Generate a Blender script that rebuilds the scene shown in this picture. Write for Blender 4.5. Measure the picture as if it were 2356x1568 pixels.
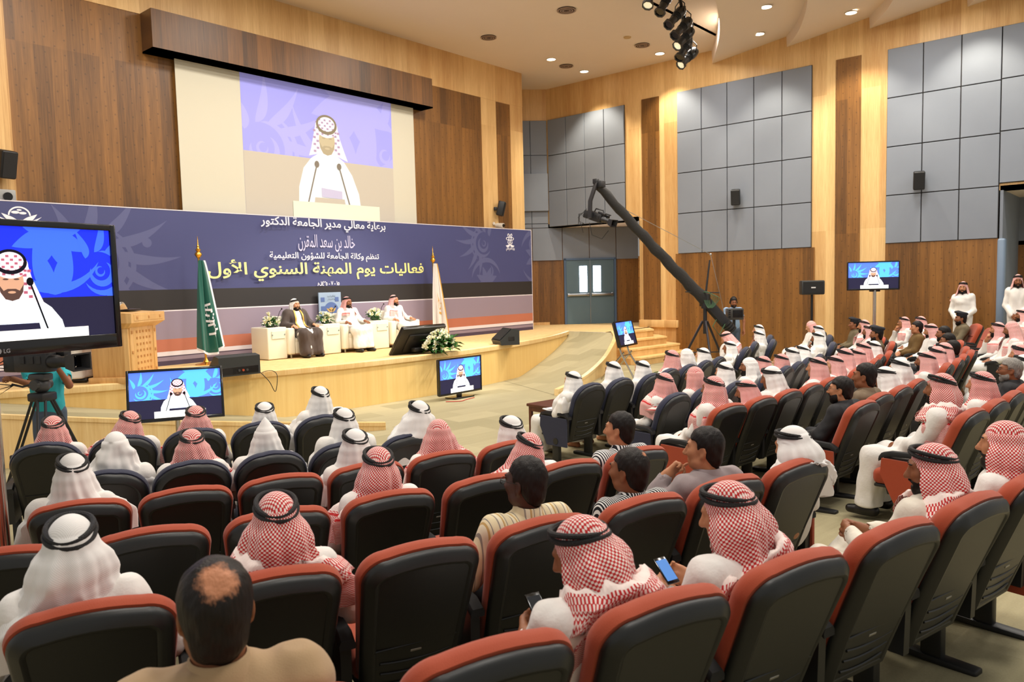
import bpy, bmesh, math, random
import numpy as np
from mathutils import Vector, Matrix

# ------------------------------------------------------------------ camera
for o in list(bpy.data.objects):
    bpy.data.objects.remove(o)
SC = bpy.context.scene
COL = SC.collection
PW, PH, FPX = 2356, 1568, 1750.0
CAM_Z = 2.279
PITCH, ROLL, AZ = math.radians(4.37), math.radians(1.41), math.radians(40.97)


def cam_basis():
    fl = Vector((math.cos(AZ), math.sin(AZ), 0))
    rl = Vector((math.sin(AZ), -math.cos(AZ), 0))
    up = Vector((0, 0, 1))
    f = math.cos(PITCH) * fl - math.sin(PITCH) * up
    d = -(math.sin(PITCH) * fl + math.cos(PITCH) * up)
    cr, sr = math.cos(ROLL), math.sin(ROLL)
    return cr * rl + sr * d, -sr * rl + cr * d, f


EX, EY, EF = cam_basis()
CAM_P = Vector((0, 0, CAM_Z))
cam_d = bpy.data.cameras.new('camera')
cam = bpy.data.objects.new('camera', cam_d)
COL.objects.link(cam)
cam_d.sensor_width = 36
cam_d.lens = 36 * FPX / PW
cam_d.clip_start = 0.05
cam_d.clip_end = 200
cam_d.dof.use_dof = True
cam_d.dof.focus_distance = 7.0
cam_d.dof.aperture_fstop = 4.0
mw = Matrix.Identity(4)
for i in range(3):
    mw[i][0], mw[i][1], mw[i][2], mw[i][3] = EX[i], -EY[i], -EF[i], CAM_P[i]
cam.matrix_world = mw
SC.camera = cam

# ------------------------------------------------------------------ view, world
SC.view_settings.view_transform = 'Standard'
SC.view_settings.look = 'None'
SC.view_settings.exposure = 0.0
SC.view_settings.gamma = 1.0
SC.view_settings.use_curve_mapping = False
SC.cycles.use_denoising = True
SC.cycles.max_bounces = 6
SC.cycles.diffuse_bounces = 4
SC.cycles.caustics_reflective = False
SC.cycles.caustics_refractive = False
W = bpy.data.worlds.new('world')
SC.world = W
W.use_nodes = True
W.node_tree.nodes['Background'].inputs[0].default_value = (1.0, 0.97, 0.92, 1)
W.node_tree.nodes['Background'].inputs[1].default_value = 0.48
CEIL = 8.55


def area_lamp(name, loc, size, power, col=(1, 0.95, 0.88), rot=(0, 0, 0), spread=180, shape='DISK'):
    l = bpy.data.lights.new(name, 'AREA')
    l.shape = shape
    l.size = size
    l.energy = power
    l.color = col
    l.spread = math.radians(spread)
    o = bpy.data.objects.new(name, l)
    o.location = loc
    o.rotation_euler = rot
    COL.objects.link(o)
    return o


# unseen fixtureless area lamps, standing in for overhead lights above seats and stage
for x in (3.0, 8.0, 13.0, 17.5):
    for y in (0.0, 4.5, 9.0):
        area_lamp('unseen_ceiling_light', (x, y, 8.12 if y < 9 else CEIL - 0.05), 1.2, 158)
for x in (5.0, 9.0, 13.0):
    area_lamp('unseen_stage_light', (x, 11.6, CEIL - 0.06), 1.0, 170, (1, 0.95, 0.87), (math.radians(14), 0, 0), 150)
# ------------------------------------------------------------------ helpers
def ray(px, py):
    return ((px - PW / 2) * EX + (py - PH / 2) * EY) / FPX + EF


def at_z(px, py, z):          # where the sight line of a photo point meets the level z
    r = ray(px, py)
    return CAM_P + r * ((z - CAM_Z) / r.z)


def at_y(px, py, y):
    r = ray(px, py)
    return CAM_P + r * (y / r.y)


def at_x(px, py, x):
    r = ray(px, py)
    return CAM_P + r * (x / r.x)


def at_d(px, py, d):
    return CAM_P + ray(px, py) * d


def lin(c):
    return tuple((v / 255 / 12.92) if v / 255 <= 0.04045 else ((v / 255 + 0.055) / 1.055) ** 2.4 for v in c)


MATS = {}


def mat(name, rgb=(128, 128, 128), rough=0.5, metal=0.0, emit=0.0, spec=0.5, bump=0.0, bscale=40.0, var=0.0, vscale=8.0, sheen=0.0, coat=0.0, alpha=1.0):
    if name in MATS:
        return MATS[name]
    m = bpy.data.materials.new(name)
    m.use_nodes = True
    nt = m.node_tree
    b = nt.nodes['Principled BSDF']
    c = lin(rgb) + (1,)
    b.inputs['Base Color'].default_value = c
    b.inputs['Roughness'].default_value = rough
    b.inputs['Metallic'].default_value = metal
    b.inputs['Specular IOR Level'].default_value = spec
    b.inputs['Coat Weight'].default_value = coat
    b.inputs['Sheen Weight'].default_value = sheen
    if alpha < 1:
        b.inputs['Alpha'].default_value = alpha
    if emit:
        b.inputs['Emission Color'].default_value = c
        b.inputs['Emission Strength'].default_value = emit
    if bump or var:
        tc = nt.nodes.new('ShaderNodeTexCoord')
    if bump:
        n = nt.nodes.new('ShaderNodeTexNoise')
        n.inputs['Scale'].default_value = bscale
        n.inputs['Detail'].default_value = 3
        nt.links.new(tc.outputs['Object'], n.inputs['Vector'])
        bp = nt.nodes.new('ShaderNodeBump')
        bp.inputs['Strength'].default_value = bump
        bp.inputs['Distance'].default_value = 0.02
        nt.links.new(n.outputs['Fac'], bp.inputs['Height'])
        nt.links.new(bp.outputs['Normal'], b.inputs['Normal'])
    if var:
        n = nt.nodes.new('ShaderNodeTexNoise')
        n.inputs['Scale'].default_value = vscale
        n.inputs['Detail'].default_value = 4
        nt.links.new(tc.outputs['Object'], n.inputs['Vector'])
        mx = nt.nodes.new('ShaderNodeMix')
        mx.data_type = 'RGBA'
        mx.inputs[6].default_value = tuple(v * (1 - var) for v in c[:3]) + (1,)
        mx.inputs[7].default_value = tuple(min(1, v * (1 + var)) for v in c[:3]) + (1,)
        nt.links.new(n.outputs['Fac'], mx.inputs[0])
        nt.links.new(mx.outputs[2], b.inputs['Base Color'])
    MATS[name] = m
    return m


class NT:                      # small node-tree writer
    def __init__(s, name, rough=0.5, spec=0.5):
        s.m = bpy.data.materials.new(name)
        s.m.use_nodes = True
        s.t = s.m.node_tree
        s.b = s.t.nodes['Principled BSDF']
        s.b.inputs['Roughness'].default_value = rough
        s.b.inputs['Specular IOR Level'].default_value = spec
        MATS[name] = s.m

    def n(s, kind, **kw):
        nd = s.t.nodes.new('ShaderNode' + kind)
        for k, v in kw.items():
            setattr(nd, k, v)
        return nd

    def l(s, a, b):
        s.t.links.new(a, b)

    def put(s, v, sock):
        if isinstance(v, (int, float)):
            sock.default_value = v
        elif isinstance(v, (tuple, list)):
            sock.default_value = v
        else:
            s.l(v, sock)

    def math(s, op, a, b=0.0, c=None):
        nd = s.n('Math', operation=op)
        s.put(a, nd.inputs[0])
        s.put(b, nd.inputs[1])
        if c is not None:
            s.put(c, nd.inputs[2])
        return nd.outputs[0]

    def mix(s, f, a, b):
        nd = s.n('Mix', data_type='RGBA')
        s.put(f, nd.inputs[0])
        s.put(a if not isinstance(a, tuple) else a + (1,), nd.inputs[6])
        s.put(b if not isinstance(b, tuple) else b + (1,), nd.inputs[7])
        return nd.outputs[2]

    def noise(s, vec, scale, detail=3.0, rough=0.5):
        nd = s.n('TexNoise')
        nd.inputs['Scale'].default_value = scale
        nd.inputs['Detail'].default_value = detail
        nd.inputs['Roughness'].default_value = rough
        s.l(vec, nd.inputs['Vector'])
        return nd.outputs['Fac']

    def color(s, v):
        s.put(v if not isinstance(v, tuple) else v + (1,), s.b.inputs['Base Color'])

    def bump(s, h, st=0.3, dist=0.01):
        bp = s.n('Bump')
        bp.inputs['Strength'].default_value = st
        bp.inputs['Distance'].default_value = dist
        s.l(h, bp.inputs['Height'])
        s.l(bp.outputs['Normal'], s.b.inputs['Normal'])


def wood(name, c1, c2, along, plank=0.15, dots=0.0, rough=0.42, grain=1.0, rows=2.4):
    """upright veneer: planks across direction `along`, fine grain up the wall"""
    k = NT(name, rough)
    pos = k.n('NewGeometry').outputs['Position']
    dot = k.n('VectorMath', operation='DOT_PRODUCT')
    k.l(pos, dot.inputs[0])
    dot.inputs[1].default_value = along
    u = dot.outputs['Value']
    sep = k.n('SeparateXYZ')
    k.l(pos, sep.inputs[0])
    z = sep.outputs['Z']
    comb = k.n('CombineXYZ')
    k.l(k.math('MULTIPLY', u, 1.0), comb.inputs[0])
    k.l(k.math('MULTIPLY', z, 0.035), comb.inputs[1])
    g1 = k.noise(comb.outputs[0], 38 * grain, 5, 0.65)
    g2 = k.noise(comb.outputs[0], 6, 2)
    idx = k.math('FLOOR', k.math('DIVIDE', u, plank))
    idz = k.math('FLOOR', k.math('DIVIDE', z, rows))
    wn = k.n('TexWhiteNoise', noise_dimensions='2D')
    cb = k.n('CombineXYZ')
    k.l(idx, cb.inputs[0])
    k.l(idz, cb.inputs[1])
    k.l(cb.outputs[0], wn.inputs['Vector'])
    f = k.math('ADD', k.math('MULTIPLY', g1, 0.75), k.math('MULTIPLY', k.math('SUBTRACT', wn.outputs['Value'], 0.5), 0.32))
    f = k.math('ADD', f, k.math('MULTIPLY', k.math('SUBTRACT', g2, 0.5), 0.5))
    mr = k.n('MapRange')
    mr.inputs['From Min'].default_value = 0.15
    mr.inputs['From Max'].default_value = 0.65
    k.l(f, mr.inputs['Value'])
    colr = k.mix(mr.outputs[0], lin(c1), lin(c2))
    if dots:
        a = k.math('FRACT', k.math('DIVIDE', u, 0.16))
        row = k.math('FLOOR', k.math('DIVIDE', u, 0.16))
        b = k.math('FRACT', k.math('ADD', k.math('DIVIDE', z, 0.26), k.math('MULTIPLY', row, 0.5)))
        da = k.math('MULTIPLY', k.math('ABSOLUTE', k.math('SUBTRACT', a, 0.5)), 0.16)
        db = k.math('MULTIPLY', k.math('ABSOLUTE', k.math('SUBTRACT', b, 0.5)), 0.26)
        r = k.math('SQRT', k.math('ADD', k.math('MULTIPLY', da, da), k.math('MULTIPLY', db, db)))
        hole = k.math('LESS_THAN', r, 0.016)
        colr = k.mix(k.math('MULTIPLY', hole, dots), colr, lin(tuple(int(v * 0.55) for v in c1)))
    k.color(colr)
    k.bump(g1, 0.08, 0.004)
    return k.m


class B:
    """collects shapes into ONE mesh"""

    def __init__(s):
        s.bm = bmesh.new()
        s.uv = None

    def _fin(s, geom, mi, M=None):
        vs = [g for g in geom if isinstance(g, bmesh.types.BMVert)]
        if M is not None:
            bmesh.ops.transform(s.bm, matrix=M, verts=vs)
        fs = set()
        for v in vs:
            for f in v.link_faces:
                fs.add(f)
        for f in fs:
            f.material_index = mi
        return vs

    def box(s, c, d, mi=0, rot=None, bev=0.0, seg=2):
        g = bmesh.ops.create_cube(s.bm, size=1.0)['verts']
        bmesh.ops.transform(s.bm, matrix=Matrix.Diagonal((d[0], d[1], d[2], 1)), verts=g)
        if bev:
            es = list({e for v in g for e in v.link_edges})
            r = bmesh.ops.bevel(s.bm, geom=es, offset=bev, segments=seg, profile=0.5, affect='EDGES', clamp_overlap=True)
            g = list({v for f in r['faces'] for v in f.verts} | {v for v in g if v.is_valid})
            fs = {f for v in g for f in v.link_faces}
            g = list({v for f in fs for v in f.verts})
        M = Matrix.Translation(c)
        if rot is not None:
            M = M @ rot.to_4x4()
        return s._fin(g, mi, M)

    def cyl(s, p0, p1, r0, r1=None, n=14, mi=0, cap=True):
        p0, p1 = Vector(p0), Vector(p1)
        r1 = r0 if r1 is None else r1
        d = p1 - p0
        q = d.to_track_quat('Z', 'Y').to_matrix()
        a, b = [], []
        for i in range(n):
            t = 2 * math.pi * i / n
            v = Vector((math.cos(t), math.sin(t), 0))
            a.append(s.bm.verts.new(p0 + q @ (v * r0)))
            b.append(s.bm.verts.new(p1 + q @ (v * r1)))
        for i in range(n):
            j = (i + 1) % n
            s.bm.faces.new((a[i], a[j], b[j], b[i])).material_index = mi
        if cap:
            s.bm.faces.new(a[::-1]).material_index = mi
            s.bm.faces.new(b).material_index = mi

    def tube(s, pts, r, n=8, mi=0, closed=False):
        pts = [Vector(p) for p in pts]
        rings = []
        prev = None
        m = len(pts)
        for i, p in enumerate(pts):
            if closed:
                d = (pts[(i + 1) % m] - pts[i - 1])
            else:
                d = pts[min(i + 1, m - 1)] - pts[max(i - 1, 0)]
            d.normalize()
            if prev is None:
                u = d.orthogonal().normalized()
            else:
                u = (prev - d * prev.dot(d))
                u = u.normalized() if u.length > 1e-6 else d.orthogonal().normalized()
            prev = u
            w = d.cross(u)
            rr = r[i] if isinstance(r, (list, tuple)) else r
            rings.append([s.bm.verts.new(p + (u * math.cos(2 * math.pi * k / n) + w * math.sin(2 * math.pi * k / n)) * rr) for k in range(n)])
        for i in range(m if closed else m - 1):
            A, Bq = rings[i], rings[(i + 1) % m]
            for k in range(n):
                s.bm.faces.new((A[k], A[(k + 1) % n], Bq[(k + 1) % n], Bq[k])).material_index = mi
        if not closed:
            s.bm.faces.new(rings[0][::-1]).material_index = mi
            s.bm.faces.new(rings[-1]).material_index = mi

    def lathe(s, prof, c=(0, 0, 0), n=20, mi=0, axis=None, sx=1.0, sy=1.0, cap=True):
        c = Vector(c)
        Q = Matrix.Identity(3) if axis is None else Vector(axis).to_track_quat('Z', 'Y').to_matrix()
        rings = []
        for r, z in prof:
            if r < 1e-5:
                rings.append([s.bm.verts.new(c + Q @ Vector((0, 0, z)))] * n)
                continue
            rings.append([s.bm.verts.new(c + Q @ Vector((r * sx * math.cos(2 * math.pi * k / n), r * sy * math.sin(2 * math.pi * k / n), z))) for k in range(n)])
        for A, Bq in zip(rings, rings[1:]):
            for k in range(n):
                vs = []
                for v in (A[k], A[(k + 1) % n], Bq[(k + 1) % n], Bq[k]):
                    if v not in vs:
                        vs.append(v)
                s.bm.faces.new(vs).material_index = mi
        if not cap:
            return
        if prof[0][0] > 1e-4:
            s.bm.faces.new(rings[0][::-1]).material_index = mi
        if prof[-1][0] > 1e-4 and not (len(prof) == 2 and prof[0][0] < 1e-5):
            s.bm.faces.new(rings[-1]).material_index = mi

    def sph(s, c, r, mi=0, n=12, rot=None):
        g = bmesh.ops.create_uvsphere(s.bm, u_segments=n, v_segments=max(6, n * 2 // 3), radius=1.0)['verts']
        r = (r, r, r) if isinstance(r, (int, float)) else r
        M = Matrix.Translation(c)
        if rot is not None:
            M = M @ rot.to_4x4()
        return s._fin(g, mi, M @ Matrix.Diagonal((r[0], r[1], r[2], 1)))

    def poly(s, pts, mi=0):
        f = s.bm.faces.new([s.bm.verts.new(p) for p in pts])
        f.material_index = mi
        return f

    def prism(s, pts, ext, mi=0):
        """polygon (3-D points) pushed along vector ext"""
        ext = Vector(ext)
        a = [s.bm.verts.new(p) for p in pts]
        b = [s.bm.verts.new(Vector(p) + ext) for p in pts]
        n = len(a)
        for i in range(n):
            s.bm.faces.new((a[i], a[(i + 1) % n], b[(i + 1) % n], b[i])).material_index = mi
        s.bm.faces.new(a[::-1]).material_index = mi
        s.bm.faces.new(b).material_index = mi

    def loft(s, loops, mi=0, cap0=True, cap1=True, closed=True):
        R = [[s.bm.verts.new(p) for p in L] for L in loops]
        n = len(R[0])
        for A, Bq in zip(R, R[1:]):
            for k in range(n if closed else n - 1):
                s.bm.faces.new((A[k], A[(k + 1) % n], Bq[(k + 1) % n], Bq[k])).material_index = mi
        if cap0:
            s.bm.faces.new(R[0][::-1]).material_index = mi
        if cap1:
            s.bm.faces.new(R[-1]).material_index = mi

    def mesh(s, name, mats, angle=35):
        bmesh.ops.recalc_face_normals(s.bm, faces=s.bm.faces)
        me = bpy.data.meshes.new(name)
        s.bm.to_mesh(me)
        s.bm.free()
        for m in (mats if isinstance(mats, (list, tuple)) else [mats]):
            me.materials.append(m)
        if angle:
            me.shade_smooth()
            me.set_sharp_from_angle(angle=math.radians(angle))
        return me

    def out(s, name, mats, parent=None, angle=35):
        return link(name, s.mesh(name, mats, angle), parent)


def link(name, me, parent=None):
    o = bpy.data.objects.new(name, me)
    COL.objects.link(o)
    if parent is not None:
        o.parent = parent
    return o


def tag(o, label, cat, group=None):
    o['label'] = label
    o['category'] = cat
    if group:
        o['group'] = group
    return o


def thing(name, label, cat, loc=(0, 0, 0), rz=0.0, group=None):
    o = bpy.data.objects.new(name, None)
    o.empty_display_size = 0.1
    COL.objects.link(o)
    o.location = loc
    o.rotation_euler = (0, 0, rz)
    return tag(o, label, cat, group)


def struct(o):
    o['kind'] = 'structure'
    return o


def yaw_to(dx, dy):            # rotation about Z that turns local +Y to (dx, dy)
    return math.atan2(-dx, dy)


def arc_pts(cx, cy, r, a0, a1, n):
    return [(cx + r * math.sin(a0 + (a1 - a0) * i / n), cy - r * math.cos(a0 + (a1 - a0) * i / n)) for i in range(n + 1)]
# ------------------------------------------------------------------ room materials
XA, YA, DG = (1, 0, 0), (0, 1, 0), (-0.7071, 0.7071, 0)
LW1, LW2 = (196, 150, 92), (233, 196, 136)
DW1, DW2 = (90, 58, 21), (146, 99, 44)
light_x = wood('light_maple_x', LW1, LW2, XA, 0.42, 0, 0.45, 1.4, 3.4)
light_y = wood('light_maple_y', LW1, LW2, YA, 0.42, 0, 0.45, 1.4, 3.4)
light_d = wood('light_maple_d', LW1, LW2, DG, 0.42, 0, 0.45, 1.4, 3.4)
dark_x = wood('dark_walnut_x', DW1, DW2, XA, 0.27, 0.4, 0.45, 1.0, 3.3)
dark_xp = wood('dark_walnut_plain', (66, 41, 14), (118, 77, 33), XA, 0.33, 0.0, 0.45, 1.0, 9.0)
dark_y = wood('dark_walnut_y', DW1, DW2, YA, 0.27, 0.42, 0.45, 1.0, 3.3)
dark_d = wood('dark_walnut_d', DW1, DW2, DG, 0.27, 0.42, 0.45, 1.0, 3.3)
edge_wood = wood('pale_edge_wood', (226, 184, 118), (250, 222, 164), XA, 0.9, 0, 0.35, 1.0, 9)
panel_grey = mat('grey_fabric_panel', (130, 136, 146), 0.9, bump=0.15, bscale=180, var=0.04, vscale=2.0, spec=0.2)
groove = mat('dark_groove', (48, 44, 42), 0.8)
stage_front_m = wood('stage_front_veneer', (232, 192, 118), (246, 214, 142), XA, 1.9, 0, 0.4, 0.5, 30)  # maple made paler than on the walls: front light put into its colour
white_ceiling = mat('ceiling_paint', (226, 211, 194), 0.85, var=0.02, vscale=1.5, spec=0.2)


def carpet_mat():
    k = NT('floor_carpet_tiles', 0.95, 0.15)
    pos = k.n('NewGeometry').outputs['Position']
    br = k.n('TexBrick')
    br.offset = 0.5
    br.inputs['Scale'].default_value = 1.0
    br.inputs['Mortar Size'].default_value = 0.0
    br.inputs['Brick Width'].default_value = 1.0
    br.inputs['Row Height'].default_value = 0.5
    br.inputs['Color1'].default_value = lin((150, 141, 108)) + (1,)
    br.inputs['Color2'].default_value = lin((180, 169, 134)) + (1,)
    mp = k.n('Mapping')
    mp.inputs['Rotation'].default_value = (0, 0, math.radians(8))
    k.l(pos, mp.inputs['Vector'])
    k.l(mp.outputs[0], br.inputs['Vector'])
    sx = k.n('Mapping')
    sx.inputs['Scale'].default_value = (1.2, 14, 1)
    k.l(mp.outputs[0], sx.inputs['Vector'])
    st = k.noise(sx.outputs[0], 1.6, 3, 0.6)
    fine = k.noise(pos, 90, 2)
    c = k.mix(k.math('MULTIPLY', st, 0.55), br.outputs['Color'], lin((124, 117, 90)))
    c = k.mix(k.math('MULTIPLY', fine, 0.18), c, lin((220, 210, 176)))
    k.color(c)
    k.bump(fine, 0.35, 0.004)
    return k.m


def stage_carpet():
    k = NT('stage_carpet', 0.95, 0.15)
    pos = k.n('NewGeometry').outputs['Position']
    a = k.noise(pos, 9, 5, 0.7)
    b = k.noise(pos, 70, 2)
    c = k.mix(a, lin((206, 164, 104)), lin((246, 222, 166)))
    c = k.mix(k.math('MULTIPLY', b, 0.35), c, lin((176, 128, 76)))
    k.color(c)
    k.bump(b, 0.4, 0.006)
    return k.m


floor_m, stage_m = carpet_mat(), stage_carpet()
YS, YB, XW, HS = 15.02, 14.65, 20.06, 0.848
RCX, RCY = 9.328, 21.2          # centre of the seat rows


def floor_z(x, y):
    r = math.hypot(x - RCX, y - RCY)
    return max(0.0, 0.066 * (r - 17.35))


# ------------------------------------------------------------------ floor
b = B()
xs = [-6 + 0.5 * i for i in range(59)]
ys = [-6 + 0.5 * i for i in range(46)]
vv = [[b.bm.verts.new((x, y, floor_z(x, y))) for x in xs] for y in ys]
for j in range(len(ys) - 1):
    for i in range(len(xs) - 1):
        b.bm.faces.new((vv[j][i], vv[j][i + 1], vv[j + 1][i + 1], vv[j + 1][i]))
struct(b.out('floor', floor_m, None, 60))

# ------------------------------------------------------------------ stage platform
SCX, SCY, SR = 10.49, 27.72, 16.22


def stage_y(x, off=0.0):
    return SCY - math.sqrt((SR + off) ** 2 - (x - SCX) ** 2)


b = B()
n = 60
X0, X1 = -1.0, 17.62
fr = [(X0 + (X1 - X0) * i / n) for i in range(n + 1)]
top = [(x, stage_y(x), HS) for x in fr]
low = [(x, stage_y(x), 0.0) for x in fr]
poly_top = top + [(17.62, 11.62, HS), (18.4, 11.75, HS), (XW + 0.0, 11.75, HS), (22.6, 12.2, HS), (22.6, 17.5, HS), (X0, 17.5, HS)]
f = b.poly(poly_top, 0)
b.loft([low, [(x, y, HS - 0.09) for x, y, _ in top]], 1, False, False, False)
# pale wooden lip along the front edge
lip = [[(x, stage_y(x, o), z) for x in fr] for o, z in ((0.0, HS - 0.09), (0.035, HS - 0.09), (0.04, HS - 0.06), (0.04, HS + 0.0), (0.02, HS + 0.014), (-0.11, HS + 0.014), (-0.11, HS))]
b.loft(lip, 2, False, False, False)
struct(b.out('stage_platform', [stage_m, stage_front_m, edge_wood], None, 40))

# ramps on both sides of the stage with wooden curbs
RCURB = [(12.0, 9.27, 0.13), (13.6, 9.75, 0.2), (15.2, 10.33, 0.39), (16.4, 10.85, 0.62), (17.1, 11.2, 0.8), (17.45, 11.5, 0.9)]
LCURB = [(7.7, 9.4, 0.12), (6.4, 10.2, 0.24), (5.0, 10.8, 0.42), (4.1, 11.15, 0.56), (3.2, 11.55, 0.7), (2.0, 11.95, 0.9)]


def smooth_path(P, m=8):
    out = []
    for i in range(len(P) - 1):
        p0, p1, p2, p3 = [Vector(P[max(0, min(len(P) - 1, j))]) for j in (i - 1, i, i + 1, i + 2)]
        for k in range(m):
            t = k / m
            out.append(0.5 * ((2 * p1) + (p2 - p0) * t + (2 * p0 - 5 * p1 + 4 * p2 - p3) * t * t + (3 * p1 - p0 - 3 * p2 + p3) * t ** 3))
    out.append(Vector(P[-1]))
    return out


def ramp(side):
    P = smooth_path(RCURB if side == 'right' else LCURB)
    b = B()
    Lr, Ir = [], []
    sgn = 1 if side == 'right' else -1
    for i, p in enumerate(P):
        t = i / (len(P) - 1)
        z = max(0.004, (p.z - 0.035) * min(1, t * 5) ** .7)
        # partner on the stage arc
        xs_ = (13.2 + (17.62 - 13.2) * t) if side == 'right' else (7.9 + (1.2 - 7.9) * t)
        Lr.append((p.x, p.y, z))
        zi = min(HS - .002, max(0.004, (xs_ - 13.9) * .19 if side == 'right' else (7.45 - xs_) * .172))
        Ir.append((xs_, stage_y(xs_) + 0.01, zi))
    Lr[-1] = (Lr[-1][0], Lr[-1][1], HS - 0.002)
    Ir[-1] = (Ir[-1][0], Ir[-1][1], HS - 0.002)
    b.loft([Lr, Ir], 0, False, False, False)
    struct(b.out('floor_ramp_' + side, floor_m, None, 60))
    b = B()
    loops = []
    for i, p in enumerate(P):
        d = (P[min(i + 1, len(P) - 1)] - P[max(i - 1, 0)])
        d.z = 0
        d.normalize()
        nrm = Vector((d.y, -d.x, 0)) * sgn
        w = 0.05
        loops.append([(p - nrm * w) * 1, (p + nrm * w), Vector((p.x + nrm.x * w, p.y + nrm.y * w, p.z - 0.055)),
                      Vector((p.x + nrm.x * (w - .015), p.y + nrm.y * (w - .015), p.z - 0.055)),
                      Vector((p.x + nrm.x * (w - .015), p.y + nrm.y * (w - .015), 0.0)),
                      Vector((p.x - nrm.x * w, p.y - nrm.y * w, 0.0))])
    b.loft(loops, 0)
    for f in b.bm.faces:
        f.material_index = 1 if f.calc_center_median().z < 0 else 0
    struct(b.out('trim_ramp_' + side, [edge_wood, stage_front_m], None, 40))


ramp('right')
ramp('left')

# steps up to the stage beside the right wall, and their twins at the left
def steps(side):
    b = B()
    for k, z in enumerate((0.848, 0.636, 0.424, 0.212)):
        o = 0.30 * k
        if side == 'right':
            P = [(17.52 - 0.05 * k, 11.55 - o - .02 * k), (19.25 + 0.22 * k, 11.3 - o), (19.75 + 0.1 * k, 11.75 - o), (XW, 11.9 - o), (XW, 11.9), (17.52, 11.9)]
        else:
            P = [(1.9 + .05 * k, 11.6 - o), (0.3 - .2 * k, 11.4 - o), (-1.0, 11.6 - o), (-1.0, 12.2), (1.9, 12.2)]
        P = [(x, y, 0) for x, y in P]
        b.prism([(x, y, z - 0.21) for x, y, _ in P], (0, 0, 0.165), 1)
        cx = sum(p[0] for p in P) / len(P)
        b.prism([(x + 0.0, y - (0.025 if j < 3 else 0), z - 0.045) for j, (x, y, _) in enumerate(P)], (0, 0, 0.045), 0)
    struct(b.out('stage_steps_' + side, [edge_wood, light_y], None, 30))


steps('right')
steps('left')

# ------------------------------------------------------------------ stage wall (facing the seats)
def slab(name, x0, x1, z0, z1, y, th, m):
    b = B()
    b.box(((x0 + x1) / 2, y + th / 2, (z0 + z1) / 2), (x1 - x0, th, z1 - z0))
    return struct(b.out(name, m, None, 0))


slab('wall_stage', 4.42, 16.19, HS, 7.55, YS, 0.2, dark_x)
slab('wall_stage_band', 1.0, 18.02, 7.55, CEIL, YS - 0.012, 0.22, light_x)
slab('wall_stage_light_panel', 16.19, 18.02, HS, 7.55, YS - 0.006, 0.2, light_x)
slab('wall_stage_dark_strip', 16.83, 17.43, HS, 7.53, YS - 0.02, 0.05, dark_x)
slab('wall_stage_left_pilaster', 1.0, 4.44, HS, 7.55, YS - 0.03, 0.22, wood('ribbed_maple', (186, 138, 78), (232, 190, 126), XA, 0.045, 0, 0.45, 1.0, 30))
b = B()
b.box((17.92, YS + 1.4, (HS + CEIL) / 2), (0.2, 2.4, CEIL - HS))
struct(b.out('wall_stage_return', light_y, None, 0))
# dark wooden box over the projection screen
b = B()
b.box((10.31, YS - 0.22, 7.19), (7.16, 0.46, 0.74), 0)
b.box((10.31, YS - 0.22, 6.835), (7.16, 0.46, 0.03), 0)
struct(b.out('wall_screen_soffit', dark_xp, None, 0))

# ------------------------------------------------------------------ right wall with its grey panels
b = B()
ZN = 4.06                       # underside over the door niches
for y0, y1, z0 in ((12.22, 15.73, ZN), (-3.0, 2.95, ZN), (2.95, 12.22, 0.0)):
    b.box((XW + 0.15, (y0 + y1) / 2, (z0 + CEIL) / 2), (0.3, y1 - y0, CEIL - z0))
struct(b.out('wall_right', light_y, None, 0))


def grey_panels(name, y0, y1, nc, z0, z1, nr, x=XW):
    """acoustic panels standing proud of the wall with dark joints"""
    b = B()
    b.box((x - 0.012, (y0 + y1) / 2, (z0 + z1) / 2), (0.024, y1 - y0, z1 - z0), 1)
    for i in range(nc):
        for j in range(nr):
            a0, a1 = y0 + (y1 - y0) * i / nc, y0 + (y1 - y0) * (i + 1) / nc
            c0, c1 = z0 + (z1 - z0) * j / nr, z0 + (z1 - z0) * (j + 1) / nr
            b.box((x - 0.035, (a0 + a1) / 2, (c0 + c1) / 2), (0.05, a1 - a0 - 0.022, c1 - c0 - 0.022), 0, bev=0.006, seg=1)
    return struct(b.out(name, [panel_grey, groove], None, 0))


Z0P, Z1P = 3.0, 7.6
grey_panels('wall_right_panel_far', 12.68, 15.62, 4, ZN + .02, 7.55, 3)
grey_panels('wall_right_panel_middle', 7.08, 10.9, 5, Z0P, Z1P, 4)
grey_panels('wall_right_panel_near', 2.97, 5.3, 3, Z0P, Z1P, 4)
grey_panels('wall_right_panel_above_entrance', -1.0, 2.97, 4, ZN + .15, Z1P, 3)
b = B()
b.box((XW - 0.02, 6.99 + 2, 1.5), (0.04, 3.98, 3.0))
struct(b.out('wall_right_wainscot_middle', dark_y, None, 0))
b = B()
b.box((XW - 0.02, 4.125, 1.5), (0.04, 2.35, 3.0))
struct(b.out('wall_right_wainscot_near', dark_y, None, 0))
for nm, y0, y1, z0 in (('far', 11.5, 12.08, 0.95), ('near', 5.9, 6.49, 0.0)):
    b = B()
    b.box((XW - 0.015, (y0 + y1) / 2, (z0 + 7.6) / 2), (0.03, y1 - y0, 7.6 - z0))
    struct(b.out('wall_right_dark_strip_' + nm, dark_y, None, 0))
b = B()
b.box((XW - 0.06, 11.55, HS + 0.11), (0.12, 1.3, 0.22), bev=.02)
struct(b.out('baseboard_right', light_y, None, 30))

# diagonal corner wall behind the stage with the double door
def dgp(t, off=0.0, z=0.0):     # point t metres along the diagonal, starting at the corner, heading right
    p0 = Vector((XW - 1.9, 15.70 + 1.9, 0))
    d = Vector((0.7071, -0.7071, 0))
    nn = Vector((-0.7071, -0.7071, 0))
    q = p0 + d * t + nn * off
    return Vector((q.x, q.y, z))


TC = 1.9 * 1.4142               # where the diagonal passes under the right wall's plane


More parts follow.
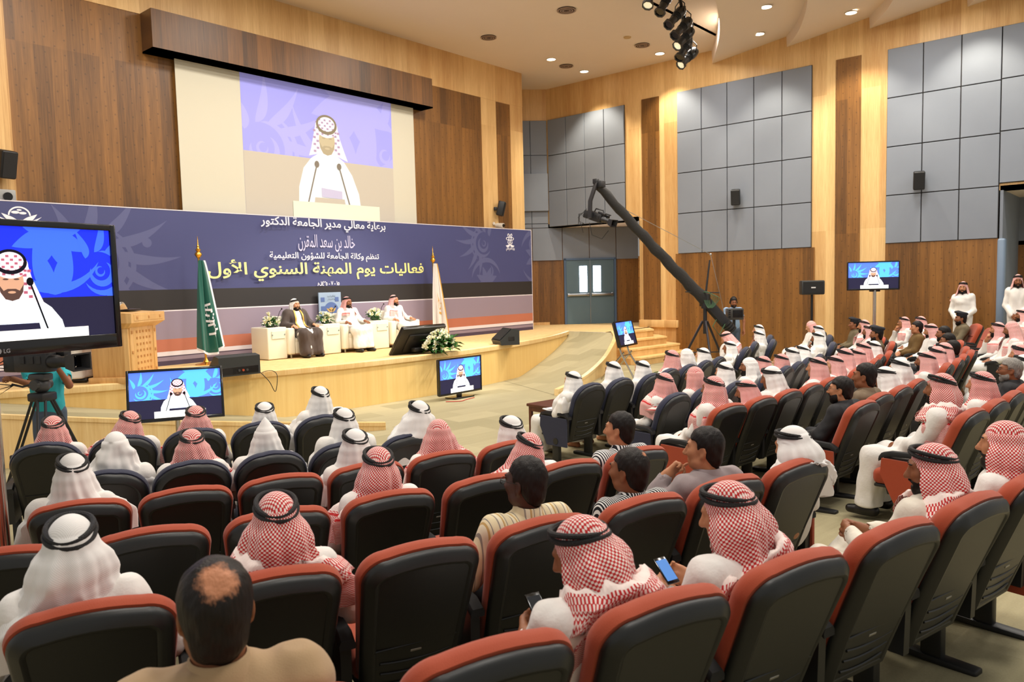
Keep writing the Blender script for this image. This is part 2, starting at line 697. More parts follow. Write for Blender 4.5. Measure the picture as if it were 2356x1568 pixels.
def dbox(name, t0, t1, z0, z1, th, m, off=0.0, bev=0.0):
    b = B()
    c = dgp((t0 + t1) / 2, off + th / 2, (z0 + z1) / 2)
    b.box(c, (t1 - t0, th, z1 - z0), 0, Matrix.Rotation(-math.pi / 4, 3, 'Z'), bev)
    return struct(b.out(name, m, None, 30 if bev else 0))


dbox('wall_corner', -0.6, TC + 5.0, HS, ZN, 0.1, dark_d, -0.1)
dbox('wall_corner_upper', -0.6, TC, ZN, 7.55, 0.1, panel_grey, -0.1)
dbox('wall_corner_band', -0.6, TC, 7.55, CEIL, 0.12, light_d, -0.1)
b = B()
q = Matrix.Rotation(-math.pi / 4, 3, 'Z')
edges = [TC - 0.78 - .55, TC - 0.55, TC]
zr = [ZN, 4.2, 5.32, 6.43, 7.55]
for i in range(2):
    for j in range(4):
        b.box(dgp((edges[i] + edges[i + 1]) / 2, 0.025, (zr[j] + zr[j + 1]) / 2), (edges[i + 1] - edges[i] - 0.024, 0.05, zr[j + 1] - zr[j] - 0.022), 0, q)
ed2 = [TC - 1.33, TC - 0.55, TC + 0.45, TC + 1.35, TC + 2.25, TC + 3.2, TC + 4.2]
for i in range(6):
    b.box(dgp((ed2[i] + ed2[i + 1]) / 2, 0.025, (2.98 + ZN) / 2), (ed2[i + 1] - ed2[i] - 0.024, 0.05, ZN - 2.98 - 0.02), 0, q)
b.box(dgp(TC - 0.5, 0.09, 5.35), (1.0, 0.12, 0.95), 0, q, 0.01)
b.box(dgp(TC - 0.5, 0.09, 4.75), (1.0, 0.12, 0.28), 0, q, 0.01)
struct(b.out('wall_corner_panel', panel_grey, None, 0))
dbox('baseboard_corner', -0.4, TC - 0.02, HS, HS + 0.09, 0.03, light_d, 0.0)
# niche: underside and side wall
b = B()
b.prism([(XW, 15.70, ZN), (XW + 2.1, 13.6, ZN), (XW + 2.1, 12.22, ZN), (XW, 12.22, ZN)], (0, 0, 0.12))
struct(b.out('ceiling_niche', white_ceiling, None, 0))
b = B()
b.box((XW + 1.05, 12.22 - 0.05, (HS + ZN) / 2), (2.1, 0.1, ZN - HS), 1)
b.box((XW + 1.05, 12.235, 3.52), (2.1, 0.07, 1.06), 0)
b.box((XW + 0.42, 12.25, 1.95), (0.8, 0.06, 2.2), 1)
struct(b.out('wall_niche', [panel_grey, dark_x], None, 0))

# the double door
door_m = mat('door_blue_grey', (86, 108, 118), 0.45, var=0.04, vscale=3)
steel = mat('brushed_steel', (176, 178, 180), 0.3, 1.0)
frame_m = mat('door_frame', (74, 96, 124), 0.5)
pane_m = mat('door_pane_daylight', (236, 242, 255), 0.4, emit=12.0)
black_m = mat('black_plastic', (22, 22, 23), 0.42)
rubber = mat('black_rubber', (14, 14, 14), 0.75)
D0, D1 = None, None
pa, pb = at_z(1301, 745, HS), at_z(1413, 742, HS)
# parameters along the diagonal from the sight lines of both door edges
def diag_t(px, py):
    p0, d = dgp(0), Vector((0.7071, -0.7071, 0))
    nn = Vector((0.7071, 0.7071, 0))
    r = ray(px, py)
    k = ((p0 - CAM_P).dot(nn)) / r.dot(nn)
    return ((CAM_P + r * k) - p0).dot(d)


D0, D1 = diag_t(1303, 670), diag_t(1412, 670)
DH = 2.13
for i, (t0, t1) in enumerate(((D0, (D0 + D1) / 2 - 0.008), ((D0 + D1) / 2 + 0.008, D1))):
    b = B()
    b.box(dgp((t0 + t1) / 2, 0.03, HS + DH / 2), (t1 - t0, 0.05, DH), 0, q, 0.004, 1)
    dr = b.out('door_%d' % (i + 1), door_m, None, 30)
    struct(dr)
    tw = (t1 - t0)
    c = t0 + tw * (0.72 if i == 0 else 0.28)
    b = B()
    b.box(dgp(c, 0.06, HS + 1.5), (0.25, 0.012, 0.86), 0, q, 0.05, 4)
    b.out('pane', pane_m, dr, 0)
    b = B()
    b.box(dgp((t0 + t1) / 2, 0.115, HS + 0.98), (tw * 0.93, 0.05, 0.075), 0, q, 0.01)
    for e in (-0.42, 0.42):
        b.box(dgp((t0 + t1) / 2 + e * tw, 0.08, HS + 0.98), (0.07, 0.06, 0.1), 0, q, 0.008)
    b.out('push_bar', steel, dr, 30)
b = B()
b.box(dgp(D0 - 0.04, 0.04, HS + DH / 2 + .03), (0.07, 0.1, DH + 0.06), 0, q)
b.box(dgp(D1 + 0.04, 0.04, HS + DH / 2 + .03), (0.07, 0.1, DH + 0.06), 0, q)
b.box(dgp((D0 + D1) / 2, 0.04, HS + DH + 0.03), (D1 - D0 + 0.15, 0.1, 0.06), 0, q)
b.box(dgp((D0 + D1) / 2, 0.06, HS + DH / 2), (0.014, 0.02, DH), 1, q)
struct(b.out('door_frame_trim', [frame_m, steel], None, 0))

# entrance at the right edge
b = B()
b.box((XW + 1.2, 2.95, ZN / 2), (2.4, 0.12, ZN), 0)
b.box((XW + 0.05, 2.9, 1.5), (0.24, 0.16, 3.0), 1, None, 0.05, 3)
struct(b.out('wall_entrance', [panel_grey, mat('blue_grey_paint', (120, 138, 160), 0.4)], None, 30))
b = B()
b.box((XW + 2.4, 0.5, 1.5), (0.1, 5.0, 3.0), 1)
b.box((XW + 2.4, 0.5, 3.6), (0.1, 5.0, 1.4), 0)
b.prism([(XW, -2.0, ZN), (XW + 2.4, -2.0, ZN), (XW + 2.4, 2.95, ZN), (XW, 2.95, ZN)], (0, 0, 0.1), 2)
struct(b.out('wall_entrance_back', [panel_grey, dark_y, white_ceiling], None, 0))
b = B()
b.box((XW + 2.3, 1.75, 1.65), (0.1, 0.16, 3.3), 0)
b.box((XW + 2.3, 0.35, 1.65), (0.1, 0.16, 3.3), 0)
b.box((XW + 2.3, 1.05, 3.25), (0.1, 1.4, 0.14), 0)
b.box((XW + 2.31, 1.05, 1.6), (0.04, 1.3, 3.2), 1)
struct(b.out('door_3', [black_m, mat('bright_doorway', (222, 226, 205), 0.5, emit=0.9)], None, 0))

# ------------------------------------------------------------------ ceiling
b = B()
b.box((10.0, 14.1, CEIL + 0.1), (24.0, 10.0, 0.2))
b.box((10.0, 5.0, CEIL + 0.1), (24.0, 8.4, 0.2))
struct(b.out('ceiling', white_ceiling, None, 0))


def cloud(i, pts, nxt):
    """a drop-ceiling sail with a curved front lip, rising towards the back"""
    b = B()
    P = smooth_path([(x, y, 0) for x, y in pts], 10)
    Q = smooth_path([(x, y, 0) for x, y in nxt], 10)
    zl = 8.19
    A = [(p.x, p.y, zl) for p in P]
    A2 = [(p.x, p.y + 0.02, CEIL) for p in P]
    Bq = [(p.x, p.y + 0.0, 8.46) for p in Q]
    b.loft([A2, A, Bq], 0, False, False, False)
    struct(b.out('ceiling_sail_%d' % i, white_ceiling, None, 20))


SAILS = [[(XW, 9.82), (18.48, 8.89), (17.26, 8.26), (16.4, 7.89), (15.6, 7.57), (13.5, 6.95), (10, 6.6), (3, 6.9)],
         [(XW, 7.74), (19.09, 7.1), (18.1, 6.59), (17.04, 6.13), (15.6, 5.65), (13.5, 5.2), (10, 4.9), (3, 5.2)],
         [(XW, 5.72), (19.26, 5.22), (18.68, 4.91), (17.4, 4.35), (15.6, 3.75), (13.5, 3.35), (10, 3.1), (3, 3.4)],
         [(XW, 3.66), (19.2, 3.2), (18.6, 2.9), (17.2, 2.3), (15.6, 1.8), (13.5, 1.45), (10, 1.2), (3, 1.5)],
         [(XW, 1.6), (19.2, 1.2), (18.6, 0.9), (17.2, .3), (15.6, -.2), (13.5, -.55), (10, -.8), (3, -.5)]]
for i in range(4):
    cloud(i + 1, SAILS[i], SAILS[i + 1])

# downlights -----------------------------------------------------------
lamp_glow = mat('downlight_glow', (255, 240, 214), 0.5, emit=14.0)
trim_white = mat('downlight_trim', (225, 215, 200), 0.4)
grille_m = mat('vent_grille', (150, 126, 108), 0.6)


def downlight(p, label, power=160, r=0.13, tilt=None):
    t = thing('downlight', label, 'ceiling light', p, 0, 'round recessed downlights')
    b = B()
    b.lathe([(r * 0.92, 0.02), (r * 1.12, 0.0), (r * 1.16, -0.012), (r * 0.94, -0.016)], n=24, cap=False)
    b.out('trim_ring', trim_white, t)
    b = B()
    b.lathe([(0.0, -0.012), (r * 0.92, -0.010)], n=24)
    b.out('lamp_lens', lamp_glow, t)
    l = bpy.data.lights.new('downlight_lamp', 'SPOT')
    l.energy = power
    l.color = (1.0, 0.9, 0.72)
    l.spot_size = math.radians(96)
    l.spot_blend = 0.55
    l.shadow_soft_size = 0.08
    o = bpy.data.objects.new('downlight_lamp', l)
    o.location = (0, 0, -0.06)
    COL.objects.link(o)
    o.parent = t


DL = 'lit round downlight in the flat white ceiling, '
downlight((17.5, 13.47, CEIL), DL + 'above the stage wall corner', 120)
downlight((19.2, 13.54, CEIL), DL + 'close to the wall over the double door', 520)
downlight((19.25, 11.0, CEIL), DL + 'beside the hanging spotlights', 520)
downlight((17.2, 7.11, 8.335), 'lit round downlight in the first ceiling sail, farther from the wall', 120)
downlight((18.94, 8.01, 8.335), 'lit round downlight in the first ceiling sail, nearer the wall', 380)
downlight((19.0, 5.83, 8.335), 'lit round downlight in the second ceiling sail', 460)
downlight((19.1, 3.4, 8.335), 'lit round downlight in the third ceiling sail, just above the picture', 460)


def vent(p, label, r=0.2):
    t = thing('ceiling_vent', label, 'air vent', p, 0, 'round ceiling vents')
    b = B()
    for a, c in ((r, r * 0.84), (r * 0.7, r * 0.58), (r * 0.44, r * 0.32)):
        b.lathe([(c, 0.0), (a, -0.02), (a * 1.02, -0.03), (c, -0.03), (c, 0.0)], n=24, cap=False)
    b.out('rings', grille_m, t)
    b = B()
    b.lathe([(0, -0.004), (r * 0.98, -0.004)], n=24)
    b.out('throat', mat('vent_dark', (86, 66, 54), 0.8), t, 0)


vent((14.65, 10.8, CEIL), 'round ceiling vent in the flat ceiling, nearest the hanging spotlights left side', 0.22)
vent((14.81, 13.4, CEIL), 'round ceiling vent in the flat ceiling closest to the stage wall', 0.2)
vent((18.22, 10.94, CEIL), 'round ceiling vent between the hanging spotlights and the downlight beside them', 0.2)
vent((18.33, 13.56, CEIL), 'round ceiling vent between the two downlights near the wall corner', 0.2)
vent((18.12, 7.57, 8.4), 'round ceiling vent in the first ceiling sail between its downlights', 0.2)
b = B()
b.lathe([(0, -0.03), (0.09, -0.028), (0.1, 0)], n=20)
o = b.out('smoke_detector', mat('detector_beige', (190, 160, 110), 0.5))
o.location = (17.37, 10.87, CEIL)
tag(o, 'small beige smoke detector on the flat ceiling left of a round vent', 'smoke detector')

# ------------------------------------------------------------------ hanging theatre spotlights
spot_m = mat('spotlight_black', (34, 34, 33), 0.35)
lens_m = mat('spotlight_lens', (225, 215, 180), 0.2, emit=0.8)
BARP = [at_d(1553, -60, 15.8), at_d(1594, 130, 18.3)]
b = B()
b.tube([BARP[0], (BARP[0] + BARP[1]) / 2, BARP[1]], 0.03, 10)
for t_ in (0.12, 0.55, 0.95):
    p = BARP[0].lerp(BARP[1], t_)
    b.tube([p, (p.x, p.y, max(8.4, p.z + .1))], 0.012, 6)
o = b.out('lighting_bar', spot_m)
tag(o, 'black steel lighting bar hung under the ceiling carrying the spotlights', 'lighting bar')
cab = B()
P = [BARP[0].lerp(BARP[1], t) + Vector((0.04 * math.sin(t * 21), 0.02, 0.04 * math.sin(t * 33) - 0.07)) for t in np.linspace(0, 1, 40)]
cab.tube(P, 0.008, 6)
o = cab.out('power_cable', rubber)
tag(o, 'black cable looping along the lighting bar between the spotlights', 'cable')


AIM = (10.4, 13.0, 1.0)


def spotlight(top, tipx, label, lens=False):
    """profile spot: yoke, rear housing, lens tube, colour-frame holder; tipx = pixel its nose points at"""
    L = 0.62
    d = (tipx - top).normalized()
    t = thing('spotlight', label, 'spotlight', top, 0, 'black profile spotlights on the lighting bar')
    q_ = d.to_track_quat('Z', 'Y').to_matrix()
    f = lambda z, x=0, y=0: tuple(q_ @ Vector((x, y, z)))
    b = B()
    b.lathe([(0.03, -0.12), (0.1, -0.1), (0.115, -0.02), (0.115, 0.1), (0.1, 0.14)], axis=d, n=16)
    b.out('rear_housing', spot_m, t)
    b = B()
    b.lathe([(0.084, 0.14), (0.084, 0.46)], axis=d, n=18)
    for z in (0.17, 0.21, 0.25):
        b.lathe([(0.095, z - .008), (0.098, z), (0.095, z + .008)], axis=d, n=18)
    for s in (1, -1):
        b.cyl(f(0.2, s * 0.09), f(0.2, s * 0.15), 0.006, n=6)
    b.out('lens_tube', spot_m, t)
    b = B()
    b.lathe([(0.088, 0.46), (0.125, 0.47), (0.125, 0.53), (0.1, 0.53), (0.098, 0.49)], axis=d, n=8, cap=False)
    b.out('colour_frame', spot_m, t, 20)
    b = B()
    b.lathe([(0, 0.50), (0.095, 0.50)], axis=d, n=18)
    b.out('lens', lens_m if lens else mat('lens_dark', (20, 20, 20), 0.15), t, 0)
    b = B()
    up = Vector((0, 0, 0.26)) - d * 0.02
    for s in (1, -1):
        b.tube([f(0.04, s * 0.13), tuple(Vector(f(0.02, s * 0.13)) + up * 0.6), tuple(up)], 0.012, 6)
    b.out('yoke', spot_m, t)
    if lens:
        l = bpy.data.lights.new('spotlight_beam', 'SPOT')
        l.energy = 900
        l.color = (1.0, 0.93, 0.8)
        l.spot_size = math.radians(44)
        l.spot_blend = 0.6
        l.shadow_soft_size = 0.09
        o = bpy.data.objects.new('spotlight_beam', l)
        COL.objects.link(o)
        o.parent = t
        e = Vector(f(.56))
        o.location = e
        o.rotation_euler = (Vector(AIM) - (top + e)).to_track_quat('-Z', 'Y').to_euler()


SPL = [((1500, -28), (1488, 22)), ((1537, -8), (1512, 40)), ((1565, 28), (1532, 64)), ((1580, 53), (1545, 90)), ((1585, 76), (1550, 115)), ((1582, 98), (1556, 146)), ((1594, 122), (1558, 157))]
ORD = ['first', 'second', 'third', 'fourth', 'fifth', 'sixth', 'seventh', 'eighth', 'ninth', 'tenth', 'eleventh', 'twelfth', 'thirteenth', 'fourteenth', 'fifteenth', 'sixteenth']
for i, (a, c) in enumerate(SPL):
    dd = 16.0 + 0.33 * i
    A_, C_ = at_d(a[0], a[1], dd), at_d(c[0], c[1], dd - 0.25)
    spotlight(A_, C_, 'black profile spotlight, %s from the top in the hanging string' % ORD[i] if i < 6 else 'black profile spotlight, lowest in the hanging string', i in (0, 4, 6))

# ------------------------------------------------------------------ wall loudspeakers
def wall_speaker(p, face, label, s=1.0):
    t = thing('wall_speaker', label, 'loudspeaker', p, yaw_to(*face), 'small black loudspeakers on the walls')
    T = Matrix.Rotation(math.radians(-14), 3, 'X')
    b = B()
    b.box((0, 0.2 * s, 0), (0.24 * s, 0.2 * s, 0.42 * s), 0, T, 0.03, 3)
    b.out('cabinet', black_m, t)
    b = B()
    b.box(T @ Vector((0, 0.105 * s, 0)) + Vector((0, 0.2 * s, 0)), (0.21 * s, 0.012, 0.38 * s), 0, T, 0.004, 1)
    b.out('grille', mat('speaker_grille', (16, 16, 17), 0.7, bump=0.5, bscale=400), t)
    b = B()
    b.box((0, 0.04 * s, 0), (0.08, 0.09 * s, 0.1), 0, None, 0.01)
    b.out('bracket', black_m, t)


wall_speaker(at_x(1694, 455, XW - 0.05), (-1, -0.35), 'small black wall speaker on the middle grey panels')
wall_speaker(at_x(2113, 417, XW - 0.05), (-1, -0.3), 'small black wall speaker on the grey panels nearest the entrance')
wall_speaker(at_y(1137, 480, YS - 0.02), (0.7, -1), 'small black wall speaker above the banner on pale wood', 1.0)
wall_speaker(at_y(-6, 380, YS - 0.05), (0.3, -1), 'black wall speaker at the left edge on the ribbed pilaster', 1.1)
p = at_y(1137, 519, YS - 0.02)
t = thing('security_camera', 'small white security camera on the pale wood above the banner', 'camera', p)
b = B()
b.cyl((0, -0.1, 0), (0, -0.36, -0.02), 0.07, 0.07, 14)
b.out('housing', mat('camera_white', (205, 200, 190), 0.4), t)
b = B()
b.cyl((0, -0.36, -0.02), (0, -0.38, -0.022), 0.05, 0.05, 14)
b.out('lens', mat('lens_dark', (20, 20, 20), 0.15), t)
b = B()
b.cyl((0, 0.0, 0.05), (0, -0.14, 0.0), 0.02, 0.02, 8)
b.cyl((-0.02, 0, .06), (-0.02, -0.02, .06), 0.05, 0.05, 10)
b.out('bracket', trim_white, t)
p = at_y(4, 452, YS - 0.05)
t = thing('wall_fixture', 'small grey box fixture under the speaker at the left edge', 'wall fixture', p)
b = B()
b.box((0, -0.12, 0), (0.3, 0.22, 0.2), 0, None, 0.02)
b.out('housing', mat('fixture_grey', (150, 150, 148), 0.4), t)
b = B()
b.cyl((0.02, -0.23, -0.02), (0.02, -0.26, -0.02), 0.07, 0.07, 16)
b.out('lens', mat('lens_dark', (20, 20, 20), 0.15), t)
# ------------------------------------------------------------------ Arabic lettering
AF = {'ا': 'FE8D FE8E', 'أ': 'FE83 FE84', 'ب': 'FE8F FE90 FE91 FE92', 'ت': 'FE95 FE96 FE97 FE98', 'ة': 'FE93 FE94', 'ج': 'FE9D FE9E FE9F FEA0',
      'خ': 'FEA5 FEA6 FEA7 FEA8', 'د': 'FEA9 FEAA', 'ر': 'FEAD FEAE', 'ز': 'FEAF FEB0', 'س': 'FEB1 FEB2 FEB3 FEB4', 'ش': 'FEB5 FEB6 FEB7 FEB8', 'ظ': 'FEC5 FEC6 FEC7 FEC8',
      'ع': 'FEC9 FECA FECB FECC', 'ف': 'FED1 FED2 FED3 FED4', 'ق': 'FED5 FED6 FED7 FED8', 'ك': 'FED9 FEDA FEDB FEDC', 'ل': 'FEDD FEDE FEDF FEE0',
      'م': 'FEE1 FEE2 FEE3 FEE4', 'ن': 'FEE5 FEE6 FEE7 FEE8', 'ه': 'FEE9 FEEA FEEB FEEC', 'و': 'FEED FEEE', 'ؤ': 'FE85 FE86', 'ي': 'FEF1 FEF2 FEF3 FEF4',
      'Lا': 'FEFB FEFC', 'Lأ': 'FEF7 FEF8', 'ح': 'FEA1 FEA2 FEA3 FEA4', 'ص': 'FEB9 FEBA FEBB FEBC', 'ط': 'FEC1 FEC2 FEC3 FEC4'}
AF = {k: [chr(int(c, 16)) for c in v.split()] for k, v in AF.items()}


def arabic(s):
    t = []
    i = 0
    while i < len(s):
        if s[i] == 'ل' and i + 1 < len(s) and s[i + 1] in 'اأ':
            t.append('L' + s[i + 1])
            i += 2
        else:
            t.append(s[i])
            i += 1
    out = []
    for j, c in enumerate(t):
        if c not in AF:
            out.append(c)
            continue
        prev = j > 0 and t[j - 1] in AF and len(AF[t[j - 1]]) == 4
        nxt = j + 1 < len(t) and t[j + 1] in AF and len(AF[c]) == 4
        f = AF[c]
        out.append(f[3] if prev and nxt else f[1] if prev else f[2] if nxt else f[0])
    return ''.join(out[::-1])


def text_mesh(s, bold=0.0, shear=0.0, res=3):
    c = bpy.data.curves.new('lettering', 'FONT')
    c.body = s
    c.offset = bold
    c.shear = shear
    c.resolution_u = res
    o = bpy.data.objects.new('lettering', c)
    COL.objects.link(o)
    dg = bpy.context.evaluated_depsgraph_get()
    me = bpy.data.meshes.new_from_object(o.evaluated_get(dg))
    bpy.data.objects.remove(o)
    bpy.data.curves.remove(c)
    return me


def lettering(name, s, m, parent, x0, x1, z0, z1, y, bold=0.0, shear=0.0, rot=None):
    """lettering in the plane y, fitted to the box x0..x1, z0..z1 of its parent's own frame"""
    me = text_mesh(s, bold, shear)
    co = np.empty(len(me.vertices) * 3)
    me.vertices.foreach_get('co', co)
    co = co.reshape(-1, 3)
    lo, hi = co.min(0), co.max(0)
    q_ = np.zeros_like(co)
    q_[:, 0] = x0 + (co[:, 0] - lo[0]) / (hi[0] - lo[0]) * (x1 - x0)
    q_[:, 2] = z0 + (co[:, 1] - lo[1]) / (hi[1] - lo[1]) * (z1 - z0)
    q_[:, 1] = y
    # overlapping strokes lie on slightly different levels
    par = list(range(len(co)))

    def root(a):
        while par[a] != a:
            par[a] = par[par[a]]
            a = par[a]
        return a
    for e in me.edges:
        a, c_ = root(e.vertices[0]), root(e.vertices[1])
        par[a] = c_
    ids = {}
    for i in range(len(co)):
        q_[i, 1] -= .0005 * ids.setdefault(root(i), len(ids))
    me.vertices.foreach_set('co', q_.ravel())
    me.materials.clear()
    me.materials.append(m)
    me.update()
    return link(name, me, parent)


# ------------------------------------------------------------------ shapes of the floral pattern
def crescent(cx, cz, r0, r1, a0, a1, n=20, k=1.0):
    """a swash between two radii that thins to both ends; degrees, 0 = right, counter-clockwise"""
    o, i = [], []
    for j in range(n + 1):
        t = j / n
        a = math.radians(a0 + (a1 - a0) * t)
        w = math.sin(math.pi * min(1, t ** k)) ** 0.8
        rm = (r0 + r1) / 2
        o.append((cx + (rm + (r1 - r0) / 2 * w) * math.cos(a), cz + (rm + (r1 - r0) / 2 * w) * math.sin(a)))
        i.append((cx + (rm - (r1 - r0) / 2 * w) * math.cos(a), cz + (rm - (r1 - r0) / 2 * w) * math.sin(a)))
    return o + i[::-1][1:-1]


def petal(x, z, a, L, w, n=14, bend=0.0):
    a = math.radians(a)
    up, dn = [], []
    for j in range(n + 1):
        t = j / n
        ww = w * math.sin(math.pi * t) ** 0.75 * (0.6 + 0.8 * (1 - t))
        b_ = bend * t * t * L
        up.append((t * L, ww + b_))
        dn.append((t * L, -ww + b_))
    P = up + dn[::-1][1:-1]
    return [(x + p * math.cos(a) - q_ * math.sin(a), z + p * math.sin(a) + q_ * math.cos(a)) for p, q_ in P]


def clip_poly(P, x0, x1, z0, z1):
    def cl(P, ins, cut):
        o = []
        for a, c in zip(P, P[1:] + P[:1]):
            ia, ic = ins(a), ins(c)
            if ia:
                o.append(a)
            if ia != ic:
                o.append(cut(a, c))
        return o
    for ax, v, s in ((0, x0, 1), (0, x1, -1), (1, z0, 1), (1, z1, -1)):
        if not P:
            break
        P = cl(P, lambda p: s * (p[ax] - v) >= 0, lambda a, c: tuple(a[k] + (c[k] - a[k]) * (v - a[ax]) / (c[ax] - a[ax]) for k in (0, 1)))
    return P


def motif(kind):
    """floral swirl in unit size"""
    P = []
    if kind == 'swirl':
        P += [crescent(0, 0, .16, .28, -200, 60), crescent(0.02, 0, .33, .47, -150, 100), crescent(-.02, .02, .06, .11, -300, 20), crescent(0, -.02, .52, .6, -60, 70)]
        for a, L in ((78, .7), (52, .78), (26, .8), (0, .74), (-28, .66), (-58, .6), (108, .66), (140, .5)):
            P.append(petal(.40 * math.cos(math.radians(a)), .40 * math.sin(math.radians(a)), a - 62, L, .085, bend=.62))
    else:
        for a in range(0, 360, 45):
            P.append(petal(0, 0, a + 20, .6, .12))
        P += [crescent(0, 0, .72, .9, 20, 170), crescent(0, 0, .74, .88, 190, 330), crescent(.1, .4, .2, .3, 200, 420)]
        P += [petal(0, -.9, 60, .8, .14, bend=.2), petal(0, -.9, 120, .8, .14, bend=-.2)]
    return P


# ------------------------------------------------------------------ banner wall behind the chairs
navy = mat('banner_navy', (66, 70, 116), 0.55, var=0.05, vscale=0.7)
navy2 = mat('banner_pattern', (86, 90, 132), 0.55)
bblack = mat('banner_black', (40, 37, 38), 0.55)
bline = mat('banner_line', (226, 220, 226), 0.55)
blav = mat('banner_lavender', (146, 132, 148), 0.55)
bbrown = mat('banner_terracotta', (184, 112, 88), 0.55, var=0.06, vscale=2)
bdark = mat('banner_dark_stripe', (74, 62, 84), 0.55)
bwhite = mat('banner_white', (238, 236, 244), 0.55)
byel = mat('banner_yellow', (240, 236, 150), 0.55)
blil = mat('banner_lilac', (196, 192, 222), 0.55)
BX0, BX1 = 2.0, 17.86
BZ1 = at_y(1222, 530, YB).z
BH = BZ1 - HS
ban = thing('banner', 'long navy event banner wall with Arabic lettering behind the armchairs', 'banner', (0, 0, 0))
b = B()
fr_ = [(0, .03, 6), (.03, .055, 4), (.055, .062, 6), (.062, .09, 3), (.09, .17, 5), (.17, .35, 4), (.35, .358, 3), (.358, .49, 2), (.49, 1.0, 0)]
for f0, f1, mi in fr_:
    b.box(((BX0 + BX1) / 2, YB + .06, HS + BH * (f0 + f1) / 2), (BX1 - BX0, 0.12, BH * (f1 - f0)), mi)
b.box(((BX0 + BX1) / 2, YB + .06, BZ1 + .008), (BX1 - BX0 + .02, 0.13, 0.016), 3)
b.box((BX1 + .008, YB + .06, HS + BH / 2), (0.016, 0.13, BH), 3)
b.out('backdrop_panel', [navy, navy2, bblack, bline, blav, bbrown, bdark], ban, 0)
NZ0 = HS + BH * .49
b = B()
pk_ = 0
lp = at_y(215, 605, YB)
for P, (cx, cz, s, fl) in ([(P, (lp.x, lp.z, 1.25, 1)) for P in motif('swirl')] + [(P, (at_y(1112, 565, YB).x, at_y(1112, 565, YB).z + .05, .85, -1)) for P in motif('swirl')]
                           + [(P, (at_y(1120, 650, YB).x, NZ0 + .02, .75, 1)) for P in motif('flower')] + [(P, (at_y(1235, 590, YB).x, at_y(1235, 590, YB).z, .95, -1)) for P in motif('flower')]):
    Q = clip_poly([(cx + fl * s * x, cz + s * z) for x, z in P], BX0, BX1 - .02, NZ0 + .003, BZ1 - .003)
    if len(Q) > 2:
        pk_ += 1
        b.poly([(x, YB - .0008 - .00008 * pk_, z) for x, z in Q])
o = lp
P = [(at_y(338, 558, YB).x + .09 * math.cos(a), at_y(338, 558, YB).z + .09 * math.sin(a)) for a in np.linspace(0, 2 * math.pi, 20, False)]
b.poly([(x, YB - .0015, z) for x, z in P])
b.out('floral_pattern', navy2, ban, 0)


def ban_text(nm, s, m, pl, pr, h, bold, dz=0.0):
    a, c = at_y(*pl, YB), at_y(*pr, YB)
    z = (a.z + c.z) / 2 + dz
    lettering(nm, s, m, ban, a.x, c.x, z, z + h, YB - .004, bold)


ban_text('lettering_line', arabic('برعاية معالي مدير الجامعة الدكتور'), bwhite, (596, 527), (887, 538), 0.28, 0.016)
ban_text('lettering_line', arabic('خالد بن سعد المقرن'), blil, (685, 577), (817, 580), 0.38, 0.004)
ban_text('lettering_line', arabic('تنظم وكالة الجامعة للشؤون التعليمية'), bwhite, (616, 602), (872, 602), 0.21, 0.012)
ban_text('lettering_line', arabic('فعاليات يوم المهنة السنوي الأول'), byel, (474, 650), (975, 639), 0.45, 0.018)
ban_text('lettering_line', '\ufeeb\u0640\u0661\u0664\u0663\u0665 - \u0667 - \u0661\u0665', bwhite, (729, 657), (781, 656), 0.115, 0.02)
# crest at the right: knot of loops over two hands and a line of script
b = B()
c = at_y(1173, 549, YB)
for k in range(6):
    a = math.pi / 3 * k
    pts = [(c.x + .1 * math.cos(a) + .06 * math.cos(t) * math.cos(a) - .035 * math.sin(t) * math.sin(a), YB - .004, c.z + .1 * math.sin(a) + .06 * math.cos(t) * math.sin(a) + .035 * math.sin(t) * math.cos(a)) for t in np.linspace(0, 2 * math.pi, 14, False)]
    b.tube(pts, 0.011, 4, closed=True)
b.tube([(c.x + .05 * math.cos(t), YB - .004, c.z + .05 * math.sin(t)) for t in np.linspace(0, 2 * math.pi, 14, False)], 0.01, 4, closed=True)
for s in (1, -1):
    Q = crescent(c.x + s * .12, c.z - .08, .10, .17, 200 if s > 0 else 240, 300 if s > 0 else 340)
    b.poly([(x, YB - .003, z) for x, z in Q])
b.out('crest', bwhite, ban, 0)
lettering('crest_lettering', arabic('وزارة التعليم العالي'), bwhite, ban, c.x - .2, c.x + .2, c.z - .36, c.z - .23, YB - .003, 0.02)
# emblem at the left: globe over an open book
b = B()
c = at_y(45, 498, YB)
P = [(c.x + .17 * math.cos(t), YB - .003, c.z + .02 + .15 * math.sin(t)) for t in np.linspace(0, math.pi, 16)]
Pi = [(c.x + .145 * math.cos(t), YB - .003, c.z + .02 + .125 * math.sin(t)) for t in np.linspace(0, math.pi, 16)]
b.loft([P, Pi], 0, False, False, False)
for dx, dz, r in ((-.06, .07, .05), (.05, .06, .045), (.0, .11, .03)):
    b.poly([(c.x + dx + r * math.cos(t) * 1.3, YB - .003, c.z + dz + r * .5 * math.sin(t)) for t in np.linspace(0, 2 * math.pi, 9, False)])
for s in (1, -1):
    b.poly([(x, YB - .0035, z) for x, z in petal(c.x, c.z - .12, 90 - s * 66, .31, .045, bend=s * .15)])
    b.poly([(x, YB - .0035, z) for x, z in petal(c.x, c.z - .15, 90 - s * 76, .36, .02, bend=s * .2)])
b.out('emblem', bwhite, ban, 0)

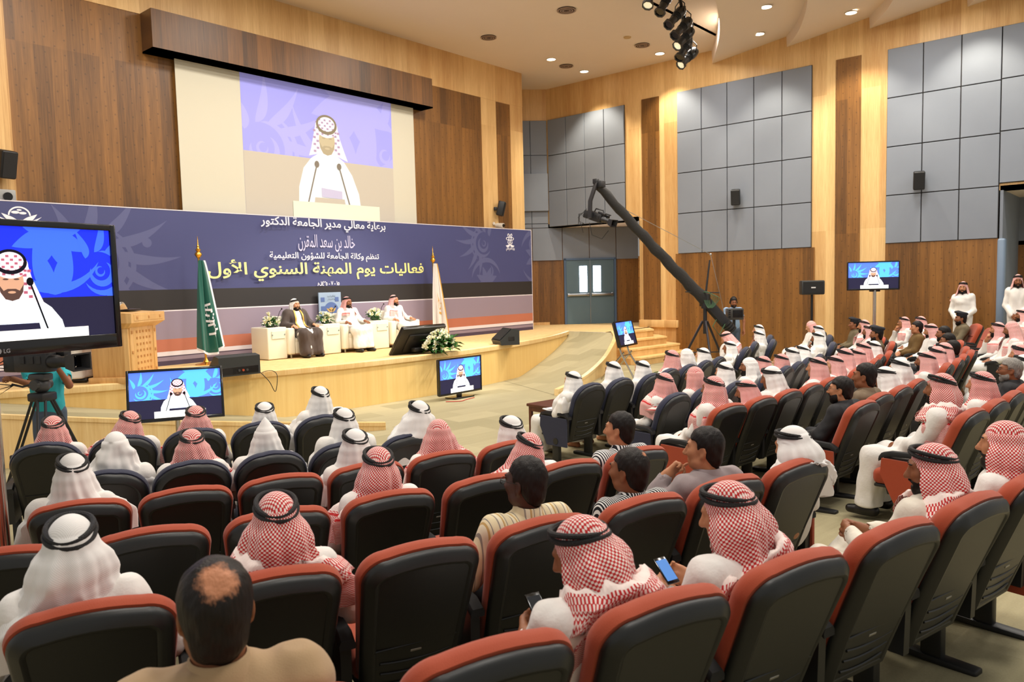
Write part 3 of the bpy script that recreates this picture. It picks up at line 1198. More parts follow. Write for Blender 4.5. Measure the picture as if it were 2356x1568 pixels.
# ------------------------------------------------------------------ projection screen
SX0, SX1 = at_y(401, 142, YS - .1).x, at_y(950, 253, YS - .1).x
canvas_m = mat('screen_canvas', (203, 197, 178), 0.8, spec=0.2)
scr = thing('projection_screen', 'large pulled-down projection screen showing the speaker at the lectern', 'projection screen', ((SX0 + SX1) / 2, YS - .1, 3.4))
b = B()
b.box((0, 0, 1.73), (SX1 - SX0, 0.012, 3.46))
b.out('canvas', canvas_m, scr, 0)
b = B()
b.cyl((-(SX1 - SX0) / 2 - .02, 0, 0), ((SX1 - SX0) / 2 + .02, 0, 0), 0.03, n=12)
b.out('bottom_bar', black_m, scr)


def pic_mats(pre, cols, strength):
    return [mat('%s_%d' % (pre, i), c, 0.5, emit=strength, spec=0.0) for i, c in enumerate(cols)]


# colours: 0 blue field, 1 light pattern, 2 dark band, 3 white robe, 4 scarf, 5 scarf check, 6 rope, 7 skin, 8 beard, 9 lectern, 10 paper, 11 mic
TVC = [(84, 118, 236), (86, 176, 246), (40, 38, 58), (236, 244, 250), (240, 226, 232), (170, 90, 110), (24, 22, 30), (196, 150, 122), (84, 62, 56), (250, 250, 240), (200, 208, 232), (18, 18, 22)]
PJC = [(172, 170, 250), (184, 182, 254), (206, 196, 178), (246, 252, 255), (250, 246, 255), (186, 160, 190), (146, 134, 112), (206, 192, 160), (186, 172, 142), (236, 240, 214), (206, 200, 226), (140, 130, 116)]
TV_M = pic_mats('tv_picture', TVC, 1.15)
LG_M = pic_mats('big_tv_picture', [(36, 52, 232), (62, 104, 246)] + TVC[2:], 1.05)
PJ_M = pic_mats('projected_picture', [tuple(int(v * .86) for v in c) for c in PJC], 0.31)


def picture(name, parent, x0, x1, z0, z1, mats, y=0.0, cx=.47, sc=1.0, split=.36, desk=.13, robe=True, tilt=0.0, deskw=None, hh=.5):
    """the live picture: speaker in a checked headscarf at the lectern before a blue floral field"""
    b = B()
    w, h = x1 - x0, z1 - z0
    lay = [0]

    def add(P, mi):
        lay[0] += 1
        Q = clip_poly([(x0 + px * w, z0 + pz * h) for px, pz in P], x0, x1, z0, z1)
        if len(Q) > 2:
            b.poly([(x, y - .0006 * lay[0], z) for x, z in Q], mi)
    A = w / h

    def ell(ex, ez, rx, rz, n=28, a0=0, a1=360):
        return [(ex + rx / A * math.cos(math.radians(t)), ez + rz * math.sin(math.radians(t))) for t in np.linspace(a0, a1, n, endpoint=(a1 - a0) != 360)]
    add([(0, 0), (1, 0), (1, 1), (0, 1)], 0)
    for cxm, czm, s, k in ((.72, .95, .62, 'flower'), (.12, .55, .42, 'swirl'), (.95, .6, .5, 'swirl')):
        for P in motif(k):
            Q = clip_poly([(cxm + s * x / A, czm + s * z) for x, z in P], 0, 1, split, 1)
            if len(Q) > 2:
                add(Q, 1)
                lay[0] -= .94
    lay[0] += 1
    add([(0, 0), (1, 0), (1, split - tilt), (0, split + tilt)], 2)
    k = sc
    hz = desk + hh * k          # head centre
    kr = k * hh / .5 * (1.1 if hh > .6 else 1)
    # shoulders and robe
    add([(cx + dx * k / A, desk - .02 + dz * kr) for dx, dz in ((-.36, 0), (-.35, .12), (-.29, .25), (-.2, .32), (-.08, .37), (.08, .37), (.2, .32), (.3, .23), (.38, .1), (.4, 0))], 3)
    # scarf falling on both shoulders
    add([(cx + dx * k / A, hz + dz * k) for dx, dz in ((-.13, .12), (-.16, .0), (-.19, -.12), (-.22, -.2), (-.1, -.17), (.1, -.17), (.25, -.22), (.2, -.1), (.16, .0), (.13, .12))], 4)
    for i in range(9):
        for j in range(8):
            if (i + j) % 2 == 0 and (abs(i - 4) > 2 or j > 5):
                a_, c_ = cx + (i - 4.5) * .036 * k / A, hz + (-.16 + j * .034) * k
                add([(a_, c_), (a_ + .03 * k / A, c_), (a_ + .03 * k / A, c_ + .022 * k), (a_, c_ + .022 * k)], 5)
                lay[0] -= .94
    lay[0] += 1
    add(ell(cx, hz - .03 * k, .095 * k, .135 * k), 7)
    add([(cx + dx * k / A, hz + dz * k) for dx, dz in ((-.092, -.05), (-.085, -.11), (-.05, -.165), (0, -.18), (.05, -.165), (.085, -.11), (.092, -.05), (.06, -.1), (.03, -.085), (-.03, -.085), (-.06, -.1))], 8)
    add(ell(cx, hz - .112 * k, .03 * k, .01 * k, 12), 7)
    for s in (-1, 1):
        add(ell(cx + s * .04 * k / A, hz - .01 * k, .022 * k, .007 * k, 10), 8)
        lay[0] -= .94
    lay[0] += 1
    add(ell(cx, hz + .10 * k, .135 * k, .105 * k), 4)
    for i in range(8):
        for j in range(6):
            if (i + j) % 2 == 0 and ((i - 3.5) / 4.2) ** 2 + ((j - 2.5) / 3.2) ** 2 < 1:
                a_, c_ = cx + (i - 4) * .032 * k / A, hz + (.02 + j * .028) * k
                add([(a_, c_), (a_ + .024 * k / A, c_), (a_ + .024 * k / A, c_ + .018 * k), (a_, c_ + .018 * k)], 5)
                lay[0] -= .94
    lay[0] += 1
    e0, e1 = ell(cx, hz + .125 * k, .125 * k, .098 * k, 30), ell(cx, hz + .13 * k, .1 * k, .072 * k, 30)
    lay[0] += 1
    for i in range(30):
        j = (i + 1) % 30
        P = [e0[i], e0[j], e1[j], e1[i]]
        add(P, 6)
        lay[0] -= .94
    lay[0] += 1
    # lectern, paper, laptop, two microphones
    dw = deskw or (.26, .30)
    add([(cx - .05, desk + .06 * k), (cx + .09, desk + .05 * k), (cx + .09, desk + .13 * k), (cx - .05, desk + .15 * k)], 10)
    add([(cx - .10, desk), (cx + .11, desk), (cx + .105, desk + .05 * k), (cx - .095, desk + .05 * k)], 2)
    for s in (-1, 1):
        add([(cx + s * .14 * k / A - .004, desk + .36 * k), (cx + s * .14 * k / A + .004, desk + .36 * k), (cx + s * .25 * k / A + .004, desk), (cx + s * .25 * k / A - .004, desk)], 11)
        add(ell(cx + s * .135 * k / A, desk + .38 * k, .028 * k, .034 * k, 14), 11)
    add([(cx - dw[0], -.02), (cx + dw[1], -.02), (cx + dw[1], desk), (cx - dw[0], desk)], 9)
    return b.out(name, mats, parent, 0)


PX0, PX1 = at_y(551, 172, YS - .11).x - scr.location.x, at_y(899, 241, YS - .11).x - scr.location.x
picture('projected_picture', scr, PX0, PX1, -.02, 3.44, PJ_M, -.008, .52, .66, .53, .245, deskw=(.24, .36), hh=.66)

# ------------------------------------------------------------------ televisions
tv_black = mat('tv_gloss_black', (12, 12, 13), 0.18, coat=0.3)
tv_back = mat('tv_back_plastic', (30, 28, 26), 0.5, bump=0.1, bscale=120)
chrome = mat('chrome_tube', (196, 190, 180), 0.18, 1.0)


def television(label, pos, yaw, w, h, tilt=0.0, bez=0.045, pic=True, brand=False, botk=1.3, pk={}):
    t = thing('television', label, 'television', pos, yaw)
    T = Matrix.Rotation(tilt, 4, 'X')
    def fin(o):
        o.matrix_local = T
        return o
    b = B()
    for x in (-1, 1):
        b.box((x * (w / 2 - bez / 2), 0, 0), (bez, 0.05, h), 0, None, .006)
    b.box((0, 0, h / 2 - bez / 2), (w - bez * 2 + .004, 0.05, bez), 0, None, .004)
    b.box((0, 0, -h / 2 + bez * botk / 2), (w - bez * 2 + .004, 0.05, bez * botk), 0, None, .004)
    fin(b.out('bezel', tv_black, t))
    b = B()
    b.box((0, 0.04, 0), (w - .01, 0.05, h - .01), 0, None, .015)
    b.box((0, 0.075, -.02), (w * .62, 0.05, h * .6), 0, None, .02)
    for i in range(9):
        b.box((0, 0.102, h * .12 + i * .014), (w * .4, 0.004, .006), 0)
    fin(b.out('back_cover', tv_back, t))
    if pic:
        fin(picture('screen_picture', t, -w / 2 + bez, w / 2 - bez, -h / 2 + bez * botk, h / 2 - bez, LG_M if brand else TV_M, -.008, **pk))
    else:
        b = B()
        b.box((0, -.008, .01), (w - 2 * bez, .004, h - 2.2 * bez))
        fin(b.out('screen', tv_black, t, 0))
    if brand:
        fin(lettering('brand_mark', 'LG', mat('logo_grey', (150, 150, 152), .4), t, -.035, .0, -h / 2 + .022, -h / 2 + .046, -.0265, 0.02))
        b = B()
        b.lathe([(0, .0), (.017, .0)], (-.062, -.0262, -h / 2 + .034), 20, axis=(0, -1, 0))
        fin(b.out('brand_roundel', mat('logo_grey', (150, 150, 152), .4), t, 0))
    return t


def pole_stand(t, x, top, foot, r=.03, base='disc', y=.1):
    b = B()
    b.cyl((x, y, foot + .02), (x, y, top), r, n=16)
    b.out('stand_pole', chrome, t)
    b = B()
    if base == 'disc':
        b.lathe([(.3, 0), (.3, .012), (.06, .035), (0.03, .05)], (x, y, foot), 28)
    else:
        for a in (30, 150, 210, 330):
            b.tube([(x, y, foot + .35), (x + .42 * math.cos(math.radians(a)), y + .42 * math.sin(math.radians(a)), foot + .02)], .016, 8)
    b.out('stand_base', chrome, t)
    b = B()
    b.box((x, y - .0, top - .1), (.22, .06, .3), 0, None, .01)
    b.out('mount_plate', black_m, t)


# the big one at the left edge, on a chrome pole
lgR, lgL = at_d(268.5, 658, 4.89), at_d(0, 671, 4.28)
dxy = (lgR - lgL)
dxy.z = 0
dxy.normalize()
LGW, LGH = 1.37, 0.775
lc = lgR - dxy * (LGW / 2)
t = television('large black television on a chrome pole at the left edge, speaker shown huge on blue', (lc.x, lc.y, lgR.z), yaw_to(-dxy.y, dxy.x), LGW, LGH, 0.0, .038, brand=True, botk=2.3,
               pk=dict(cx=.53, sc=1.12, hh=.41, split=.37, desk=.09, tilt=.0, deskw=(.5, .33)))
pole_stand(t, -.06, -.1, -lgR.z + floor_z(lc.x, lc.y), .045)
t = television('television on a slim stand before the left ramp, behind two red headscarves', (4.24, 9.11, 1.03), math.radians(-27), 1.08, .64, math.radians(-18), .03, pk=dict(cx=.52, sc=.95, split=.40, desk=.14))
pole_stand(t, .0, -.05, -1.03, .03)
t = television('television standing low on the floor against the stage front', (10.78, 10.76, .455), math.radians(-1), 1.19, .73, 0, .03, pk=dict(cx=.5, sc=.95, split=.42, desk=.13))
b = B()
b.box((0, .03, -.44), (.55, .3, .025), 0, None, .01)
b.box((0, .05, -.39), (.12, .05, .1), 0, None, .01)
b.out('foot_stand', tv_black, t)
t = television('small tilted television on folding chrome legs beside the ramp and steps', (14.85, 9.44, 1.06), math.radians(9), .98, .6, math.radians(-14), .035, pk=dict(cx=.5, sc=.95, split=.46, desk=.13))
b = B()
for x in (-.22, .22):
    b.tube([(x, .12, -.1), (x, .02, -.45), (x * 1.3, -.34, -1.04)], .022, 8)
    b.tube([(x, -.05, -.42), (x, .2, -.7), (x * 1.3, .5, -1.04)], .022, 8)
b.tube([(-.24, -.02, -.5), (.24, -.02, -.5)], .018, 8)
b.out('folding_legs', chrome, t)
t = television('wall-side television on a tall pole at the right of the seats', (17.8, 4.95, 2.24), math.radians(-60), 1.08, .63, 0, .028, pk=dict(cx=.5, sc=.95, split=.43, desk=.13))
pole_stand(t, .06, -.1, -2.24 + floor_z(17.8, 4.95), .035)
t = television('television leaning with its back to the seats at the stage edge', (10.72, 11.93, HS + .30), math.pi, 1.2, .73, math.radians(-37), .03, pic=False)
b = B()
b.box((0, .12, -.2), (.5, .12, .08), 0, None, .01)
b.out('rear_foot', black_m, t)
b = B()
b.box((.12, .067, .02), (.11, .004, .055))
o = b.out('sticker', mat('sticker_white', (225, 222, 212), .6), t, 0)
o.matrix_local = Matrix.Rotation(math.radians(-37), 4, 'X')
# ------------------------------------------------------------------ lectern
beech = wood('lectern_beech', (196, 146, 84), (232, 188, 124), XA, 0.5, 0, 0.35, 1.2, 9)
beech_d = mat('lectern_stud', (200, 146, 86), 0.4)
PO = Vector((5.20, 12.87, HS))
PYAW = yaw_to(.63, -.78)         # front face normal
t = thing('lectern', 'pale wooden lectern with square-studded front panel on the stage', 'lectern', PO, PYAW)
b = B()
b.box((0, 0, .43), (.88, .6, .86), 0, None, .008)
b.box((0, 0, .05), (.98, .7, .1), 0, None, .012)
b.out('body', beech, t)
b = B()
for j in range(7):
    for i in range(5):
        b.box((-.2 + i * .1, .318, .2 + j * .1), (.036, .02, .036), 1, None, .003, 1)
b.box((0, .306, .5), (.62, .02, .8), 0, None, .005)
for x in (-.36, .36):
    b.box((x, .309, .5), (.09, .026, .78), 0, None, .006)
    for z in (.16, .48, .8):
        b.box((x, .325, z), (.045, .02, .045), 1, None, .004, 1)
b.out('front_panel', [beech, beech_d], t)
b = B()
b.loft([[(-.44, -.3, .86), (.44, -.3, .86), (.44, .3, .86), (-.44, .3, .86)], [(-.53, -.38, .95), (.53, -.38, .95), (.53, .42, .95), (-.53, .42, .95)],
        [(-.53, -.38, 1.14), (.53, -.38, 1.14), (.53, .42, 1.1), (-.53, .42, 1.1)]])
for x in (-.36, 0, .36):
    b.box((x, .425, 1.03), (.045, .02, .045), 1, None, .004, 1)
b.box((0, .42, 1.03), (.9, .012, .1), 0, None, .003, 1)
b.out('top', [beech, beech_d], t, 25)
R_ = Matrix.Rotation(PYAW, 3, 'Z')
paper = mat('paper_white', (240, 238, 236), 0.7)
o = bpy.data.objects.new('papers', None)
b = B()
for k in range(3):
    L = []
    for i in range(7):
        u = i / 6
        L.append([Vector((-.12 + .21 * u + .01 * k, -.02 + .0 * k, .06 * math.sin(u * 2.4) + .02 * k * u)), Vector((-.12 + .21 * u, .27, .09 * math.sin(u * 2.4) + .02 * k * u + .03))])
    b.loft(L, 0, False, False, False)
o = b.out('papers', paper)
o.location = PO + R_ @ Vector((.24, -.12, 1.135))
o.rotation_euler = (0, 0, PYAW)
tag(o, 'loose white papers lying on top of the wooden lectern', 'paper')
t = thing('laptop', 'closed dark laptop lying on top of the wooden lectern', 'laptop', PO + R_ @ Vector((-.08, 0.04, 1.125)), PYAW)
b = B()
b.box((0, 0, .012), (.36, .25, .018), 0, Matrix.Rotation(-.05, 3, 'X'), .006)
b.out('base', tv_black, t)
b = B()
b.box((0, 0, .032), (.36, .25, .012), 0, Matrix.Rotation(-.05, 3, 'X'), .005)
b.out('lid', mat('laptop_lid', (58, 48, 46), .35), t)


def gooseneck(label, p, path, r=.006, head=.022):
    t = thing('microphone', label, 'microphone', p)
    b = B()
    b.tube(path, r, 8)
    b.out('gooseneck', black_m, t)
    b = B()
    e = Vector(path[-1])
    b.sph(e, (head, head, head * 1.15), 0, 12)
    b.out('foam_tip', rubber, t)
    b = B()
    b.lathe([(.045, 0), (.045, .012), (.02, .025)], n=16)
    b.out('base', black_m, t)


gooseneck('black gooseneck microphone rising from the wooden lectern', PO + R_ @ Vector((-.02, .05, 1.16)), [(0, 0, 0), (-.08, .03, .12), (-.2, .05, .24), (-.3, .05, .28), (-.37, .04, .29)])

# ------------------------------------------------------------------ flags
gold = mat('polished_brass', (212, 164, 70), 0.25, 1.0)
gold_cl = mat('gold_fringe', (206, 158, 66), 0.6)


def flag_pole(name, label, foot, top, cloth_mat, fringe_mat, seed, zt, zb, wid, emblem):
    t = thing(name, label, 'flag', foot)
    h = top.z - foot.z
    lean = Vector((top.x - foot.x, top.y - foot.y, 0)) / h
    P = lambda z: Vector((lean.x * z, lean.y * z, z))
    b = B()
    b.tube([P(.04), P(h * .5), P(h - .42)], .02, 12)
    b.out('pole', gold, t)
    b = B()
    b.lathe([(.2, 0), (.2, .015), (.13, .03), (.06, .05), (.03, .1), (.022, .14)], n=28)
    b.out('base', gold, t)
    b = B()
    q0 = P(h - .42)
    b.lathe([(.022, 0), (.03, .01), (.055, .045), (.07, .075), (.055, .105), (.03, .13), (.045, .15), (.05, .165), (.03, .185), (.018, .21), (.03, .225), (.012, .25), (.004, .42)], q0, 18)
    b.out('finial', gold, t)
    # cloth hanging in deep folds
    rnd = random.Random(seed)
    nu, nv = 44, 40
    ph = [rnd.uniform(0, 6.28) for _ in range(4)]

    def cloth(u, v):
        z = zt + (zb - zt) * v - .12 * math.sin(u * 3.1) * v
        spread = wid * (.22 + .78 * v ** .8)
        x = (u - .32) * spread
        a = .045 * (.35 + v)
        y = a * math.sin(u * 13 + ph[0] + v * .8) + .5 * a * math.sin(u * 23 + ph[1] - v * 2) - .05
        return P(z) + Vector((x + .012 * math.sin(u * 17 + ph[2]), y, 0))
    G = [[cloth(i / nu, j / nv) for i in range(nu + 1)] for j in range(nv + 1)]
    b = B()
    b.loft(G, 0, False, False, False)
    cl = b.out('flag_cloth', cloth_mat, t, 60)
    b = B()
    row = [G[j][nu] for j in range(nv + 1)] + G[nv][::-1]
    out = [p + (Vector((.035, 0, 0)) if i <= nv else Vector((0, 0, -.045))) for i, p in enumerate(row)]
    b.loft([row, out], 0, False, False, False)
    b.out('fringe', fringe_mat, cl, 60)
    b = B()
    off = Vector((0, -.012, 0))
    for (u0, v0, u1, v1) in emblem:
        L = []
        for i in range(7):
            s = i / 6
            u, v = u0 + (u1 - u0) * s, v0 + (v1 - v0) * s
            L.append([cloth(u, v - .012) + off, cloth(u, v + .012) + off])
        b.loft(L, 0, False, False, False)
    b.out('emblem', bwhite if 'green' in label else gold_cl, cl, 60)
    return t


green_cl = mat('flag_green_satin', (10, 88, 76), 0.4, sheen=.3)
white_cl = mat('flag_white_satin', (232, 226, 222), 0.45, sheen=.3)
em = []
rr = random.Random(4)
for k in range(11):
    u = .5 + rr.uniform(-.12, .2)
    v = .5 + .03 * k + rr.uniform(-.01, .01)
    em += [(u, v, u + rr.uniform(.12, .3), v + rr.uniform(-.03, .02)), (u + .1, v - .02, u + .12, v + .03)]
f1 = Vector((7.19, 14.1, HS))
flag_pole('flag', 'green flag with white script on a brass pole left of the armchairs', f1, at_y(453, 543, 14.1), green_cl, bwhite, 3, at_y(453, 543, 14.1).z - HS - .46, .34, .5, em)
f2 = at_y(1003, 787, 14.3)
f2.z = HS
em = [(.5, .40, .62, .52), (.62, .52, .52, .62), (.52, .62, .45, .5), (.45, .5, .5, .4), (.6, .62, .9, .56), (.7, .58, .75, .68), (.55, .66, .8, .7), (.52, .52, .6, .48)]
flag_pole('flag', 'white flag with gold emblem and fringe on a brass pole right of the armchairs', f2, at_y(995, 566, 14.3), white_cl, gold_cl, 9, at_y(995, 566, 14.3).z - HS - .44, .2, .5, em)

# ------------------------------------------------------------------ armchairs, side tables, flowers
leather = mat('cream_leather', (232, 226, 206), 0.42, bump=.08, bscale=90)
leather2 = mat('cream_leather_seat', (238, 232, 214), 0.42)
AX = [9.12, 10.47, 11.83]
TX = [8.46, 9.79, 11.14]
FY = 13.55
for i, x in enumerate(AX):
    t = thing('armchair', ['cream leather armchair holding the man in the brown cloak', 'cream leather armchair in the middle, between two flower tables', 'cream leather armchair farthest right, nearest the white flag'][i], 'armchair', (x, FY, HS), math.pi, 'cream armchairs on the stage')
    for s in (1, -1):
        b = B()
        b.box((s * .36, -.36, .35), (.17, .72, .54), 0, None, .035, 3)
        b.out('armrest', leather, t)
    b = B()
    b.box((0, -.66, .47), (.88, .18, .76), 0, Matrix.Rotation(.1, 3, 'X'), .05, 3)
    b.out('backrest', leather, t)
    b = B()
    b.box((0, -.32, .21), (.55, .62, .24), 0, None, .02, 2)
    b.box((0, -.31, .355), (.54, .6, .12), 0, None, .04, 3)
    b.out('seat', leather2, t)
    for sx in (1, -1):
        for y in (-.06, -.66):
            b = B()
            b.cyl((sx * .36, y, 0), (sx * .36, y, .09), .02, .026, 10)
            b.out('leg', steel, t)
plaque_m = mat('plaque_glass', (206, 222, 206), 0.25)
leaf_m = mat('leaf_green', (52, 106, 42), 0.5, var=.25, vscale=9)
petal_m = mat('petal_white', (246, 244, 226), 0.55)
petal_c = mat('petal_cream', (236, 230, 170), 0.55)


def rose(b, c, r, d, mi=0, rnd=random):
    c = Vector(c)
    Q = Vector(d).to_track_quat('Z', 'Y').to_matrix()
    for k, (rr_, n, op) in enumerate(((.35, 3, .15), (.7, 4, .45), (1.0, 5, .8))):
        for i in range(n):
            a = 2 * math.pi * (i + .5 * k) / n + rnd.uniform(-.2, .2)
            P = []
            for (uu, vv_) in ((-.5, 0), (-.75, .55), (-.35, 1), (.35, 1), (.75, .55), (.5, 0)):
                rad = r * rr_ * (.45 + vv_ * op * .75)
                an = a + uu * 1.9 / n * 1.6
                P.append(c + Q @ Vector((rad * math.cos(an), rad * math.sin(an), r * (.1 + vv_ * (1.0 - .35 * op)))))
            b.poly(P, mi if k else mi + 1)


def leafs(b, c, n, L, w, rnd, up=.5, mi=0):
    for _ in range(n):
        a = rnd.uniform(0, 6.283)
        e = rnd.uniform(-.3, up)
        d = Vector((math.cos(a) * math.cos(e), math.sin(a) * math.cos(e), math.sin(e)))
        s = d.cross(Vector((0, 0, 1))).normalized()
        l, ww = L * rnd.uniform(.6, 1.1), w * rnd.uniform(.7, 1.2)
        c_ = Vector(c)
        m1, m2 = c_ + d * l * .35 + Vector((0, 0, .02)), c_ + d * l * .75
        b.poly([c_, m1 + s * ww, m2 + s * ww * .8, c_ + d * l - Vector((0, 0, l * .18)), m2 - s * ww * .8, m1 - s * ww], mi)


def bouquet(label, p, rx, ry, rz, nrose, nleaf, seed, rose_r=.045, L=.2):
    rnd = random.Random(seed)
    t = thing('flower_arrangement', label, 'flowers', p)
    b = B()
    b.lathe([(.06, 0), (.085, .02), (.09, .05), (.07, .07)], n=16)
    b.out('bowl', mat('oasis_green', (46, 70, 40), .8), t)
    for i in range(nrose):
        for _ in range(30):
            u = Vector((rnd.gauss(0, 1), rnd.gauss(0, 1), abs(rnd.gauss(0, 1)) + .15)).normalized()
            if u.y < .45:
                break
        c = (u.x * rx * rnd.uniform(.8, 1), u.y * ry * rnd.uniform(.8, 1), .05 + u.z * rz * rnd.uniform(.75, 1))
        b = B()
        rose(b, c, rose_r * rnd.uniform(.8, 1.15), u, 0, rnd)
        b.sph(Vector(c) - u * rose_r * .1, rose_r * .45, 1, 8)
        b.out('rose', [petal_m, petal_c], t, 50)
    b = B()
    for k in range(nleaf):
        a = rnd.uniform(0, 6.283)
        q_ = rnd.uniform(.1, .85)
        leafs(b, (rx * q_ * math.cos(a), ry * q_ * math.sin(a), .03 + rz * .6 * rnd.random() * (1 - q_ * .5)), 3, L, L * .13, rnd, .9)
    b.out('foliage', leaf_m, t, 50)


for i, x in enumerate(TX):
    lab = ['cream leather side table farthest left, left of the man in the brown cloak', 'cream leather side table left of the middle armchair', 'cream leather side table right of the middle armchair'][i]
    t = thing('side_table', lab, 'side table', (x, FY + .05, HS), math.pi, 'cream side tables on the stage')
    b = B()
    b.box((0, -.32, .33), (.44, .62, .64), 0, None, .02, 3)
    b.out('body', leather, t)
    b = B()
    b.box((-.02, .0, .5), (.3, .012, .16), 0, None, .004, 1)
    b.out('plaque', plaque_m, t)
    b = B()
    for sx in (-.16, .12):
        b.cyl((sx, .004, .5), (sx, .014, .5), .012, n=10)
    b.out('plaque_stud', steel, t)
    bouquet(['small white rose arrangement on the farthest left side table', 'small white rose arrangement between the man in brown and the middle man', 'small white rose arrangement between the middle man and the right man'][i],
            (x - .02, FY + .28, HS + .655), .17, .13, .22, 12, 16, 20 + i, .05, .2)
    gooseneck(['thin table microphone on the farthest left side table', 'thin table microphone on the side table before the middle man', 'thin table microphone on the side table beside the right man'][i],
              (x + .13, FY + .3, HS + .655), [(0, 0, 0), (.03, -.01, .15), (.08, -.03, .3), (.12, -.05, .36)], .006, .016)
bouquet('large white rose arrangement on the stage edge before the leaning television', (11.0, 11.56, HS + .02), .42, .24, .42, 60, 46, 5, .05, .34)

# poster panel on the banner behind the middle man
a, c = at_y(732, 673, YB - .1), at_y(783, 672, YB - .1)
post_m = mat('poster_pale_blue', (152, 172, 196), 0.5)
post_d = mat('poster_blue', (86, 108, 160), 0.5)
pw, phh = c.x - a.x, a.z - HS
t = thing('display_board', 'pale blue display board with round emblem behind the middle man', 'display board', ((a.x + c.x) / 2, YB - .1, HS))
b = B()
b.box((0, 0, phh / 2), (pw, .03, phh), 0, None, .004, 1)
b.out('board', post_m, t)
b = B()
for j in range(9):
    b.box((-pw / 2 + .1, -.018, phh - .16 - j * .2), (.1, .006, .1), 0)
b.box((pw / 2 - .12, -.018, phh - .16), (.1, .006, .1), 0)
b.out('film_squares', post_d, t, 0)
b = B()
b.lathe([(0, .018), (.2, .018)], (.02, 0, phh - .42), 28, axis=(0, -1, 0))
b.out('emblem_disc', post_d, t, 0)
b = B()
for s in (1, -1):
    b.poly([(x, -.02, z) for x, z in petal(.02, phh - .45, 90 - s * 55, .16, .03)])
b.poly([(.02 + .06 * math.cos(k), -.02, phh - .38 + .04 * math.sin(k)) for k in np.linspace(0, 6.28, 12, False)])
b.out('emblem', mat('emblem_tan', (196, 160, 96), .5), t, 0)
lettering('board_lettering', arabic('المملكة العربية السعودية'), mat('ink_dark', (40, 44, 60), .5), t, -.12, .14, phh - .12, phh - .06, -.018)
lettering('board_lettering', arabic('وزارة التعليم العالي'), mat('ink_dark', (40, 44, 60), .5), t, -.11, .13, phh - .19, phh - .135, -.018)


# ------------------------------------------------------------------ stage monitor wedges
def wedge(label, p, yaw, w=.62, sc=1.0):
    t = thing('stage_monitor', label, 'loudspeaker', p, yaw)
    b = B()
    P = [(0, 0), (.42 * sc, 0), (.46 * sc, .1 * sc), (.16 * sc, .36 * sc), (.0, .33 * sc)]
    b.prism([(-w / 2, y - .2, z) for y, z in P], (w, 0, 0))
    o = b.out('cabinet', mat('wedge_black', (44, 46, 46), .5, bump=.25, bscale=260), t, 20)
    b = B()
    n = Vector((0, .655, .755))
    b.box((0, .31 * sc - .2 + .008, .235 * sc + .008), (w * .9, .36 * sc, .012), 0, Matrix.Rotation(math.atan2(-.26, .30), 3, 'X'), .004, 1)
    b.out('grille', mat('speaker_grille', (16, 16, 17), .7), t)
    b = B()
    b.box((0.0, -.2, .09 * sc), (w * .9, .012, .13 * sc), 0, None, .004, 1)
    b.out('connector_panel', tv_black, t)
    for k, (x, mm) in enumerate(((.05, 'red_jack'), (-.02, 'dark_jack'), (.12, 'dark_jack'))):
        b = B()
        b.cyl((x, -.204, .09 * sc), (x, -.222, .09 * sc), .02, n=10)
        b.out('jack', mat(mm, (170, 70, 40) if k == 0 else (60, 60, 60), .4), t)
    for s in (1, -1):
        b = B()
        b.box((s * w / 2, -.0, .14 * sc), (.012, .15, .1), 0, None, .005, 1)
        b.out('handle_recess', tv_black, t)


wedge('black floor monitor speaker at the stage edge left of the armchairs', (6.5, 11.8, HS + .015), math.radians(-3), .72, .95)
wedge('black floor monitor speaker at the right end of the stage', (13.35, 11.75, HS), math.radians(62), .6, 1.05)


def cable(name, label, pts, r, m):
    b = B()
    P = smooth_path(pts, 6)
    b.tube(P, r, 6)
    tag(b.out(name, m), label, 'cable')


cable('cable', 'black cable looping over the stage edge beside the left floor monitor', [(6.9, 11.62, HS + .02), (7.05, 11.75, HS + .02), (7.1, 11.6, HS + .025), (7.06, 11.42, HS - .05), (7.0, 11.40, HS - .3), (6.9, 11.41, HS - .12), (6.86, 11.6, HS + .025)], .006, rubber)
cable('cable', 'black cable trailing on the stage floor before the lectern', [(5.0, 12.2, HS + .01), (5.2, 12.05, HS + .01), (5.5, 12.1, HS + .01), (5.9, 12.2, HS + .01), (6.2, 12.0, HS + .01)], .006, rubber)
cable('cable', 'red cable on the floor under the low television', [(10.2, 10.6, .01), (10.4, 10.4, .01), (10.6, 10.45, .01), (10.9, 10.5, .01)], .008, mat('cable_red', (190, 50, 30), .5))
cable('cable', 'green cables bunched on the floor before the steps', [(15.9, 9.3, .012), (16.2, 9.1, .012), (16.5, 9.3, .012), (16.3, 9.5, .012), (16.0, 9.35, .015), (16.4, 9.05, .014), (16.9, 9.2, .012)], .01, mat('cable_green', (52, 92, 44), .5))

# ------------------------------------------------------------------ low table in front of the front row
tw_m = wood('table_mahogany', (62, 26, 14), (104, 50, 28), XA, .6, 0, .35, 1, 9)
TP = at_z(1270, 925, .5)
t = thing('coffee_table', 'low dark brown wooden table before the front row', 'table', (TP.x + .15, TP.y - .1, 0), math.radians(-8))
b = B()
b.box((0, 0, .485), (1.0, .55, .04), 0, None, .006, 1)
b.box((0, 0, .43), (.94, .49, .07), 0)
b.out('tabletop', tw_m, t)
for sx in (1, -1):
    for sy in (1, -1):
        b = B()
        b.box((sx * .45, sy * .23, .235), (.05, .05, .47), 0, None, .004, 1)
        b.out('leg', tw_m, t)
o = thing('radio', 'small black walkie-talkie with red display on the brown table', 'radio', (TP.x + .22, TP.y - .02, .507), .4)
b = B()
b.box((0, 0, .03), (.2, .1, .06), 0, None, .01)
b.out('case', black_m, o)
b = B()
b.box((-.03, -.052, .032), (.09, .004, .035), 0)
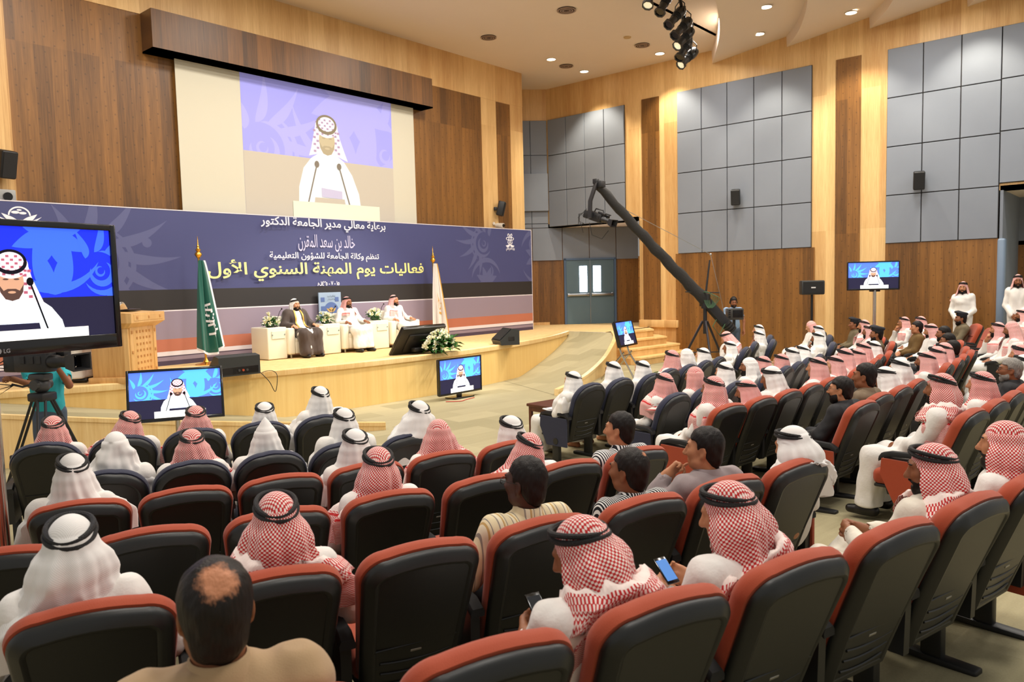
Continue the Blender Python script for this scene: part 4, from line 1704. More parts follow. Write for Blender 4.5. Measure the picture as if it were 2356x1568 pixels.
b.out('display', mat('radio_red', (220, 70, 40), .4, emit=.6), o)

# ------------------------------------------------------------------ loudspeaker on a pole by the right wall
p = at_d(1868, 661, 18.3)
t = thing('pole_speaker', 'black loudspeaker on a black pole stand before the pale column', 'loudspeaker', (p.x, p.y, floor_z(p.x, p.y)), math.radians(122))
hz = p.z - t.location.z
b = B()
b.box((0, 0, hz), (.53, .3, .34), 0, None, .03, 2)
b.out('cabinet', mat('wedge_black', (44, 46, 46), .5), t)
b = B()
b.box((0, .152, hz), (.46, .012, .28), 0, None, .004, 1)
b.box((0, .16, hz), (.1, .006, .03), 1)
b.out('grille', [mat('speaker_grille', (16, 16, 17), .7), mat('badge_white', (220, 220, 220), .4)], t)
b = B()
b.cyl((0, 0, .05), (0, 0, hz - .16), .03, n=12)
b.cyl((0, 0, hz - .9), (0, 0, hz - .84), .05, n=12)
b.out('pole', black_m, t)
b = B()
b.lathe([(.2, 0), (.2, .02), (.05, .06), (.03, .1)], n=24)
b.out('base', black_m, t)
# ------------------------------------------------------------------ bodies as smooth implicit surfaces
class Vol:
    """signed-distance grid; shapes melt into one another, then one continuous mesh is drawn over it"""

    def __init__(s, lo, hi, h):
        s.h = h
        s.lo = np.array(lo, float)
        s.n = np.ceil((np.array(hi) - s.lo) / h).astype(int) + 1
        s.ax = [(s.lo[i] + h * np.arange(s.n[i])).astype(np.float32) for i in range(3)]
        s.F = np.full(s.n, 1.0, np.float32)

    def win(s, lo, hi):
        a = np.clip(np.floor((np.array(lo) - s.lo) / s.h).astype(int), 0, s.n - 1)
        b_ = np.clip(np.ceil((np.array(hi) - s.lo) / s.h).astype(int) + 1, 1, s.n)
        sl = tuple(slice(a[i], max(a[i] + 1, b_[i])) for i in range(3))
        X, Y, Z = s.ax[0][sl[0]][:, None, None], s.ax[1][sl[1]][None, :, None], s.ax[2][sl[2]][None, None, :]
        return sl, X, Y, Z

    def _put(s, sl, d, k, op):
        f = s.F[sl]
        if op == 'add':
            if k > 0:
                hh = np.maximum(k - np.abs(f - d), 0) / k
                s.F[sl] = np.minimum(f, d) - hh * hh * k * .25
            else:
                s.F[sl] = np.minimum(f, d)
        else:
            d = -d
            if k > 0:
                hh = np.maximum(k - np.abs(f - d), 0) / k
                s.F[sl] = np.maximum(f, d) + hh * hh * k * .25
            else:
                s.F[sl] = np.maximum(f, d)

    def cone(s, a, b, ra, rb=None, k=0.03, op='add'):
        a, b = np.array(a, float), np.array(b, float)
        rb = ra if rb is None else rb
        m = max(ra, rb) + k + 3 * s.h
        sl, X, Y, Z = s.win(np.minimum(a, b) - m, np.maximum(a, b) + m)
        d = b - a
        L = float(d @ d) + 1e-12
        t = np.clip(((X - a[0]) * d[0] + (Y - a[1]) * d[1] + (Z - a[2]) * d[2]) / L, 0, 1)
        q = np.sqrt((X - a[0] - t * d[0]) ** 2 + (Y - a[1] - t * d[1]) ** 2 + (Z - a[2] - t * d[2]) ** 2) - (ra + (rb - ra) * t)
        s._put(sl, q, k, op)

    def ell(s, c, r, k=0.03, op='add', R=None):
        c, r = np.array(c, float), np.array(r, float)
        m = max(r) + k + 3 * s.h
        sl, X, Y, Z = s.win(c - m, c + m)
        x, y, z = X - c[0], Y - c[1], Z - c[2]
        if R is not None:
            x, y, z = R[0][0] * x + R[1][0] * y + R[2][0] * z, R[0][1] * x + R[1][1] * y + R[2][1] * z, R[0][2] * x + R[1][2] * y + R[2][2] * z
        k0 = np.sqrt((x / r[0]) ** 2 + (y / r[1]) ** 2 + (z / r[2]) ** 2)
        k1 = np.sqrt((x / r[0] ** 2) ** 2 + (y / r[1] ** 2) ** 2 + (z / r[2] ** 2) ** 2) + 1e-9
        s._put(sl, k0 * (k0 - 1) / k1, k, op)

    def box(s, c, hf, rad=0.01, k=0.02, op='add', R=None):
        c, hf = np.array(c, float), np.array(hf, float)
        m = np.linalg.norm(hf) + k + 3 * s.h
        sl, X, Y, Z = s.win(c - m, c + m)
        x, y, z = X - c[0], Y - c[1], Z - c[2]
        if R is not None:
            x, y, z = R[0][0] * x + R[1][0] * y + R[2][0] * z, R[0][1] * x + R[1][1] * y + R[2][1] * z, R[0][2] * x + R[1][2] * y + R[2][2] * z
        qx, qy, qz = np.abs(x) - hf[0] + rad, np.abs(y) - hf[1] + rad, np.abs(z) - hf[2] + rad
        d = np.sqrt(np.maximum(qx, 0) ** 2 + np.maximum(qy, 0) ** 2 + np.maximum(qz, 0) ** 2) + np.minimum(np.maximum(qx, np.maximum(qy, qz)), 0) - rad
        s._put(sl, d, k, op)

    def plane(s, p, n, k=0.0):
        """cut away everything on the side n points to"""
        n = np.array(n, float) / np.linalg.norm(n)
        X, Y, Z = s.ax[0][:, None, None], s.ax[1][None, :, None], s.ax[2][None, None, :]
        d = (X - p[0]) * n[0] + (Y - p[1]) * n[1] + (Z - p[2]) * n[2]
        s._put((slice(None),) * 3, -d, k, 'cut')

    def wrinkle(s, amp, seed, freq=14.0, aniso=(1, 1, .45), zlo=None):
        rnd = np.random.RandomState(seed)
        X, Y, Z = s.ax[0][:, None, None], s.ax[1][None, :, None], s.ax[2][None, None, :]
        w = 0
        for i in range(5):
            v = rnd.normal(size=3) * np.array(aniso)
            v /= np.linalg.norm(v)
            f = freq * (1 + .5 * i)
            w = w + np.sin(f * (v[0] * X + v[1] * Y + v[2] * Z) + rnd.uniform(0, 6.28) + 1.3 * np.sin(6 * (v[1] * X - v[0] * Y + v[2] * Z) + i)) / (1 + .4 * i)
        s.F += (amp * w).astype(np.float32)

    def mesh(s, name, mats, smooth=1):
        F = s.F
        F[0], F[-1], F[:, 0], F[:, -1], F[:, :, 0], F[:, :, -1] = 1, 1, 1, 1, 1, 1
        S = F < 0
        c = S[:-1, :-1, :-1].astype(np.int8)
        for i, j, k in ((1, 0, 0), (0, 1, 0), (0, 0, 1), (1, 1, 0), (1, 0, 1), (0, 1, 1), (1, 1, 1)):
            c = c + S[i:S.shape[0] - 1 + i, j:S.shape[1] - 1 + j, k:S.shape[2] - 1 + k]
        act = np.argwhere((c > 0) & (c < 8))
        idx = np.full(c.shape, -1, np.int32)
        idx[tuple(act.T)] = np.arange(len(act))
        off = np.array([(i, j, k) for i in (0, 1) for j in (0, 1) for k in (0, 1)])
        V = np.stack([F[tuple((act + o).T)] for o in off], 1)
        pos = np.zeros((len(act), 3))
        cnt = np.zeros(len(act))
        for a in range(8):
            for b_ in range(a + 1, 8):
                if np.abs(off[a] - off[b_]).sum() != 1:
                    continue
                va, vb = V[:, a], V[:, b_]
                m = (va < 0) != (vb < 0)
                t = np.where(m, va / np.where(m, va - vb, 1), 0)
                p = off[a] + t[:, None] * (off[b_] - off[a])
                pos[m] += p[m]
                cnt[m] += 1
        pos = act + pos / cnt[:, None]
        quads = []
        for ax in range(3):
            sl0 = [slice(None)] * 3
            sl1 = [slice(None)] * 3
            sl0[ax], sl1[ax] = slice(0, -1), slice(1, None)
            A, Bq = S[tuple(sl0)], S[tuple(sl1)]
            e = np.argwhere(A != Bq)
            o1, o2 = [(1, 2), (2, 0), (0, 1)][ax]
            e = e[(e[:, o1] > 0) & (e[:, o2] > 0) & (e[:, o1] < F.shape[o1] - 1) & (e[:, o2] < F.shape[o2] - 1)]
            fl = A[tuple(e.T)]
            q = []
            for d1, d2 in ((1, 1), (0, 1), (0, 0), (1, 0)):
                u = e.copy()
                u[:, o1] -= d1
                u[:, o2] -= d2
                q.append(idx[tuple(u.T)])
            q = np.stack(q, 1)
            q[~fl] = q[~fl][:, ::-1]
            quads.append(q)
        Q = np.concatenate(quads)
        Q = Q[(Q >= 0).all(1)]
        P = s.lo + pos * s.h
        for _ in range(smooth):
            acc, n_ = np.zeros_like(P), np.zeros(len(P))
            for a in range(4):
                b_ = (a + 1) % 4
                np.add.at(acc, Q[:, a], P[Q[:, b_]])
                np.add.at(acc, Q[:, b_], P[Q[:, a]])
                np.add.at(n_, Q[:, a], 1)
                np.add.at(n_, Q[:, b_], 1)
            P = P * .5 + .5 * acc / np.maximum(n_, 1)[:, None]
        me = bpy.data.meshes.new(name)
        me.vertices.add(len(P))
        me.vertices.foreach_set('co', P.astype(np.float32).ravel())
        me.loops.add(len(Q) * 4)
        me.polygons.add(len(Q))
        me.loops.foreach_set('vertex_index', Q.astype(np.int32).ravel())
        me.polygons.foreach_set('loop_start', np.arange(0, len(Q) * 4, 4, dtype=np.int32))
        me.update(calc_edges=True)
        me.validate()
        for m in (mats if isinstance(mats, (list, tuple)) else [mats]):
            me.materials.append(m)
        me.shade_smooth()
        return me


def rotm(yaw=0, pitch=0, roll=0):
    """head frame: yaw + turns left, pitch + looks up, roll + tips to the right"""
    return np.array(Matrix.Rotation(yaw, 3, 'Z') @ Matrix.Rotation(pitch, 3, 'X') @ Matrix.Rotation(roll, 3, 'Y'))


class Head:
    def __init__(s, c, R):
        s.c, s.R = np.array(c, float), R

    def p(s, x, y, z):
        return s.c + s.R @ np.array((x, y, z))


def add_head(v, H, beardless=True):
    p, R = H.p, H.R
    v.ell(p(0, -.012, .03), (.074, .094, .09), .03, R=R)
    v.ell(p(0, .028, -.035), (.06, .066, .082), .035, R=R)
    v.ell(p(0, .066, -.096), (.027, .026, .022), .03, R=R)
    for s in (-1, 1):
        v.ell(p(s * .04, .062, -.02), (.026, .03, .03), .03, R=R)
        v.ell(p(s * .052, .03, -.075), (.022, .035, .025), .03, R=R)
    v.cone(p(-.038, .082, .03), p(.038, .082, .03), .014, None, .02)
    for s in (-1, 1):
        v.ell(p(s * .031, .102, .008), (.019, .016, .011), .012, 'cut', R=R)
        v.ell(p(s * .031, .08, .007), (.0135, .0135, .0125), .006, R=R)
    v.cone(p(0, .09, .018), p(0, .117, -.03), .009, .0145, .014)
    for s in (-1, 1):
        v.ell(p(s * .013, .104, -.034), (.009, .011, .008), .01, R=R)
    v.cone(p(-.02, .089, -.060), p(.02, .089, -.060), .0085, None, .012)
    v.cone(p(-.017, .087, -.073), p(.017, .087, -.073), .009, None, .012)
    v.cone(p(-.024, .1, -.0665), p(.024, .1, -.0665), .0035, None, .006, 'cut')
    for s in (-1, 1):
        Re = R @ rotm(s * .35, 0, 0)
        v.ell(p(s * .079, -.008, -.006), (.009, .02, .033), .012, R=Re)
        v.ell(p(s * .089, -.002, -.004), (.006, .011, .02), .008, 'cut', R=Re)
        v.ell(p(s * .076, .0, -.036), (.009, .011, .012), .01, R=Re)


def add_neck(v, base, H, r=.056):
    v.cone(base, H.p(0, -.02, -.06), r + .006, r, .04)


def add_hand(v, w, d, n, side, curl=.5, spread=.0, L=.185, point=False):
    """w wrist, d direction of the fingers, n direction the palm faces; side +1 right hand, -1 left"""
    w = np.array(w, float)
    d = np.array(d, float) / np.linalg.norm(d)
    n = np.array(n, float)
    n = n - d * (n @ d)
    n /= np.linalg.norm(n)
    s = np.cross(d, n) * side       # towards the little finger ... thumb lies on -s
    P = lambda a, b_, c: w + d * a * L + s * b_ * L + n * c * L
    v.cone(P(-.1, 0, 0), P(.12, 0, 0), .026, .03, .02)
    for b_ in (-.14, 0, .14):
        v.cone(P(.1, b_ * .75, 0), P(.5, b_ * 1.25, 0), .017, .0145, .014)
    for i, (b_, ln) in enumerate(((-.2, .40), (-.065, .46), (.07, .43), (.19, .33))):
        a0 = P(.5, b_, 0)
        cu = curl * (.9 + .12 * i)
        if point and i == 0:
            cu = .05
        seg = (.45, .32, .23)
        ang = 0
        q = a0
        for j, f in enumerate(seg):
            ang += cu * (.75, 1.0, .7)[j]
            dd = d * math.cos(ang) + n * math.sin(ang) + s * b_ * spread
            q2 = q + dd * ln * f * L
            v.cone(q, q2, .0105 - .001 * j, .0095 - .001 * j, .006)
            q = q2
    t0, t1 = P(.14, -.2, .05), P(.34, -.36, .12)
    t2 = t1 + (d * .8 + n * .5 * (curl + .3) + s * .15) * .2 * L
    v.cone(P(.05, -.08, 0), t0, .018, .016, .014)
    v.cone(t0, t1, .0155, .0125, .012)
    v.cone(t1, t2, .0122, .0095, .006)


SKINS = [mat('skin_tan', (186, 128, 92), .5, spec=.35, var=.06, vscale=14), mat('skin_brown', (142, 90, 60), .5, spec=.35, var=.06, vscale=14),
         mat('skin_dark', (74, 46, 34), .45, spec=.4, var=.06, vscale=14), mat('skin_fair', (206, 152, 118), .5, spec=.35, var=.05, vscale=14)]
for m in SKINS:
    m.node_tree.nodes['Principled BSDF'].inputs['Subsurface Weight'].default_value = .06
    m.node_tree.nodes['Principled BSDF'].inputs['Subsurface Radius'].default_value = (.02, .008, .004)


def hair_mat(nm, rgb, thin=None):
    k = NT(nm, .5, .25)
    tc = k.n('TexCoord')
    mp = k.n('Mapping')
    mp.inputs['Scale'].default_value = (160, 160, 18)
    k.l(tc.outputs['Object'], mp.inputs['Vector'])
    g = k.noise(mp.outputs[0], 1.0, 3)
    c = k.mix(g, lin(tuple(int(c * .5) for c in rgb)), lin(tuple(min(255, int(c * 1.35)) for c in rgb)))
    if thin:                     # thinning crown: scalp shows between the strands
        ds = k.n('VectorMath', operation='DISTANCE')
        k.l(tc.outputs['Object'], ds.inputs[0])
        ds.inputs[1].default_value = tuple(thin[0])
        g2 = k.noise(tc.outputs['Object'], 28, 4, .7)
        m = k.math('ADD', k.math('DIVIDE', ds.outputs['Value'], thin[1]), k.math('MULTIPLY', k.math('SUBTRACT', g, .5), .5))
        m = k.math('ADD', m, k.math('MULTIPLY', k.math('SUBTRACT', g2, .5), 1.1))
        mr = k.n('MapRange')
        mr.inputs['From Min'].default_value = .72
        mr.inputs['From Max'].default_value = 1.15
        k.l(m, mr.inputs['Value'])
        c = k.mix(mr.outputs[0], lin(thin[2]), c)
    k.color(c)
    k.bump(g, .6, .005)
    return k.m


HAIR = [hair_mat('hair_black', (26, 21, 19)), hair_mat('hair_dark_brown', (40, 29, 24)), hair_mat('hair_grey', (132, 128, 122))]
thobe_m = mat('thobe_white', (232, 228, 222), .75, bump=.12, bscale=55, sheen=.2, spec=.25)
thobe_c = mat('thobe_cream', (224, 216, 200), .75, bump=.12, bscale=55, sheen=.2, spec=.25)
shoe_m = mat('shoe_black', (20, 18, 17), .35)
agal_m = mat('rope_black', (12, 12, 13), .6, bump=.6, bscale=260)
ghutra_w = None


def cloth_mats():
    global ghutra_w
    k = NT('headscarf_white', .85, .2)
    uv = k.n('UVMap').outputs[0]
    sp = k.n('SeparateXYZ')
    k.l(uv, sp.inputs[0])
    a = k.math('SINE', k.math('MULTIPLY', sp.outputs['X'], 900))
    c = k.math('SINE', k.math('MULTIPLY', sp.outputs['Y'], 900))
    w = k.math('MULTIPLY', a, c)
    k.color(k.mix(k.math('GREATER_THAN', w, .35), lin((238, 235, 231)), lin((222, 218, 215))))
    k.bump(w, .15, .003)
    k.b.inputs['Sheen Weight'].default_value = .25
    ghutra_w = k.m
    out = []
    for nm, red, white, per in (('headscarf_red_check', (194, 40, 42), (242, 224, 216), .0165), ('headscarf_pink_check', (210, 96, 92), (244, 226, 220), .015)):
        k = NT(nm, .85, .2)
        uv = k.n('UVMap').outputs[0]
        sp = k.n('SeparateXYZ')
        k.l(uv, sp.inputs[0])
        u, v = sp.outputs['X'], sp.outputs['Y']
        f = 2 * math.pi / per / 1.0
        a = k.math('SINE', k.math('MULTIPLY', u, f))
        c = k.math('SINE', k.math('MULTIPLY', v, f))
        w = k.math('MULTIPLY', a, c)
        red1 = k.math('GREATER_THAN', w, -.05)
        # border: plain pale band and zig-zag rows near the hem
        hem = k.math('GREATER_THAN', v, .385)
        zz = k.math('SINE', k.math('ADD', k.math('MULTIPLY', v, 760), k.math('MULTIPLY', k.math('ABSOLUTE', k.math('SINE', k.math('MULTIPLY', u, 170))), 4.0)))
        zr = k.math('GREATER_THAN', zz, .1)
        band = k.math('MULTIPLY', k.math('GREATER_THAN', v, .385), k.math('LESS_THAN', v, .425))
        band2 = k.math('MULTIPLY', k.math('GREATER_THAN', v, .435), k.math('LESS_THAN', v, .448))
        zr = k.math('MAXIMUM', k.math('MULTIPLY', zr, k.math('SUBTRACT', 1, band)), band2)
        rr_ = k.n('Mix', data_type='FLOAT')
        k.l(hem, rr_.inputs[0])
        k.l(red1, rr_.inputs[2])
        k.l(zr, rr_.inputs[3])
        k.color(k.mix(rr_.outputs[0], lin(white), lin(red)))
        k.bump(w, .12, .003)
        k.b.inputs['Sheen Weight'].default_value = .25
        out.append(k.m)
    return out


ghutra_r, ghutra_p = cloth_mats()


def stripe_mat(nm, cols, axis='X', per=.05, vert=True):
    k = NT(nm, .8, .2)
    tc = k.n('TexCoord')
    sp = k.n('SeparateXYZ')
    k.l(tc.outputs['Object'], sp.inputs[0])
    u = sp.outputs[axis]
    f = k.math('FRACT', k.math('DIVIDE', u, per))
    cr = k.n('ValToRGB')
    cr.color_ramp.interpolation = 'CONSTANT'
    e = cr.color_ramp.elements
    e[0].position, e[0].color = 0, lin(cols[0][1]) + (1,)
    e[1].position, e[1].color = cols[1][0], lin(cols[1][1]) + (1,)
    for ps, c in cols[2:]:
        q_ = e.new(ps)
        q_.color = lin(c) + (1,)
    k.l(f, cr.inputs[0])
    k.color(cr.outputs[0])
    return k.m


stripe_tan = stripe_mat('shirt_tan_stripes', [(0, (226, 210, 172)), (.30, (150, 140, 128)), (.38, (232, 220, 190)), (.62, (196, 160, 100)), (.72, (226, 210, 172)), (.85, (130, 122, 118)), (.9, (222, 206, 170))], 'X', .075)
stripe_bw = stripe_mat('shirt_black_white_stripes', [(0, (34, 34, 40)), (.45, (228, 228, 226))], 'X', .015)
stripe_bw2 = stripe_mat('shirt_dark_pinstripes', [(0, (30, 30, 34)), (.58, (226, 226, 222))], 'X', .013)
jacket_tan = mat('jacket_tan', (172, 142, 104), .85, bump=.15, bscale=300, sheen=.2)
jacket_grey = mat('jacket_mauve_grey', (146, 132, 132), .85, bump=.15, bscale=300, sheen=.2)
suit_black = mat('suit_black', (30, 30, 33), .75, bump=.15, bscale=300)
shirt_brown = mat('shirt_olive_brown', (124, 106, 84), .8, bump=.15, bscale=200)
jacket_brown = mat('jacket_olive', (104, 78, 36), .85, bump=.2, bscale=200)
uniform = mat('uniform_khaki', (106, 94, 70), .8, bump=.15, bscale=200)
turq = mat('shirt_turquoise', (42, 168, 178), .8, bump=.12, bscale=200)
shirt_blue = mat('shirt_pale_blue', (140, 168, 200), .8, bump=.12, bscale=200)
jeans = mat('jeans_blue', (78, 92, 112), .8, var=.2, vscale=9, bump=.2, bscale=300)
trouser_dark = mat('trousers_dark', (30, 30, 34), .8)
bisht_m = mat('cloak_brown', (62, 46, 38), .7, bump=.12, bscale=120, sheen=.3)
eye_w, eye_d = mat('eye_white', (226, 220, 212), .3), mat('eye_iris', (34, 22, 16), .25)

# ------------------------------------------------------------------ poses
POSES = {
    'sit': dict(hd=(0, .25, 1.09), el=((.25, .31, .66), (-.25, .31, .66)), wr=((.13, .53, .60), (-.13, .53, .60)), hand=('lap', 'lap')),
    'sit_in': dict(hd=(0, .27, 1.085), el=((.235, .36, .66), (-.235, .36, .66)), wr=((.06, .55, .62), (-.05, .56, .62)), hand=('lap', 'lap')),
    'chin': dict(hd=(0, .28, 1.085), el=((.23, .46, .66), (-.25, .33, .66)), wr=((.09, .42, .90), (-.13, .53, .60)), hand=('chin', 'lap')),
    'chin_left': dict(hd=(0, .28, 1.085), el=((.25, .33, .66), (-.26, .44, .68)), wr=((.13, .53, .60), (-.13, .40, .93)), hand=('lap', 'chin')),
    'wide': dict(hd=(0, .24, 1.09), el=((.31, .29, .66), (-.31, .29, .66)), wr=((.25, .52, .66), (-.25, .52, .66)), hand=('rest', 'rest')),
    'lean': dict(hd=(0, .40, 1.06), sh=.37, el=((.25, .45, .66), (-.25, .45, .66)), wr=((.1, .62, .62), (-.1, .62, .62)), hand=('lap', 'lap')),
    'phone': dict(hd=(0, .30, 1.08), el=((.25, .34, .66), (-.25, .34, .66)), wr=((.10, .58, .70), (-.08, .58, .68)), hand=('hold', 'hold')),
    'clasp': dict(hd=(0, .24, 1.09), el=((.24, .40, .66), (-.24, .40, .66)), wr=((.075, .63, .665), (-.07, .62, .68)), hand=('clasp', 'clasp')),
    'point': dict(hd=(0, .25, 1.09), el=((.25, .31, .66), (-.30, .42, .72)), wr=((.13, .53, .60), (-.17, .40, .93)), hand=('lap', 'point')),
}


def pose_points(ps):
    q = dict(POSES[ps])
    sh = q.get('sh', .22)
    q['shr'] = ((.178, sh, .885), (-.178, sh, .885))
    q['nb'] = (0, sh + .01, .93)
    q['hip'], q['kn'], q['an'] = .33, ((.15, .74, .49), (-.15, .74, .49)), ((.15, .77, .09), (-.15, .77, .09))
    return q


def body_mesh(name, ps, yaw=0.0, pitch=0.0, h=.0095, skin=0):
    q = pose_points(ps)
    v = Vol((-.42, -.02, -.01), (.42, 1.05, 1.27), h)
    H = Head(q['hd'], rotm(yaw, pitch))
    add_head(v, H)
    add_neck(v, q['nb'], H)
    sh = q['shr']
    cy = (sh[0][1] + q['hip']) / 2
    v.cone((-.13, sh[0][1], .87), (.13, sh[0][1], .87), .062, None, .05)
    v.ell((0, sh[0][1] + .03, .75), (.15, .10, .17), .06)
    v.ell((0, q['hip'], .56), (.15, .12, .14), .06)
    for i, s in ((0, 1), (1, -1)):
        v.cone(sh[i], q['el'][i], .048, .04, .03)
        v.cone(q['el'][i], q['wr'][i], .039, .027, .02)
        e, w = np.array(q['el'][i]), np.array(q['wr'][i])
        d = (w - e) / np.linalg.norm(w - e)
        kind = q['hand'][i]
        if kind == 'lap':
            add_hand(v, w, d + np.array((-.2 * s, .1, -.1)), (0, 0, -1), s, .35)
        elif kind == 'rest':
            add_hand(v, w, (0, 1, -.15), (0, 0, -1), s, .3)
        elif kind == 'hold':
            add_hand(v, w, d, (-s * .8, .1, .5), s, .75)
        elif kind == 'clasp':
            add_hand(v, w, (-s * .62, .72, .12 * s), (-s * .75, -.6, 0), s, .95)
        elif kind == 'point':
            add_hand(v, w, (.55, -.15, .35), (.25, -.9, -.2), s, 1.2, point=True)
        else:
            add_hand(v, w, d, (-s * .2, -1, 0), s, 1.15)
        k_, a_ = q['kn'][i], q['an'][i]
        v.cone((s * .09, q['hip'], .5), k_, .07, .055, .05)
        v.cone(k_, a_, .05, .036, .03)
        v.cone(a_, (a_[0] * 1.05, a_[1] + .13, .035), .034, .028, .03)
        v.cone((a_[0], a_[1] - .03, .035), (a_[0] * 1.05, a_[1] + .12, .03), .032, .028, .02)
    v.plane((0, 0, .004), (0, 0, -1))
    return v.mesh(name, SKINS[skin], 1)


def thobe_mesh(name, ps, seed, m, h=.0125, skirt=True, collar=True, jacket=False, slit=False, extra=0.0):
    """a long robe (or a jacket / shirt that ends at the hips) that follows the pose"""
    q = pose_points(ps)
    v = Vol((-.45, -.04, -.02), (.45, 1.05, 1.06), h)
    sh = q['shr']
    s1 = sh[0][1]
    puff = (.014 if jacket else .006) + extra
    v.cone((-.15, s1, .87), (.15, s1, .87), .074 + puff, None, .06)
    v.ell((0, s1 + .035, .77), (.185 + puff, .125 + puff, .2), .07)
    v.ell((0, q['hip'] - .02, .58), (.18 + puff, .14 + puff, .16), .08)
    for i, s in ((0, 1), (1, -1)):
        v.cone((sh[i][0] * .9, s1, .87), sh[i], .07 + puff, .068 + puff, .04)
        v.cone(sh[i], q['el'][i], .066 + puff, .056 + puff, .04)
        e, w = np.array(q['el'][i]), np.array(q['wr'][i])
        v.cone(e, e + (w - e) * .93, .055 + puff, .042 + puff * .5, .025)
        if skirt:
            v.cone((s * .09, q['hip'], .5), (q['kn'][i][0], q['kn'][i][1], q['kn'][i][2]), .105 + extra, .085 + extra, .09)
            v.cone(q['kn'][i], (q['an'][i][0] * .9, q['an'][i][1] + .02, .12), .085 + extra, .115 + extra, .1)
    if skirt:
        v.box((0, .55, .46), (.13, .2, .05), .04, .08)
        v.box((0, .78, .3), (.12, .05, .2), .04, .1)
    v.wrinkle(.0058 if not jacket else .004, seed, 17)
    v.wrinkle(.0022, seed + 9, 42)
    if collar:
        H = Head(q['hd'], rotm(0, 0))
        nb = np.array(q['nb'])
        v.cone(nb, nb + (H.p(0, -.02, -.06) - nb) * .55, .068, .064, .03)
        hc = nb + (H.p(0, -.02, -.06) - nb) * .45
        n = H.p(0, -.02, -.06) - nb
        v.plane(hc, (n[0], n[1] + .0, n[2]))
        # hollow for the neck
        v.cone(nb + np.array((0, 0, .02)), H.p(0, -.02, -.02), .058, .058, .0, 'cut')
    v.plane((0, .305, .27), (0, -1, -.322))
    if slit:
        v.box((0, .55, .86), (.062, .36, .25), .03, .02, 'cut')
        v.box((0, .62, .66), (.07, .3, .1), .03, .04, 'cut')
    if skirt:
        v.plane((0, 0, .085 if not slit else .05), (0, 0, -1))
    else:
        v.plane((0, .3, .47), (0, .3, -1))
        v.plane((0, .52, 0), (0, 1, 0)) if False else None
    for i in (0, 1):
        e, w = np.array(q['el'][i]), np.array(q['wr'][i])
        d = (w - e) / np.linalg.norm(w - e)
        v.cone(e + (w - e) * .9, w + d * .1, .032, .036, 0, 'cut')
    return v.mesh(name, m, 2)


def trousers_mesh(name, ps, m, h=.0125):
    q = pose_points(ps)
    v = Vol((-.35, .1, -.02), (.35, 1.02, .72), h)
    v.ell((0, q['hip'], .54), (.165, .135, .13), .06)
    for i, s in ((0, 1), (1, -1)):
        v.cone((s * .09, q['hip'], .5), q['kn'][i], .09, .072, .05)
        v.cone(q['kn'][i], q['an'][i], .068, .06, .04)
    v.wrinkle(.003, 5, 16)
    v.plane((0, 0, .07), (0, 0, -1))
    return v.mesh(name, m, 2)


def hair_mesh(name, H, m, bald=0.0, style=0, h=.0065, aniso=True):
    c = H.c
    v = Vol(c - .16, c + .16, h)
    p, R = H.p, H.R
    gr = .010 if style == 0 else .016
    v.ell(p(0, -.014, .032), (.075 + gr, .095 + gr, .091 + gr), 0, R=R)
    v.ell(p(0, -.05, -.04), (.060 + gr * .7, .050 + gr * .6, .076), .025, R=R)
    v.wrinkle(.0016, 3, 55, (1, 1, .25))
    v.wrinkle(.0009, 5, 130, (1, 1, .2))
    v.box(p(0, .115, -.045), (.1, .085, .098), .02, .012, 'cut', R=R)
    v.box(p(0, .17, .05), (.1, .085, .03), .02, .02, 'cut', R=R)
    for s in (-1, 1):
        v.ell(p(s * .088, .012, -.02), (.022, .036, .044), .008, 'cut', R=R)
    v.box(p(0, -.04, -.18), (.12, .1, .06), .02, .01, 'cut', R=R)
    v.cone(p(-.05, .089, .036), p(-.016, .099, .033), .0052, .0062, .004)
    v.cone(p(.05, .089, .036), p(.016, .099, .033), .0052, .0062, .004)
    return v.mesh(name, m, 1)


def beard_mesh(name, H, m, long=0.0, h=.006):
    c = H.c
    v = Vol(c - .18, c + .17, h)
    p, R = H.p, H.R
    v.ell(p(0, .028, -.04), (.064, .071, .088), 0, R=R)
    v.ell(p(0, .067, -.1 - long * .4), (.034, .033, .03 + long), .03, R=R)
    for s in (-1, 1):
        v.ell(p(s * .05, .03, -.078), (.026, .038, .032), .03, R=R)
    v.wrinkle(.0012, 7, 70, (1, 1, .3))
    v.box(p(0, .10, .02), (.052, .09, .068), .02, .01, 'cut', R=R)
    v.box(p(0, 0, .06), (.12, .14, .07), .01, .01, 'cut', R=R)
    v.box(p(0, -.07, -.05), (.12, .08, .14), .01, .01, 'cut', R=R)
    v.ell(p(0, .1, -.067), (.022, .03, .013), .006, 'cut', R=R)
    for s in (-1, 1):
        v.cone(p(s * .004, .104, -.049), p(s * .03, .092, -.062), .0072, .006, .006)
    v.cone(p(-.05, .089, .034), p(-.016, .099, .031), .005, .0058, .004)
    v.cone(p(.05, .089, .034), p(.016, .099, .031), .005, .0058, .004)
    return v.mesh(name, m, 1)


def eyes_mesh(name, H):
    b = B()
    for s in (-1, 1):
        b.sph(H.p(s * .031, .0812, .005), (.0132, .0132, .0105), 0, 10)
        b.sph(H.p(s * .031, .0895, .005), (.0078, .006, .0078), 1, 8)
    return b.mesh(name, [eye_w, eye_d])


def glasses(H, parent):
    b = B()
    for s in (-1, 1):
        b.tube([H.p(s * .034 + .024 * math.cos(t), .113, .004 + .017 * math.sin(t)) for t in np.linspace(0, 6.283, 16, False)], .0018, 6, closed=True)
        b.tube([H.p(s * .057, .112, .01), H.p(s * .078, .06, .012), H.p(s * .083, -.01, .008)], .0018, 6)
    b.tube([H.p(-.011, .113, .008), H.p(.011, .113, .008)], .0018, 6)
    return b.out('spectacles', mat('spectacle_frame', (30, 28, 28), .3), parent)


